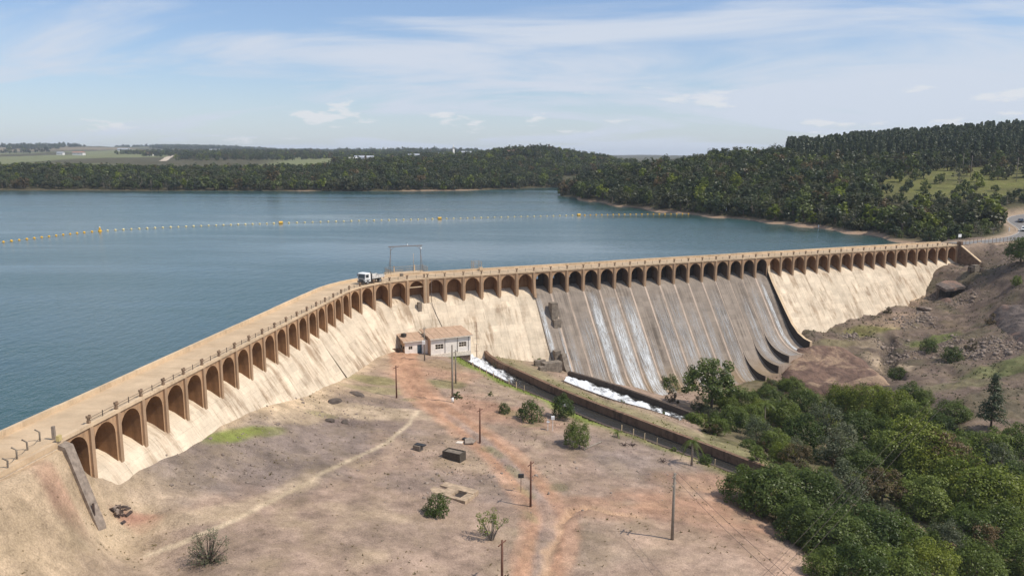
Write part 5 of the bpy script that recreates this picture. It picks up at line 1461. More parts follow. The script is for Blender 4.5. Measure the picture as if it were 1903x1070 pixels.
# --- near trees: crown and trunk are separate parts, unit size = metres at scale 1
PROTO = {}
def proto(kind, i):
    """(crown mesh, trunk mesh, radius, height) of a near tree"""
    key = (kind, i % 4)
    if key in PROTO: return PROTO[key]
    i = i % 4; sd = hash_id(kind) + i * 17; g = random.Random(sd)
    if kind == 'sparse':
        P, N, T, cw = crown_points(sd, 1.5, 2.7, 900, 26, 'ball', .55, cl_r=(.16, .3)); me = foliage_mesh('crown', P, N, np.random.default_rng(sd).uniform(.05, .11, len(P)), LEAF['M'], T, .5, sd)
        r0 = MB(); rr = random.Random(sd)
        for c in cw: c = np.array(c); r0.tube([(rr.uniform(-.1, .1), rr.uniform(-.1, .1), -.2), c * .45 + [0, 0, .2], c], [.055, .035, .01], 4, cap=False)
        tm = r0.build('trunk', M_PALEBARK, mesh_only=True); R, H = 1.5, 3.2
    elif kind == 'dry':
        gg = np.random.default_rng(sd); P, N, T, cw = crown_points(sd, 1.7, 2.0, 1500, 40, 'dome', .1, cl_r=(.15, .32)); me = foliage_mesh('crown', P, N, gg.uniform(.05, .10, len(P)), LEAF['G'], T, .35, sd)
        r0 = MB()
        for c in np.concatenate([cw, cw * [1.1, .9, 1.05]]): r0.tube([(gg.uniform(-.25, .25), gg.uniform(-.25, .25), -.1), c * .5, c * 1.08], [.035, .025, .008], 3, cap=False)
        tm = r0.build('trunk', M_BURNT, mesh_only=True); R, H = 1.7, 2.1
    else:
        R, H, z0, n, cl, shp, lf = {
            'D': (2.6, 3.8, .7, 7000, 60, 'dome', .115), 'M': (2.6, 3.6, .7, 7000, 64, 'dome', .11), 'L': (2.9, 3.4, .8, 8000, 70, 'dome', .105),
            'G': (2.3, 3.8, .9, 4600, 46, 'dome', .10), 'B': (2.2, 3.0, .6, 3600, 46, 'dome', .10), 'bush': (1.7, 2.1, .1, 3600, 34, 'dome', .095), 'gbush': (1.7, 2.1, .1, 3400, 36, 'dome', .09),
            'big': (4.6, 5.2, 3.2, 6500, 70, 'dome', .20), 'Y': (2.6, 3.6, .8, 6000, 54, 'dome', .11), 'tuft': (1.5, 1.5, .0, 1300, 22, 'dome', .11), 'btuft': (1.4, 1.3, .0, 1000, 22, 'dome', .10)}[kind]
        P, N, T, cw = crown_points(sd, R, H, n, cl, shp, z0, gap={'D': .45, 'M': .42, 'L': .55, 'Y': .4, 'bush': .4, 'gbush': .4, 'G': .2}.get(kind, 0), cl_r=(.12, .28) if kind != 'big' else (.12, .24))
        mat = LEAF[{'bush': 'M', 'gbush': 'D', 'big': 'D', 'tuft': 'M', 'btuft': 'B'}.get(kind, kind)]
        me = foliage_mesh('crown', P, N, np.random.default_rng(sd).uniform(.6, 1.25, len(P)) * lf, mat, T, .55, sd)
        tm = limbs(sd, cw, z0 + H * .25, .10 if kind != 'big' else .2, 8 if kind != 'big' else 16).build('trunk', M_BARK, mesh_only=True)
        H = H + z0
    PROTO[key] = (me, tm, R, H); return PROTO[key]
def hash_id(s): return sum(ord(c) * (i + 3) for i, c in enumerate(s)) % 997

def plant(kind, base, R, H, label, name='tree', cat='tree', group=None, i=0):
    """plant a near tree of crown radius R and total height H at a ground point"""
    me, tm, r0, h0 = proto(kind, i)
    t = empty(name, tuple(base), label, cat, group, rz=rnd.uniform(0, 6.28)); t.scale = (R / r0, R / r0, H / h0)
    link('crown', me, t); link('trunk', tm, t)
    return t
def plant_px(kind, u, v, r, label, name='tree', cat='tree', group=None, i=0, hk=1.0, foot=None, off=.85):
    """crown centred near photo pixel (u, v) with radius r pixels: stand it on the real ground below"""
    b = on(u, v + r * off) if foot is None else on(*foot)
    m = np.linalg.norm(b - ORG) / FOC
    plant(kind, b - [0, 0, .1], r * m, 1.75 * r * m * hk, label, name, cat, group, i)

# individual plants on the plateau and by the channel
plant_px('big', 1318, 713, 52, 'tall dark tree with a forked bare trunk standing before the spillway toe', 'broadleaf_tree', foot=(1321, 768), hk=1.05)
plant_px('D', 1046, 751, 21, 'dense dark upright tree between two bushes beside the outlet channel', 'broadleaf_tree', i=1, foot=(1046, 777), hk=1.35)
plant_px('gbush', 988, 762, 24, 'broad grey green bush at the channel verge left of the dark upright tree', 'bush', 'bush', foot=(988, 781), i=0, hk=.9)
plant_px('gbush', 937, 757, 12, 'small round dark bush standing alone on the slope above the broad bush', 'bush', 'bush', foot=(937, 767), i=1)
plant_px('M', 1077, 800, 25, 'bushy two-tone tree leaning over its shadow on the dry soil below the channel', 'broadleaf_tree', i=2, foot=(1072, 829), hk=1.1)
plant_px('gbush', 812, 935, 24, 'round dark bush beside the pale concrete foundation', 'bush', 'bush', i=2, foot=(812, 957))
plant_px('sparse', 913, 972, 29, 'thin see-through shrub with several pale stems beside the track', 'shrub', 'shrub', foot=(913, 1003), hk=1.15)
plant_px('dry', 388, 1018, 32, 'dark twiggy dry shrub alone at the edge of the open soil', 'shrub', 'shrub', foot=(388, 1044), hk=.95)
plant_px('tuft', 912, 731, 5, 'tiny green bush beside the green verge below the pump house', 'bush', 'bush', foot=(912, 735))
plant_px('tuft', 849, 733, 11, 'leafy weed clump at the foot of the tall grey pole', 'bush', 'bush', i=1, foot=(850, 740), hk=.7)
plant_px('bush', 1310, 850, 11, 'green bush on the channel edge beside the palm', 'bush', 'bush', i=3, foot=(1311, 860))
plant_px('tuft', 1258, 815, 6, 'small bush inside the channel edge before the palm', 'bush', 'bush', i=2, foot=(1252, 836))
for i_, (u, v, r, kd, lb) in enumerate(((1246, 712, 18, 'gbush', 'dull green bush at the spillway toe beside the tall dark tree'), (1330, 735, 16, 'D', 'low bush under the crown of the tall dark tree'), (1249, 737, 12, 'btuft', 'small bush on the brown bank above the white water'),
        (1117, 724, 7, 'tuft', 'weed clump on the strip before the white water, upper of the two'), (1157, 737, 8, 'tuft', 'weed clump on the strip before the white water, lower of the two'), (1234, 757, 9, 'tuft', 'weed clump at the lower end of the white water'),
        (985, 664, 7, 'tuft', 'green weeds growing at the base of the pale dam face'), (1000, 668, 7, 'tuft', 'green weeds beside the concrete blocks at the dam base'),
        (1890, 362, 1, 'tuft', ''))):
    if lb: plant_px(kd, u, v, r, lb, 'bush', 'bush', i=i_)
plant_px('D', 1893, 470, 27, 'big dark bush casting a long shadow on the hillside below the road fence', 'bush', 'bush', i=3, foot=(1897, 486), hk=.85)
plant_px('bush', 1889, 522, 9, 'small bright bush on the bare hillside under the big dark bush', 'bush', 'bush', foot=(1889, 530))
for i_, (u, v, r, kd, lb) in enumerate(((1725, 640, 15, 'gbush', 'dark bush on the green patch of the stony hillside'), (1770, 655, 17, 'gbush', 'dark bush among rubble below the green patch'), (1805, 640, 10, 'btuft', 'dull bush at the far end of the rubble hollow'), (1668, 690, 16, 'gbush', 'dark bush at the corner of the red brown rock'),
        (1690, 725, 22, 'gbush', 'wide dark bush between the red brown rock and the conifer'), (1770, 760, 26, 'D', 'dark bushy tree just uphill of the thicket beside the conifer'), (1715, 735, 18, 'M', 'green bush on the thicket border under the hillside'), (1650, 575, 8, 'btuft', 'low weeds near the foot of the pale face'), (1845, 590, 11, 'btuft', 'low dark bush beside the striped rock slab'))):
    plant_px(kd, u, v, r, lb, 'bush', 'bush', i=i_, hk=.8)

# conifer on the right bank
def conifer(base, H, R, label):
    g = np.random.default_rng(3); P, N, T, S = [], [], [], []
    for j in range(70):
        f = j / 70; z = H * (.16 + .82 * f); r = R * (1 - f) ** .75 * g.uniform(.65, 1.1); a = g.uniform(0, 6.28)
        n = int(70 * (1 - f * .7)); u = g.uniform(.15, 1, n); jt = g.normal(size=(n, 3)) * [.10, .10, .06] * R
        q = np.stack([np.cos(a) * r * u, np.sin(a) * r * u, z - .18 * r * u ** 2], 1) + jt; P.append(q); N.append(np.stack([np.cos(a) * .4 + jt[:, 0], np.sin(a) * .4 + jt[:, 1], np.ones(n)], 1)); T.append(np.clip(g.random(n) * .5 + g.random() * .4, 0, 1))
    P = np.concatenate(P); N = np.concatenate(N) + g.normal(size=(len(P), 3)) * .5; T = np.concatenate(T)
    me = foliage_mesh('crown', P, N, g.uniform(.16, .32, len(P)), LEAF['E'], T, .35, 4)
    t = empty('conifer_tree', tuple(base), label, 'tree'); link('crown', me, t)
    mb = MB(); mb.tube([(0, 0, -.4), (0, 0, H * .5), (0, 0, H * .97)], [.22, .14, .03], 7)
    for j in range(14): a = g.uniform(0, 6.28); z = H * g.uniform(.15, .6); mb.tube([(0, 0, z), (math.cos(a) * R * .55, math.sin(a) * R * .55, z - .1)], [.05, .015], 4, cap=False)
    mb.build('trunk', M_BARK, t)
    t.children[-1].matrix_parent_inverse = Matrix.Identity(4)
b = on(1841, 797); m_ = np.linalg.norm(b - ORG) / FOC
conifer(b, 91 * m_, 27 * m_, 'tall dark pointed conifer standing on the stony hillside above the thicket')

# palms
def palm(u, v, H, fr, label, dead=False, seed=0):
    b = on(u, v); g = random.Random(seed); t = empty('palm_tree', tuple(b), label, 'tree')
    mb = MB(); mb.tube([(0, 0, -.3), (.05, 0, H * .5), (0, .05, H)], [.20, .15, .12], 7); mb.build('trunk', M_PALEBARK, t)
    for c in t.children: c.matrix_parent_inverse = Matrix.Identity(4)
    for i in range(13 if not dead else 9):
        a = i * 2.4 + g.uniform(-.2, .2); up = g.uniform(-.1, .9) if not dead else g.uniform(-1, -.6); V = []; F = []
        pts = []
        for s in np.linspace(0, 1, 8):
            r = fr * s * (.95 if not dead else .45); z = H + fr * (up * s - (1.05 if not dead else .9) * s * s * (1.2 if up < .4 else .8)); pts.append(np.array([math.cos(a) * r, math.sin(a) * r, z]))
        side = np.array([-math.sin(a), math.cos(a), 0])
        for p, q in zip(pts[:-1], pts[1:]):
            for k in (.0, .5):
                for sg in (-1, 1):
                    c = p + (q - p) * k; n = len(V); l = fr * .26 * (1 - .5 * np.linalg.norm(c - pts[0]) / fr)
                    V += [c, c + (q - p) * .35, c + side * sg * l + (q - p) * .6 + [0, 0, -.5 * l]]; F.append((n, n + 1, n + 2))
        me = np_mesh('frond', np.array(V), np.array(F), [LEAF['M' if not dead else 'B']])
        at_ = me.attributes.new('tint', 'FLOAT', 'POINT'); at_.data.foreach_set('value', np.full(len(V), g.random(), np.float32))
        link('frond', me, t)
palm(1285, 864, 3.9, 2.1, 'palm with a pale trunk and drooping fronds at the channel end', seed=1)
palm(1147, 812, .9, 1.1, 'little palm growing on the verge of the outlet channel', seed=2)
palm(1420, 790, 4.6, 2.4, 'palm with hanging dead fronds rising from the thicket below the spillway', seed=3)
palm(1404, 760, 2.2, 1.9, 'short palm at the upper edge of the thicket beside the spillway toe', seed=5)

# --- the thicket below the spillway: listed trees first
KN = {'D': 'dark green', 'M': 'mid green', 'L': 'light green', 'G': 'grey green', 'B': 'brownish', 'Y': 'yellow green'}
THK = [  # u, v, r, kind, where
 (1385,900,42,'M','at the tip of the thicket where the channel wall ends'),(1432,905,55,'D','on the sandy border of the thicket beside the channel end'),(1500,915,52,'D','behind the sandy border, its crown the darkest of the row'),
 (1560,905,44,'G','in the middle of the thicket with a dull greyish crown'),(1490,965,46,'D','casting its shadow on the pink soil at the thicket border'),(1548,990,55,'D','low over the pink soil next to the power wires'),
 (1605,985,56,'D','under the power wires, one of the densest crowns'),(1660,1000,52,'M','towards the lower border of the thicket under the wires'),(1590,1055,48,'D','at the bottom border where the soil ends in shade'),
 (1655,1060,50,'M','at the bottom border inside the thicket'),(1722,1050,46,'L','at the bottom border with a fresh bright crown'),(1530,1045,34,'M','the outermost crown at the bottom on the pink soil'),
 (1655,835,46,'M','on the flank of the large light dome in the thicket'),(1700,830,56,'L','forming the large light dome in the thicket'),(1755,850,46,'B','dry topped beside the large light dome'),(1740,868,40,'Y','glowing yellowish under the large light dome'),
 (1800,905,62,'L','forming the second light dome further down the valley'),(1850,925,52,'L','on the outer flank of the second light dome'),(1710,920,44,'M','in the hollow between the two light domes'),(1862,975,42,'M','below the second light dome'),
 (1790,975,38,'M','in the hollow below the second light dome'),(1640,905,40,'B','brownish in the heart of the thicket'),(1560,740,30,'L','by the foot of the red brown rock'),(1612,742,36,'L','along the upper border of the thicket'),
 (1655,755,38,'L','at the upper border where the thicket meets the hillside'),(1700,775,36,'M','on the upper border under the hillside bushes'),(1500,748,30,'D','just below the lip of the spillway'),(1455,765,30,'M','between the spillway toe and the palm'),
 (1535,785,36,'G','with a silvery crown in the upper thicket'),(1600,790,36,'D','dark among the silvery crowns of the upper thicket'),(1650,800,30,'M','above the large light dome'),(1560,830,38,'G','with a pale crown near the middle of the thicket'),
 (1490,800,36,'D','shaded in the upper thicket beside the palm'),(1440,818,26,'M','behind the channel wall end'),(1450,840,24,'L','small and bright behind the channel wall end'),(1365,775,28,'D','spreading beside the strip before the spillway'),
 (1395,770,26,'M','below the tall forked tree'),(1335,790,20,'M','on the bank strip beside the channel palm'),(1405,800,26,'G','dull crowned on the bank strip'),(1480,850,30,'B','rusty tinted near the middle of the thicket'),
 (1770,830,34,'M','between the conifer and the large light dome'),(1840,830,34,'M','below the conifer'),(1890,820,32,'M','beside the conifer at the picture edge'),(1855,870,36,'G','dull green above the second light dome'),
 (1903,900,44,'D','dark at the picture edge level with the second dome'),(1895,1040,44,'M','at the lower picture corner'),(1810,1050,44,'M','by the stony clearing in the lower thicket'),(1755,1000,30,'G','beside the stony clearing'),
 (1600,860,34,'D','shaded between the pale and the brownish crowns'),(1745,790,26,'D','under the dark bushy tree of the hillside'),(1820,1000,30,'B','dry and brown below the second dome'),(1475,715,18,'M','at the corner of the lowest flip bucket'),(1385,738,22,'M','close behind the tall forked tree'),(1425,728,20,'D','under the lowest flip bucket'),(1352,748,20,'M','in the shade of the tall forked tree'),(1300,752,16,'G','on the brown bank at the lower end of the white water'),(1410,755,20,'L','bright between the palm and the spillway')]
for i_, (u, v, r, kd, wh) in enumerate(THK):
    plant_px(kd, u, v, r * 1.0, KN[kd] + ' broadleaf tree ' + wh, 'broadleaf_tree', 'tree', 'trees of the thicket below the spillway', i=i_, hk=.92 if kd != 'G' else 1.05)
# shrubs that fill the thicket between the trees
vpoly = [gp(u, v)[:2] for u, v in ((1275,772),(1320,742),(1370,715),(1440,702),(1500,716),(1560,722),(1690,752),(1775,800),(1840,815),(1903,835),(1925,960),(1903,1069),(1560,1069),(1500,1020),(1440,960),(1372,915),(1358,885),(1405,872),(1400,842),(1330,808),(1290,792))]
vx = [p[0] for p in vpoly]; vy = [p[1] for p in vpoly]
cnt = 0
SH = [('tuft', 'low green shrub filling a gap between the thicket trees'), ('gbush', 'dark rounded shrub filling a gap between the thicket trees'), ('btuft', 'brownish dry shrub filling a gap between the thicket trees'), ('G', 'greyish young tree filling a gap between the thicket trees'), ('bush', 'leafy green shrub filling a gap between the thicket trees'), ('L', 'bright young tree filling a gap between the thicket trees')]
PV = np.array([[p[0], p[1]] for p in vpoly])
while cnt < 270:
    x, y = rnd.uniform(min(vx), max(vx)), rnd.uniform(min(vy), max(vy))
    if not inside(np.array([x]), np.array([y]), PV)[0]: continue
    if inside(np.array([x]), np.array([y]), CH_POLY)[0]: continue
    kd, lb = SH[rnd.choices(range(6), [5, 4, 2, 2, 5, 1])[0]]
    R_ = rnd.uniform(.9, 2.0); z = zat(x, y)
    pu, pv_, _d = [float(q[0]) for q in vis(np.array([x]), np.array([y]), np.array([z]))]
    wh = 'near the spillway toe' if pv_ < 775 and pu < 1520 else ('near the red brown rock' if pv_ < 800 and pu < 1720 else ('near the conifer' if pv_ < 900 and pu > 1720 else ('near the channel end' if pu < 1520 and pv_ < 960 else ('below the light domes' if pu > 1650 else 'under the power wires'))))
    lb = lb.replace('filling a gap between the thicket trees', 'in a gap of the thicket ' + wh)
    plant(kd, (x, y, z - .1), R_, R_ * rnd.uniform(1.0, 1.6), lb, 'shrub', 'shrub', lb.split(' in a gap')[0] + 's of the thicket ' + wh, i=rnd.randrange(4)); cnt += 1

# weeds and grass tufts, one mass
def scatter_mass(name, N, fn, size, mat, seed, asp=.2, per=7):
    g = np.random.default_rng(seed); x = g.uniform(NX0 + 2, NX1 - 2, N * 6); y = g.uniform(NY0 + 6, NY1 - 3, N * 6)
    k = fn(x, y) > g.random(len(x)); x, y = x[k][:N], y[k][:N]; z = zi(x, y); n = len(x)
    c = np.repeat(np.stack([x, y, z], 1), per, 0); s = np.repeat(g.uniform(.5, 1.3, n), per) * size
    d = g.normal(size=(n * per, 3)); d[:, 2] = np.abs(d[:, 2]) * .9 + .35; d /= np.linalg.norm(d, axis=1, keepdims=True)
    side = np.cross(d, g.normal(size=d.shape)); side /= np.linalg.norm(side, axis=1, keepdims=True)
    V = np.stack([c - side * s[:, None] * asp, c + side * s[:, None] * asp, c + d * s[:, None] + g.normal(size=d.shape) * .03], 1).reshape(-1, 3)
    me = np_mesh(name, V, np.arange(len(V)).reshape(-1, 3), [mat])
    at_ = me.attributes.new('tint', 'FLOAT', 'POINT'); at_.data.foreach_set('value', np.repeat(g.random(n * per), 3).astype(np.float32))
    return tag(link(name, me), kind='stuff')
def f_field(x, y):
    s, t = st_of(x, y); n = fbm(x, y, 8, 4)
    return ((t > 3) & ~inside(x, y, CH_POLY) & ~inside(x, y, ST_POLY)) * np.clip(n * 1.1 + .08, 0, 1) * (poly_dist(x, y, TRACK)[0] > 3)
def f_verge(x, y):
    d, _, l = poly_dist(x, y, CH_N); s, t = st_of(x, y); df, _, _ = poly_dist(x, y, CH_F)
    return ((~inside(x, y, CH_POLY)) & (~inside(x, y, ST_POLY)) & (np.minimum(d, df) > .6) & (t > 6)) * np.where(d < df, np.clip(1.2 - d / 3.5, 0, 1), np.clip(.8 - df / 12, 0, 1) * .5)
def f_bank(x, y):
    s, t = st_of(x, y); return ((s < 92) & (t > .8)) * np.clip(1 - (t - 2) / 9, 0, 1) * np.clip(.35 + fbm(x, y, 4, 3), 0, 1) * (t > np.interp(s, [-4, 0, 92], [1.2, 1.5, 7.5]))
def f_rbank(x, y):
    s, t = st_of(x, y); return ((x + .3 * (y - 150) > 78) & (t > 4)) * np.clip(.25 + fbm(x + 9, y, 9, 4), 0, 1)
DRYG = leaf_mat('dry_straw', (.22, .17, .09), (.34, .27, .15))
scatter_mass('weeds', 1300, f_field, .18, LEAF['G'], 1, per=5); scatter_mass('grass', 9000, f_verge, .30, LEAF['L'], 2, per=6); scatter_mass('dry_grass', 2600, f_bank, .2, DRYG, 3, per=5); scatter_mass('weeds', 9500, f_rbank, .38, LEAF['F'], 4); scatter_mass('dry_grass', 1500, f_field, .30, DRYG, 8, per=6); scatter_mass('dry_grass', 6000, f_field, .22, DRYG, 6, per=5)

# --- far trees: one small mesh each
FAR = {}
def far_mesh(mat, i, shape):
    key = (mat, i, shape)
    if key in FAR: return FAR[key]
    sd = hash_id(mat + shape) + i * 31
    g = np.random.default_rng(sd)
    if shape == 'round':
        P, N, T, cw = crown_points(sd, 4.2, 8.0, 330, 17, 'dome', 2.6, cl_r=(.26, .42)); S = g.uniform(.55, 1.05, len(P)); tk = limbs(sd, cw, 4.5, .28, 5)
    elif shape == 'bare':
        P, N, T, cw = crown_points(sd, 3.8, 7.0, 150, 18, 'dome', 3.0, cl_r=(.2, .34)); S = g.uniform(.35, .7, len(P)); tk = limbs(sd, cw, 4.2, .26, 14)
    else:                                                        # tall plantation tree
        f = g.random(270) ** .8; z = 4.5 + 12.5 * f; r = 2.3 * np.sin(np.clip(1.12 - f, 0.02, 1) * 1.6) ** .8 * g.uniform(.5, 1.05, 270); a = g.uniform(0, 6.28, 270)
        P = np.stack([np.cos(a) * r, np.sin(a) * r, z], 1); N = np.stack([np.cos(a), np.sin(a), np.full(270, .7)], 1) + g.normal(size=(270, 3)) * .4; T = g.random(270) * .6 + .4 * (np.sin(z * 2 + a) > 0); S = g.uniform(.5, .95, 270)
        tk = MB(); tk.tube([(0, 0, -.5), (0, 0, 15.5)], [.22, .05], 5)
    me = foliage_mesh('far_tree', P, N, S, LEAF[mat], T, .62, sd, extra=(*mb_arrays(tk), M_PALEBARK if shape != 'round' else M_BARK))
    FAR[key] = me; return me
def hills_points(n, u0, u1, d0, d1, ok, seed, pw=1.0):
    g = np.random.default_rng(seed); u = g.uniform(u0, u1, n); y = d0 + (d1 - d0) * g.random(n) ** pw; x = qcol(u) * y
    z = hill_z(x, y); s, t = st_of(x, y)
    k = ok(u, y, z) & (z > np.where(y > 600, .45, 1.0)) & (poly_dist(x, y, ROAD)[0] > 9) & (t < -4)
    return x[k], y[k], z[k]
def thin(x, y, z, r, order=None):
    """keep points at least r apart (grid hashing)"""
    cell = {}; keep = []
    for i in range(len(x)):
        a, b = int(x[i] // r), int(y[i] // r); bad = False
        for p in (-1, 0, 1):
            for q in (-1, 0, 1):
                for j in cell.get((a + p, b + q), ()):
                    if (x[i] - x[j]) ** 2 + (y[i] - y[j]) ** 2 < r * r: bad = True; break
                if bad: break
            if bad: break
        if not bad: keep.append(i); cell.setdefault((a, b), []).append(i)
    k = np.array(keep); return x[k], y[k], z[k]
def ridge_u(u): return np.interp(u, [1462, 1500, 1640, 1760, 1903, 2100], [640, 560, 545, 530, 522, 500])
grass_ok = lambda u, y, z: ~((u > 1635) & (y > 376) & (y < 508) & (fbm(qcol(u) * y, y, 60, 4) + .35 > 0))
# 1 the wooded promontory and right bank
P1 = hills_points(26000, 1036, 1990, 262, 860, lambda u, y, z: (y < ridge_u(u)) & (grass_ok(u, y, z) | (np.abs(fbm(qcol(u) * y, y, 7, 3)) < .012)), 21)
P1 = thin(*P1, 4.6)
# 2 far shore belt
P2 = hills_points(30000, -60, 1040, 690, 1010, lambda u, y, z: (y < 960 + 40 * fbm(qcol(u) * y, y, 80, 2)), 22, 1.4); P2 = thin(*P2, 5.4)
# 3 middle hill
P3 = hills_points(9000, 880, 1180, 860, 1240, lambda u, y, z: (fbm(qcol(u) * y, y, 70, 3) < .22), 23); P3 = thin(*P3, 6.5)
# 4 scattered woods among the fields
P4 = hills_points(16000, -60, 1150, 1050, 2700, lambda u, y, z: (fbm(qcol(u) * y * .6 + 40, y * .35, 300, 3) > np.where(u > 620, -.02, .26)), 24); P4 = thin(*P4, 10)
P5 = hills_points(14000, -60, 1000, 2700, 5600, lambda u, y, z: fbm(qcol(u) * y * .5, y * .3, 700, 3) > .10, 25); P5 = thin(*P5, 22)
P7 = hills_points(40000, 1180, 1800, 262, 440, lambda u, y, z: z < 3.2, 27); P7 = thin(*P7, 2.4)
# 5 plantation on the ridge
P6 = hills_points(20000, 1462, 1990, 480, 800, lambda u, y, z: (y >= ridge_u(u)) & (y < 760), 26); P6 = thin(*P6, 4.0)

def mass(name, pts, meshes, weights, smin, smax, seed, zs=1.0):
    """one object: far trees instanced on points by geometry nodes"""
    x, y, z = pts; n = len(x); g = np.random.default_rng(seed)
    me = bpy.data.meshes.new(name); me.vertices.add(n); me.vertices.foreach_set('co', np.stack([x, y, z - .3], 1).astype(np.float32).ravel())
    for nm, vals in (('size', g.uniform(smin, smax, n)), ('turn', g.uniform(0, 6.28, n))): a = me.attributes.new(nm, 'FLOAT', 'POINT'); a.data.foreach_set('value', vals.astype(np.float32))
    a = me.attributes.new('pick', 'INT', 'POINT'); a.data.foreach_set('value', g.choice(len(meshes), n, p=np.array(weights) / sum(weights)).astype(np.int32))
    o = tag(link(name, me), kind='stuff')
    ng = bpy.data.node_groups.new(name + '_scatter', 'GeometryNodeTree')
    ng.interface.new_socket('Geometry', in_out='INPUT', socket_type='NodeSocketGeometry'); ng.interface.new_socket('Geometry', in_out='OUTPUT', socket_type='NodeSocketGeometry')
    N = ng.nodes; L = ng.links; gi = N.new('NodeGroupInput'); go = N.new('NodeGroupOutput')
    cset = SRC_COL(meshes)
    ci = N.new('GeometryNodeCollectionInfo'); ci.inputs['Collection'].default_value = cset; ci.inputs['Separate Children'].default_value = True; ci.inputs['Reset Children'].default_value = True
    ip = N.new('GeometryNodeInstanceOnPoints'); ip.inputs['Pick Instance'].default_value = True
    def named(nm, ty): q = N.new('GeometryNodeInputNamedAttribute'); q.data_type = ty; q.inputs['Name'].default_value = nm; return q.outputs['Attribute']
    L.new(gi.outputs[0], ip.inputs['Points']); L.new(ci.outputs[0], ip.inputs['Instance']); L.new(named('pick', 'INT'), ip.inputs['Instance Index'])
    cx_ = N.new('ShaderNodeCombineXYZ'); L.new(named('turn', 'FLOAT'), cx_.inputs[2]); L.new(cx_.outputs[0], ip.inputs['Rotation'])
    cs = N.new('ShaderNodeCombineXYZ'); q = named('size', 'FLOAT'); [L.new(q, cs.inputs[i]) for i in range(3)]; L.new(cs.outputs[0], ip.inputs['Scale'])
    L.new(ip.outputs[0], go.inputs[0])
    md = o.modifiers.new('scatter', 'NODES'); md.node_group = ng
    return o
_src = {}
def SRC_COL(meshes):
    c = bpy.data.collections.new('tree_sources')                 # never linked to the scene: only holds the shapes
    for i, m in enumerate(meshes):
        o = bpy.data.objects.new('%03d' % i, m); c.objects.link(o)
    return c
ROUND = [far_mesh(m, i, 'round') for m in ('F', 'E', 'H', 'L', 'B') for i in range(3)] + [far_mesh('F', i, 'bare') for i in range(3)] + [far_mesh('Y', 0, 'round')]
RW = [4.5] * 3 + [4] * 3 + [2.6] * 3 + [.5] * 3 + [.4] * 3 + [2.0] * 3 + [.15]
EUC = [far_mesh('E', i, 'tall') for i in range(5)]
LBL = {'F': 'dull green', 'E': 'dark green', 'H': 'mid green', 'L': 'light green', 'B': 'brown tinted', 'Y': 'yellow green'}
def keep_visible(pts):
    u, v, d = vis(pts[0], pts[1], pts[2] + 8); k = (u > -60) & (u < 1990); return [p[k] for p in pts]
def split_individuals(pts, n, seed):
    u, v, d = vis(pts[0], pts[1], pts[2] + 6); o = np.argsort(d + 1e6 * ((u < -5) | (u > 1908) | (v > 452))); return [p[o[:n]] for p in pts], [p[o[n:]] for p in pts]
P1 = keep_visible(P1); ind, rest = split_individuals(P1, 300, 1)
g_ = np.random.default_rng(77); wk = np.array(RW) / sum(RW)
kinds = [k for k in ('F', 'E', 'H', 'L', 'B') for _ in range(3)] + ['F*'] * 3 + ['Y']
for x, y, z in zip(*ind):
    j = int(g_.choice(len(ROUND), p=wk)); o = link('forest_tree', ROUND[j]); s = g_.uniform(.5, .95) * (.62 if y < 300 else (.62 if x / y > qcol(1630) and y > 325 else 1))
    o.location = (x, y, z - .3); o.rotation_euler = (0, 0, g_.uniform(0, 6.28)); o.scale = (s * g_.uniform(.9, 1.2), s * g_.uniform(.9, 1.2), s)
    kd = kinds[j]
    u_ = x / y / CP * FOC + 951.5
    wh = 'beside the road' if u_ > 1800 and y < 360 else ('along the shore' if z < 6 else ('by the grassy slope' if u_ > 1640 and y > 350 else 'higher up the bank'))
    lb = ('half bare grey tree' if kd == 'F*' else LBL[kd] + ' round crowned tree') + ' in the wood beyond the dam end, ' + wh
    tag(o, lb, 'tree', ('half bare trees' if kd == 'F*' else LBL[kd] + ' trees') + ' of the wood beyond the dam end, ' + wh)
mass('forest', rest, ROUND, RW, .55, 1.05, 31)
mass('shore_scrub', keep_visible(P7), ROUND, RW, .12, .34, 38)
mass('far_shore_forest', keep_visible(P2), ROUND, RW, .6, 1.12, 32); mass('hill_forest', keep_visible(P3), ROUND, RW, .7, 1.2, 33)
mass('distant_woods', keep_visible(P4), ROUND, RW, .7, 1.3, 34); mass('distant_woods', keep_visible(P5), ROUND[:9], RW[:9], 1.2, 2.2, 35)
P6 = keep_visible(P6); ind, rest = split_individuals(P6, 300, 2)
for x, y, z in zip(*ind):
    o = link('eucalyptus_tree', EUC[g_.integers(5)]); s = g_.uniform(.62, 1.08) * (.72 if x / y < qcol(1500) else 1); o.location = (x, y, z - .3); o.rotation_euler = (0, 0, g_.uniform(0, 6.28)); o.scale = (s, s, s * g_.uniform(.9, 1.08))
    u_ = x / y / CP * FOC + 951.5
    wh = 'at its end above the promontory' if u_ < 1620 else ('above the grassy slope' if u_ < 1770 else 'above the hillside poles')
    tag(o, 'tall slim tree in the front rows of the plantation ' + wh, 'tree', 'front trees of the plantation ' + wh)
mass('plantation', rest, EUC, [1] * 5, .7, 1.12, 36)
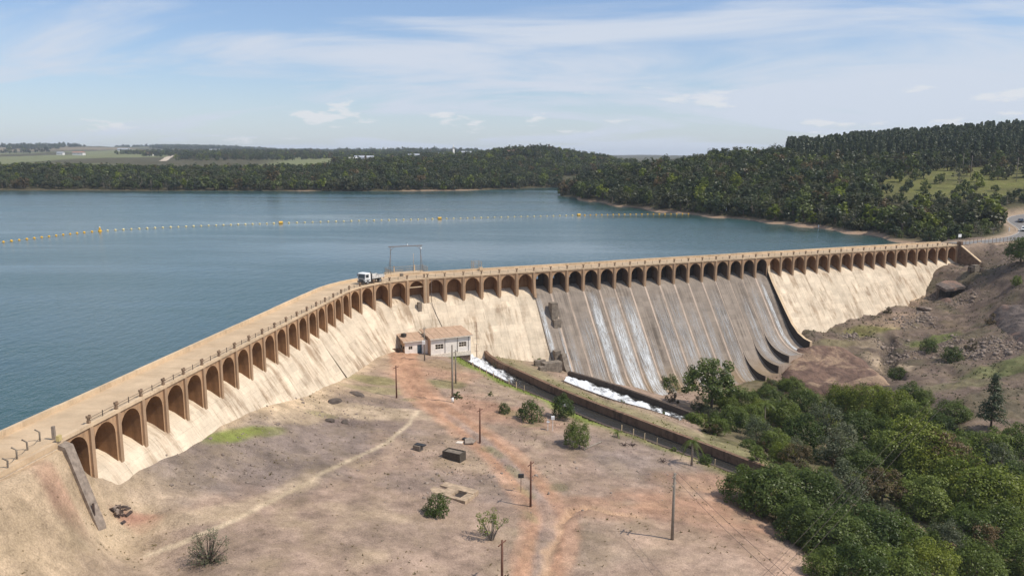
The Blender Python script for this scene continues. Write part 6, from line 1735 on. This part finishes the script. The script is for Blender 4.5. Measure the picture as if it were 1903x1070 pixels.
# a few trees that stand out
def special(u, dist, mat, i, s, label, shape='round'):
    x = qcol(u) * dist; z = float(hill_z(np.array([x]), np.array([dist]))[0]); o = link('forest_tree', far_mesh(mat, i, shape)); o.location = (x, dist, z - .3); o.scale = (s, s, s); tag(o, label, 'tree')
special(502, 712, 'B', 1, 1.55, 'reddish brown tree sticking out above the far shore forest')
special(1848, 306, 'Y', 0, 1.25, 'glowing yellow green tree at the bend of the road')
special(1720, 345, 'Y', 0, .95, 'yellow green crown in the middle of the wood on the bank beyond the dam')
special(1738, 300, 'Y', 0, .8, 'small yellow green tree low on the bank near the dam end')
special(1525, 440, 'Y', 0, .8, 'yellow green tree standing out on the wooded promontory')
special(1440, 690, 'F', 0, 1.5, 'spreading tree with an open crown beside the plantation edge', 'bare')
special(1305, 900 / 2, 'L', 0, 1.0, 'light green tree in the dark wood of the promontory')

# ------------------------------------------------------------------ buoy line
BL = smooth_line(np.array([at(u, v, 0)[:2] for u, v in ((-40,456),(90,440),(186,429),(350,421),(522,415),(670,410.5),(817,407),(950,403.5),(1076,400.5),(1190,398.5),(1290,398))]), 2)
LB = np.concatenate([[0], np.cumsum(np.hypot(*(BL[1:] - BL[:-1]).T))])
onb = lambda l: np.array([np.interp(l, LB, BL[:, 0]), np.interp(l, LB, BL[:, 1])])
def l_of(u): 
    k = np.linspace(0, LB[-1], 3000); P = np.array([onb(q) for q in k]); uu_ = vis(P[:, 0], P[:, 1], np.zeros(3000))[0]; return k[int(np.argmin(np.abs(uu_ - u)))]
marks = [l_of(u) for u in (186, 522, 817, 1076)]
mb = MB(); mb.tube([(*onb(l), .10) for l in np.linspace(0, LB[-1], 160)], .05, 4); tag(mb.build('buoy_rope', M_ROPE), 'pale rope strung with floats across the reservoir', 'rope')
def buoy_mesh():
    mb = MB(); prof = [(0, -.3), (.34, -.22), (.45, 0), (.42, .2), (.28, .38), (.1, .45)]
    mb.tube([(0, 0, z) for r, z in prof], [max(r, .02) for r, z in prof], 10); return mb.build('buoy', M_PALEY, mesh_only=True)
bme = buoy_mesh(); bme2 = bme.copy(); bme2.materials.clear(); bme2.materials.append(M_YEL)
segs = [0] + marks + [LB[-1]]
SEG = ['between the picture edge and the tall yellow marker', 'between the tall yellow marker and the first yellow drum', 'between the first and the second yellow drum', 'between the second and the third yellow drum', 'between the last yellow drum and the wooded shore']
NB = [16, 24, 21, 21, 20]
for i, (a, b_, n) in enumerate(zip(segs[:-1], segs[1:], NB)):
    for j in range(1, n):
        l = a + (b_ - a) * j / n; o = link('buoy', bme if (i in (1, 2, 3)) else bme2); p = onb(l); o.location = (p[0], p[1], .08); o.rotation_euler = (rnd.uniform(-.25, .25), rnd.uniform(-.25, .25), 0); s = rnd.uniform(.9, 1.1); o.scale = (s, s, s)
        tag(o, 'small float on the buoy line ' + SEG[i], 'buoy', 'floats of the buoy line ' + SEG[i])
p = onb(marks[0]); r_ = empty('marker_buoy', (p[0], p[1], 0), 'tall yellow marker buoy with a lantern top on the rope', 'buoy')
mb = MB(); mb.tube([(p[0], p[1], -.4), (p[0], p[1], .35), (p[0], p[1], .6)], [.75, .75, .5], 12); mb.build('float', M_YEL, r_)
mb = MB(); mb.tube([(p[0], p[1], .6), (p[0], p[1], 1.7)], [.42, .25], 8); mb.build('mast', M_YEL, r_); mb = MB(); mb.tube([(p[0], p[1], 1.7), (p[0], p[1], 2.0)], [.3, .2], 8); mb.build('lantern', M_WHITE, r_)
for i, (l, nm) in enumerate(zip(marks[1:], ('first', 'second', 'third'))):
    p = onb(l); q = onb(l + 1) - onb(l - 1); q /= np.linalg.norm(q); s = .85
    r_ = empty('marker_buoy', (p[0], p[1], 0), ['big yellow drum float halfway out on the buoy line, with the gantry to its side', 'big yellow drum float beyond the steel gantry on the buoy line', 'big yellow drum float on the buoy line before the wooded promontory'][i], 'buoy')
    mb = MB(); mb.tube([(p[0] - q[0] * s, p[1] - q[1] * s, .35), (p[0] + q[0] * s, p[1] + q[1] * s, .35)], .62, 14, smooth=False); mb.build('drum', M_YEL, r_)
    mb = MB()
    for k in (-.5, .5): mb.tube([(p[0] + q[0] * (k - .06), p[1] + q[1] * (k - .06), .35), (p[0] + q[0] * (k + .06), p[1] + q[1] * (k + .06), .35)], .66, 14, smooth=False)
    mb.build('band', M_PALEY, r_)
# ------------------------------------------------------------------ road with vehicles
RL = smooth_line(ROAD, 2)
Lr = np.concatenate([[0], np.cumsum(np.hypot(*(RL[1:, :2] - RL[:-1, :2]).T))])
def road_at(l, off=0, dz=0):
    p = np.array([np.interp(l, Lr, RL[:, i]) for i in range(3)]); q = np.array([np.interp(l + .5, Lr, RL[:, i]) for i in range(2)]) - np.array([np.interp(l - .5, Lr, RL[:, i]) for i in range(2)])
    q /= np.linalg.norm(q); return np.array([p[0] - q[1] * off, p[1] + q[0] * off, p[2] + dz]), q
def road_strip(name, o0, o1, dz, mat, l0=2, l1=None, n=120):
    l1 = l1 or Lr[-1] - 2; mb = MB(); pr = None
    for l in np.linspace(l0, l1, n):
        a = mb.vert(road_at(l, o0, dz)[0]); b = mb.vert(road_at(l, o1, dz)[0])
        if pr: mb.face([pr[0], a, b, pr[1]])
        pr = (a, b)
    o = mb.build(name, mat, fix=False)
    if o.data.polygons[0].normal.z < 0: o.data.flip_normals()
    return o
tag(road_strip('road_shoulder', -3.9, 3.9, -.02, simple('dusty_shoulder', (.38, .29, .21), .95)), kind='structure')
tag(road_strip('road', -3.1, 3.1, .01, M_ASPH), kind='structure')
tag(road_strip('road_marking', 2.78, 2.9, .016, M_LINE, 20), kind='structure'); tag(road_strip('road_marking', -2.9, -2.78, .016, M_LINE, 20), kind='structure')
def car(name, body_mat, label, van=False):
    r = empty(name, (0, 0, 0), label, 'van' if van else 'car')
    def part(mb, n, m): o = mb.build(n, m, None); o.parent = r; return o
    W = .86; top = 1.75 if van else 1.48
    prof = [(-2.2, .35), (-2.25, .75), (-2.1, .92), (-1.25, 1.02), (-.45, top - .05), (-.2, top), (1.9 if van else 1.1, top), (2.15 if van else 1.95, 1.0), (2.2, .5), (2.15, .35)]
    mb = MB(); mb.prism([(x, -W, z) for x, z in prof], (0, 2 * W, 0)); part(mb, 'body', body_mat)
    mb = MB(); mb.prism([(-1.22, -.76, 1.06), (-.5, -.7, top - .1), (-.5, .7, top - .1), (-1.22, .76, 1.06)], (-.03, 0, .02)); part(mb, 'windscreen', M_GLASS)
    for s in (-1, 1):
        mb = MB(); mb.prism([(-.95, s * (W + .004), 1.05), (-.4, s * (W + .004), top - .12), (.55, s * (W + .004), top - .12), (.55, s * (W + .004), 1.05)], (0, s * .01, 0)); part(mb, 'side_window', M_GLASS)
        if not van: mb = MB(); mb.prism([(.62, s * (W + .004), 1.05), (.62, s * (W + .004), top - .12), (1.05, s * (W + .004), top - .12), (1.6, s * (W + .004), 1.05)], (0, s * .01, 0)); part(mb, 'side_window', M_GLASS)
        mb = MB(); mb.box((-2.22, s * .62, .78), (.08, .34, .16)); part(mb, 'headlight', M_LAMP)
        mb = MB(); mb.box((2.19, s * .7, .85), (.06, .2, .3)); part(mb, 'tail_light', simple('red_lamp', (.35, .02, .02), .4))
        mb = MB(); mb.box((-.85, s * .98, 1.08), (.12, .18, .12)); part(mb, 'mirror', body_mat)
        wheel(r, -1.4, s * .76, .31, .2); wheel(r, 1.35, s * .76, .31, .2)
    mb = MB(); mb.box((-2.24, 0, .66), (.05, .9, .14)); part(mb, 'grille', M_PLATE); mb = MB(); mb.box((-2.22, 0, .42), (.12, 1.7, .2)); part(mb, 'bumper', M_DARK)
    return r
def put(r, l, off, flip=False):
    p, q = road_at(l, off, .015); r.location = p; r.rotation_euler = (0, 0, math.atan2(q[1], q[0]))
def l_at_u(u, lo=10, hi=200):
    k = np.linspace(lo, min(hi, Lr[-1] - 2), 900); P = np.array([road_at(l)[0] for l in k]); return k[int(np.argmin(np.abs(vis(P[:, 0], P[:, 1], P[:, 2])[0] - u)))]
dl = lambda v, lo=10: next((l for l in np.linspace(lo, Lr[-1] - 3, 800) if vis(*[np.array([c]) for c in road_at(l)[0]])[1][0] < v), 60)
put(car('van', M_WHITE, 'white van with a tall rear body driving down towards the dam', True), dl(430), 1.3); put(car('car', simple('dark_blue_paint', (.02, .025, .045), .3, spec=.6), 'dark car following the white van on the bend of the road'), dl(413), -1.2)

# signs and marker posts
def sign(loc, w_, h, zc, label, ang=0.0, name='sign', legs=2, mat=None, cat='sign', leg_mat=None):
    r = empty(name, tuple(loc), label, cat); A = np.array([[math.cos(ang), math.sin(ang), 0], [-math.sin(ang), math.cos(ang), 0], [0, 0, 1]])
    for x in (np.linspace(-w_ * .32, w_ * .32, legs) if legs > 1 else [0]): mb = MB(); mb.box(np.array(loc) + A[0] * x + [0, 0, zc / 2], (.09, .09, zc), A); mb.build('post', leg_mat or M_GREYPOLE, r)
    mb = MB(); mb.box(np.array(loc) + A[1] * -.06 + [0, 0, zc], (w_, .05, h), A); mb.build('panel', mat or M_WHITE, r); return r
b = DP(S_END + 9.5, -6.6, 2.9); sign(b, 1.5, 1.0, 2.1, 'blank white board on posts beside the road just past the end tower', math.atan2(DR[1], DR[0]))
def hp(u, y, dz=0): x = qcol(u) * y; return np.array([x, y, max(.1, float(hill_z(np.array([x]), np.array([float(y)]))[0])) + dz])
sign(hp(1350, 404), 2.2, 1.5, 2.6, 'pale blue and white notice board on the sandy shore of the promontory', -.2, mat=simple('pale_blue_sign', (.60, .66, .80), .5, var=.15))
p_ = at(1521, 424, 0); r_ = empty('marker_post', (p_[0], p_[1], 0), 'small white marker post standing in the shallow water by the shore', 'post'); mb = MB(); mb.box((p_[0], p_[1], .5), (.35, .35, 1.8)); mb.build('post', M_WHITE, r_)
q_, _ = road_at(dl(432), 6.0); r_ = empty('milestone', tuple(q_), 'slim white marker post on the earth bank inside the road bend', 'post'); mb = MB(); mb.box(q_ + [0, 0, .6], (.25, .25, 1.9)); mb.build('post', M_WHITE, r_)
for i_, (u, y, h) in enumerate(((1892, 430, 13), (1790, 470, 12), (1806, 455, 12))):
    b = hp(u, y); r_ = empty('utility_pole', tuple(b), ['tall pale pole on the hillside behind the road bend', 'thin pole at the edge of the grassy slope, first of two', 'thin pole in the middle of the grassy slope, second of two'][i_], 'pole'); mb = MB(); mb.tube([b - [0, 0, .5], b + [0, 0, h]], [.17, .11], 6); mb.build('pole_shaft', M_GREYPOLE, r_); mb = MB(); mb.box(b + [0, 0, h - .5], (1.8, .1, .12)); mb.build('crossarm', M_STEEL, r_)

# distant buildings
M_FARW = simple('distant_white_wall', (.70, .69, .66), .9, var=.08, scale=.1); M_FART = simple('distant_tiled_roof', (.34, .20, .15), .9, var=.15, scale=.1); M_FARG = simple('distant_grey_roof', (.36, .38, .42), .9, scale=.1)
def far_house(u, y, w_, d_, h, label, roof=None, wall=None, dz=0, ang=0.0, name='house'):
    b = hp(u, y, dz); r = empty(name, tuple(b), label, 'building'); A = np.array([[math.cos(ang), math.sin(ang), 0], [-math.sin(ang), math.cos(ang), 0], [0, 0, 1]])
    P = lambda x, y_, z: b + A[0] * x + A[1] * y_ + A[2] * z
    MB().box(P(0, 0, h / 2 - 1), (w_, d_, h + 2), A).build('wall', wall or M_FARW, r)
    mb = MB(); mb.prism([P(-w_ * .53, -d_ * .56, h + .02), P(-w_ * .53, 0, h + d_ * .22), P(-w_ * .53, d_ * .56, h + .02)], A[0] * w_ * 1.06); mb.build('roof', roof or M_FART, r)
    for x in np.arange(-w_ / 2 + 2.5, w_ / 2 - 1.5, 4.0): MB().box(P(x, -d_ / 2 - .03, h * .55), (1.5, .1, 1.5), A).build('window', M_GLASS, r)
    return r
far_house(946, 1085, 16, 9, 4.5, 'house with a red brown roof among trees on the crest of the middle hill', dz=1)
far_house(866, 1500, 18, 12, 9, 'white building beside the slim white tower beyond the far shore', M_FARG, dz=1); 
b = hp(842, 1520); r_ = empty('tower', tuple(b), 'slim white tower rising above the distant trees', 'tower'); mb = MB(); mb.tube([b, b + [0, 0, 17]], [2.2, 1.8], 10); mb.build('tower_shaft', M_FARW, r_); mb = MB(); mb.tube([b + [0, 0, 17], b + [0, 0, 25]], [2.0, .15], 10); mb.build('spire', M_FARW, r_)
far_house(822, 1480, 16, 11, 7, 'long pale house close to the slim white tower, on its low side', M_FARG, dz=1); far_house(768, 1420, 20, 12, 8, 'pale block with a grey roof among distant trees beyond the gantry', M_FARG)
far_house(806, 1400, 12, 9, 6, 'small pale house with a tiled roof in the distant trees', M_FART)
far_house(676, 1120, 26, 12, 7, 'long white house with a bluish roof just behind the far shore forest', M_FARG, dz=3); far_house(656, 1110, 12, 9, 6, 'small white house beside the long one behind the far shore forest', M_FARW, dz=3)
far_house(146, 2250, 30, 16, 7, 'pale farm shed with bare earth beside it at the edge of distant fields', M_FART); far_house(112, 2260, 18, 12, 6, 'small white farm building near the pale shed in the distant fields', M_FARG)
far_house(230, 2900, 40, 16, 8, 'long white shed on the skyline above the distant green field', M_FARG); far_house(400, 2550, 34, 16, 8, 'white shed at the dark wood between the distant fields', M_FARG); far_house(278, 2100, 16, 10, 6, 'reddish house at the foot of the distant wood', M_FART)
# pale earth roads through the far fields
def far_road(pts, w_, name='dirt_road'):
    P = smooth_line(np.array([hp(u, y)[:2] for u, y in pts]), 3); mb = MB(); pr = None
    for i in range(len(P)):
        d = P[min(i + 1, len(P) - 1)] - P[max(i - 1, 0)]; d /= np.linalg.norm(d); n = np.array([-d[1], d[0]]) * w_ / 2
        zz = [float(hill_z(np.array([c[0]]), np.array([c[1]]))[0]) + .9 for c in (P[i] + n, P[i] - n)]
        a, b = mb.vert((*(P[i] + n), zz[0])), mb.vert((*(P[i] - n), zz[1]))
        if pr: mb.face([pr[0], a, b, pr[1]])
        pr = (a, b)
    o = mb.build(name, simple('pale_earth', (.48, .40, .31), .95, scale=.1), fix=False)
    if o.data.polygons[0].normal.z < 0: o.data.flip_normals()
    tag(o, kind='structure')
far_road([(300, 1500), (306, 1700), (318, 2000), (322, 2300)], 14); far_road([(470, 1900), (530, 1800), (570, 1850), (620, 2150), (650, 2500)], 24); far_road([(470, 2300), (420, 2350), (360, 2500)], 14)

# ------------------------------------------------------------------ rocks of the right bank
def outcrop(pix, lift, label, mat, name='rock_outcrop', n=34, seed=1, rough=.8):
    """bedrock dome: a sheet that rises from the ground inside the outline"""
    poly = np.array([on(u, v)[:2] for u, v in pix]); c = poly.mean(0); g = np.random.default_rng(seed)
    x0, y0 = poly.min(0) - .5; x1, y1 = poly.max(0) + .5; X, Y = np.meshgrid(np.linspace(x0, x1, n * 2), np.linspace(y0, y1, n * 2), indexing='ij')
    ins = inside(X, Y, poly); dist, _, _ = poly_dist(X, Y, np.concatenate([poly, poly[:1]]))
    k = np.where(ins, np.minimum(dist / 3.0, 1), -np.minimum(dist / 1.0, 1))
    Z = zi(X, Y) + np.where(k > 0, lift * np.sin(np.clip(k, 0, 1) * math.pi / 2), k * 1.2)
    ridg = np.abs(fbm(X * .9 + Y * .5, (Y - X * .4) * .35, 3.2, 4)); Z = Z + np.clip(k, 0, 1) * (fbm(X, Y, 4, 4) * rough - ridg * rough * 1.3)
    me = np_mesh(name, np.stack([X, Y, Z], -1).reshape(-1, 3), grid_faces(n * 2, n * 2), [mat], smooth=False); o = link(name, me); return tag(o, label, 'rock')
def bedrock(name, a, b_, c_):
    m, n, bs = new_mat(name); p = n.geo(); q = n.scale(p, .5, .25, .6)
    s1 = n.noise(q, 1.0, 6, .65, 1.2); s2 = n.noise(p, .12, 4, .6, .5); s3 = n.noise(p, 2.2, 4, .7)
    c = n.mix(n.mapr(s1, .42, .60, 0, 1, True), (*a, 1), (*b_, 1)); c = n.mix(n.mapr(s2, .48, .60, 0, .9, True), c, (*c_, 1)); k = n.mapr(s3, .3, .7, .75, 1.2); c = n.mix(1.0, c, n.comb(k, k, k), 'MULTIPLY')
    n.put(bs.inputs['Base Color'], c); bs.inputs['Roughness'].default_value = .85; n.put(bs.inputs['Normal'], n.bump(n.math('ADD', s1, n.math('MULTIPLY', s3, .5)), .9, .4)); return m
M_BED1 = bedrock('red_bedrock', (.135, .085, .065), (.20, .125, .09), (.36, .25, .165)); M_BED2 = bedrock('grey_bedrock', (.10, .08, .07), (.16, .125, .105), (.24, .15, .11))
outcrop([(1452,690),(1470,662),(1500,648),(1530,642),(1570,650),(1610,672),(1640,700),(1655,715),(1600,725),(1540,735),(1490,728),(1455,712)], 1.9, 'large smooth red brown rock below the flip buckets', M_BED1, seed=3, rough=.55)
outcrop([(1838,585),(1862,566),(1895,566),(1920,585),(1930,640),(1895,640),(1860,612)], 1.5, 'dark striped rock slab on the hillside at the picture edge', M_BED2, seed=4)
outcrop([(1732,548),(1742,540),(1770,556),(1776,562),(1755,562)], .5, 'pale layered rock rim under the dark hollow', M_BED2, seed=6, n=20)
A = np.array([[.93, .37, 0], [-.37, .93, 0], [0, 0, 1]])
pz = float(near_z(np.array([PIT[0]]), np.array([PIT[1]]))[0])
root = empty('rock_hollow', (float(PIT[0]), float(PIT[1]), pz - 3), 'black shaded hollow under a jutting rock ledge on the stony hillside', 'hollow')
def HK(x, y, z): return PIT * [1, 1, 0] + A[0] * x + A[1] * y + np.array([0, 0, pz + z])
mb = MB(); mb.prism([HK(-4.4, -.4, .45), HK(-2.2, -1.3, .75), HK(.6, -1.0, 1.0), HK(2.6, -1.5, 1.05), HK(4.6, -.6, .8), HK(5.0, 2.6, 1.9), HK(.4, 3.9, 2.3), HK(-4.6, 3.0, 1.5)], (0, 0, .75)); mb.build('roof_ledge', M_BED2, root)
mb = MB(); mb.prism([HK(3.0, -1.0, -3.4), HK(4.3, -1.2, -3.4), HK(4.9, 2.6, -3.4), HK(3.2, 2.6, -3.4)], (0, 0, 4.6)); mb.build('side_rock', M_BED2, root)
mb = MB(); mb.prism([HK(-4.2, 1.9, -3.4), HK(4.2, 1.9, -3.4), HK(4.2, 2.8, -3.4), HK(-4.2, 2.8, -3.4)], (0, 0, 4.4)); mb.build('back_rock', M_DKROCK, root)
b = on(1812, 503); root = empty('ruined_block', tuple(b), 'small ruined concrete block with dark sides on the hillside below the end tower', 'block')
MB().box(b + [0, 0, .8], (2.2, 1.4, 2.0), A).build('block_body', M_OLDC, root); MB().box(b + A[0] * -1.9 + [0, 0, .6], (1.1, 1.2, 1.5), A).build('block_side', M_DKROCK, root); MB().box(b + A[0] * 1.9 + [0, -.3, .3], (1.2, 1.2, 1.2), A).build('block_side', M_DKROCK, root)
MB_ = MB(); a, c = on(1690, 562), on(1702, 556); MB_.tube([a + [0, 0, .2], c + [0, 0, .3]], .22, 6); tag(MB_.build('concrete_beam', M_EDGE), 'pale broken beam lying at the foot of the cream dam face', 'beam')
# blocks at the foot of the face beside the spillway
for i_, (u, v, sx, sy, sz, lb) in enumerate(((1025, 688, 4.4, 2.0, 2.3, 'long dark concrete block before the spillway corner, largest of its heap'), (1003, 680, 2.6, 1.0, 1.7, 'narrow upright concrete block behind the long one at the spillway corner'), (1018, 673, 3.6, 1.0, 1.5, 'back concrete block of the heap at the spillway corner'), (1008, 688, 1.6, 1.2, 1.2, 'small low concrete block at the end of the heap by the spillway corner'))):
    b = on(u, v); o = MB().box(b + [0, 0, sz / 2 - .3], (sx, sy, sz), np.array([[DR[0], DR[1], 0], [-DR[1], DR[0], 0], [0, 0, 1]])).build('concrete_block', M_OLDC if i_ else M_DARKC2 if 'M_DARKC2' in globals() else M_OLDC); tag(o, lb, 'block', 'blocks at the spillway corner')
# loose stones, one mass
def stones(name, pix, spread, n, s0, s1, mat, seed):
    g = np.random.default_rng(seed); base = np.array([[-.6, -.6, -.3], [.7, -.5, -.3], [.5, .7, -.3], [-.5, .6, -.3], [-.35, -.4, .35], [.45, -.3, .3], [.3, .45, .42], [-.4, .35, .25]]); fc = np.array([[0, 3, 2, 1], [4, 5, 6, 7], [0, 1, 5, 4], [1, 2, 6, 5], [2, 3, 7, 6], [3, 0, 4, 7]])
    V = []; F = []
    for (u, v), sp in zip(pix, spread):
        c = on(u, v)
        for i in range(n):
            x, y = c[0] + g.normal() * sp, c[1] + g.normal() * sp * .8; z = zat(x, y); s = g.uniform(s0, s1) * (1 + (g.random() < .12) * 1.2); a = g.uniform(0, 6.28); R = np.array([[math.cos(a), -math.sin(a), 0], [math.sin(a), math.cos(a), 0], [0, 0, 1]])
            F.append(fc + len(V) * 8); V.append((base * g.uniform(.7, 1.3, (8, 3))) @ R.T * s + [x, y, z + s * .1])
    me = np_mesh(name, np.concatenate(V), np.concatenate(F), [mat]); return tag(link(name, me), kind='stuff')
stones('rubble', [(1765,640),(1740,655),(1800,655),(1830,640),(1690,600),(1720,590),(1655,650),(1668,668),(1850,655),(1580,625),(1790,560),(1890,640)], [3.2,3,3,3,3,3,2,2,3,1.6,3,3], 150, .10, .42, M_STONE, 3)
stones('gravel', [(560,800),(470,850),(430,860),(680,745),(650,780),(600,760),(850,880),(900,900),(1100,880),(1200,830),(330,870),(700,830),(1770,985),(1700,1010),(1330,760)], [5,5,4,3,3,4,6,6,7,7,3,8,2.5,2.5,2], 110, .05, .20, M_STONE, 4)
stones('rubble', [(1350,768),(1370,762),(1325,775),(1245,765)], [1.6,1.6,1.4,1.5], 40, .2, .55, M_STONE, 6)
# roots and stumps on the bare soil
for i_, (u, v) in enumerate(((1232, 858), (1176, 828), (1160, 828))):
    b = on(u, v); mb = MB()
    for j in range(7): a = j * .9 + i_; mb.tube([b + [0, 0, -.05], b + [math.cos(a) * .4, math.sin(a) * .4, .25 + .25 * (j % 2)], b + [math.cos(a) * .9, math.sin(a) * .9, .1]], [.07, .05, .015], 4)
    tag(mb.build('stump', M_BURNT), ['dark spreading stump on the bare soil before the palm', 'small dry stump beside the verge, next to the little palm', 'tiny broken stump on the bare soil below the little palm'][i_], 'stump')
# ------------------------------------------------------------------ the air
mb = MB(); hz0, hz1 = -34.0, 112.0
mb.box((0, 4700, (hz0 + hz1) / 2), (16000, 9700, hz1 - hz0))
hm = bpy.data.materials.new('air'); hm.use_nodes = True; hn_ = NT(hm.node_tree); hn_.n.clear()
pv = hn_.add('ShaderNodeVolumePrincipled'); pv.inputs['Color'].default_value = (.78, .88, 1.0, 1); pv.inputs['Density'].default_value = 9e-5; pv.inputs['Anisotropy'].default_value = .1
ou = hn_.add('ShaderNodeOutputMaterial'); hn_.l.new(pv.outputs[0], ou.inputs['Volume'])
tag(mb.build('haze', hm), kind='stuff')
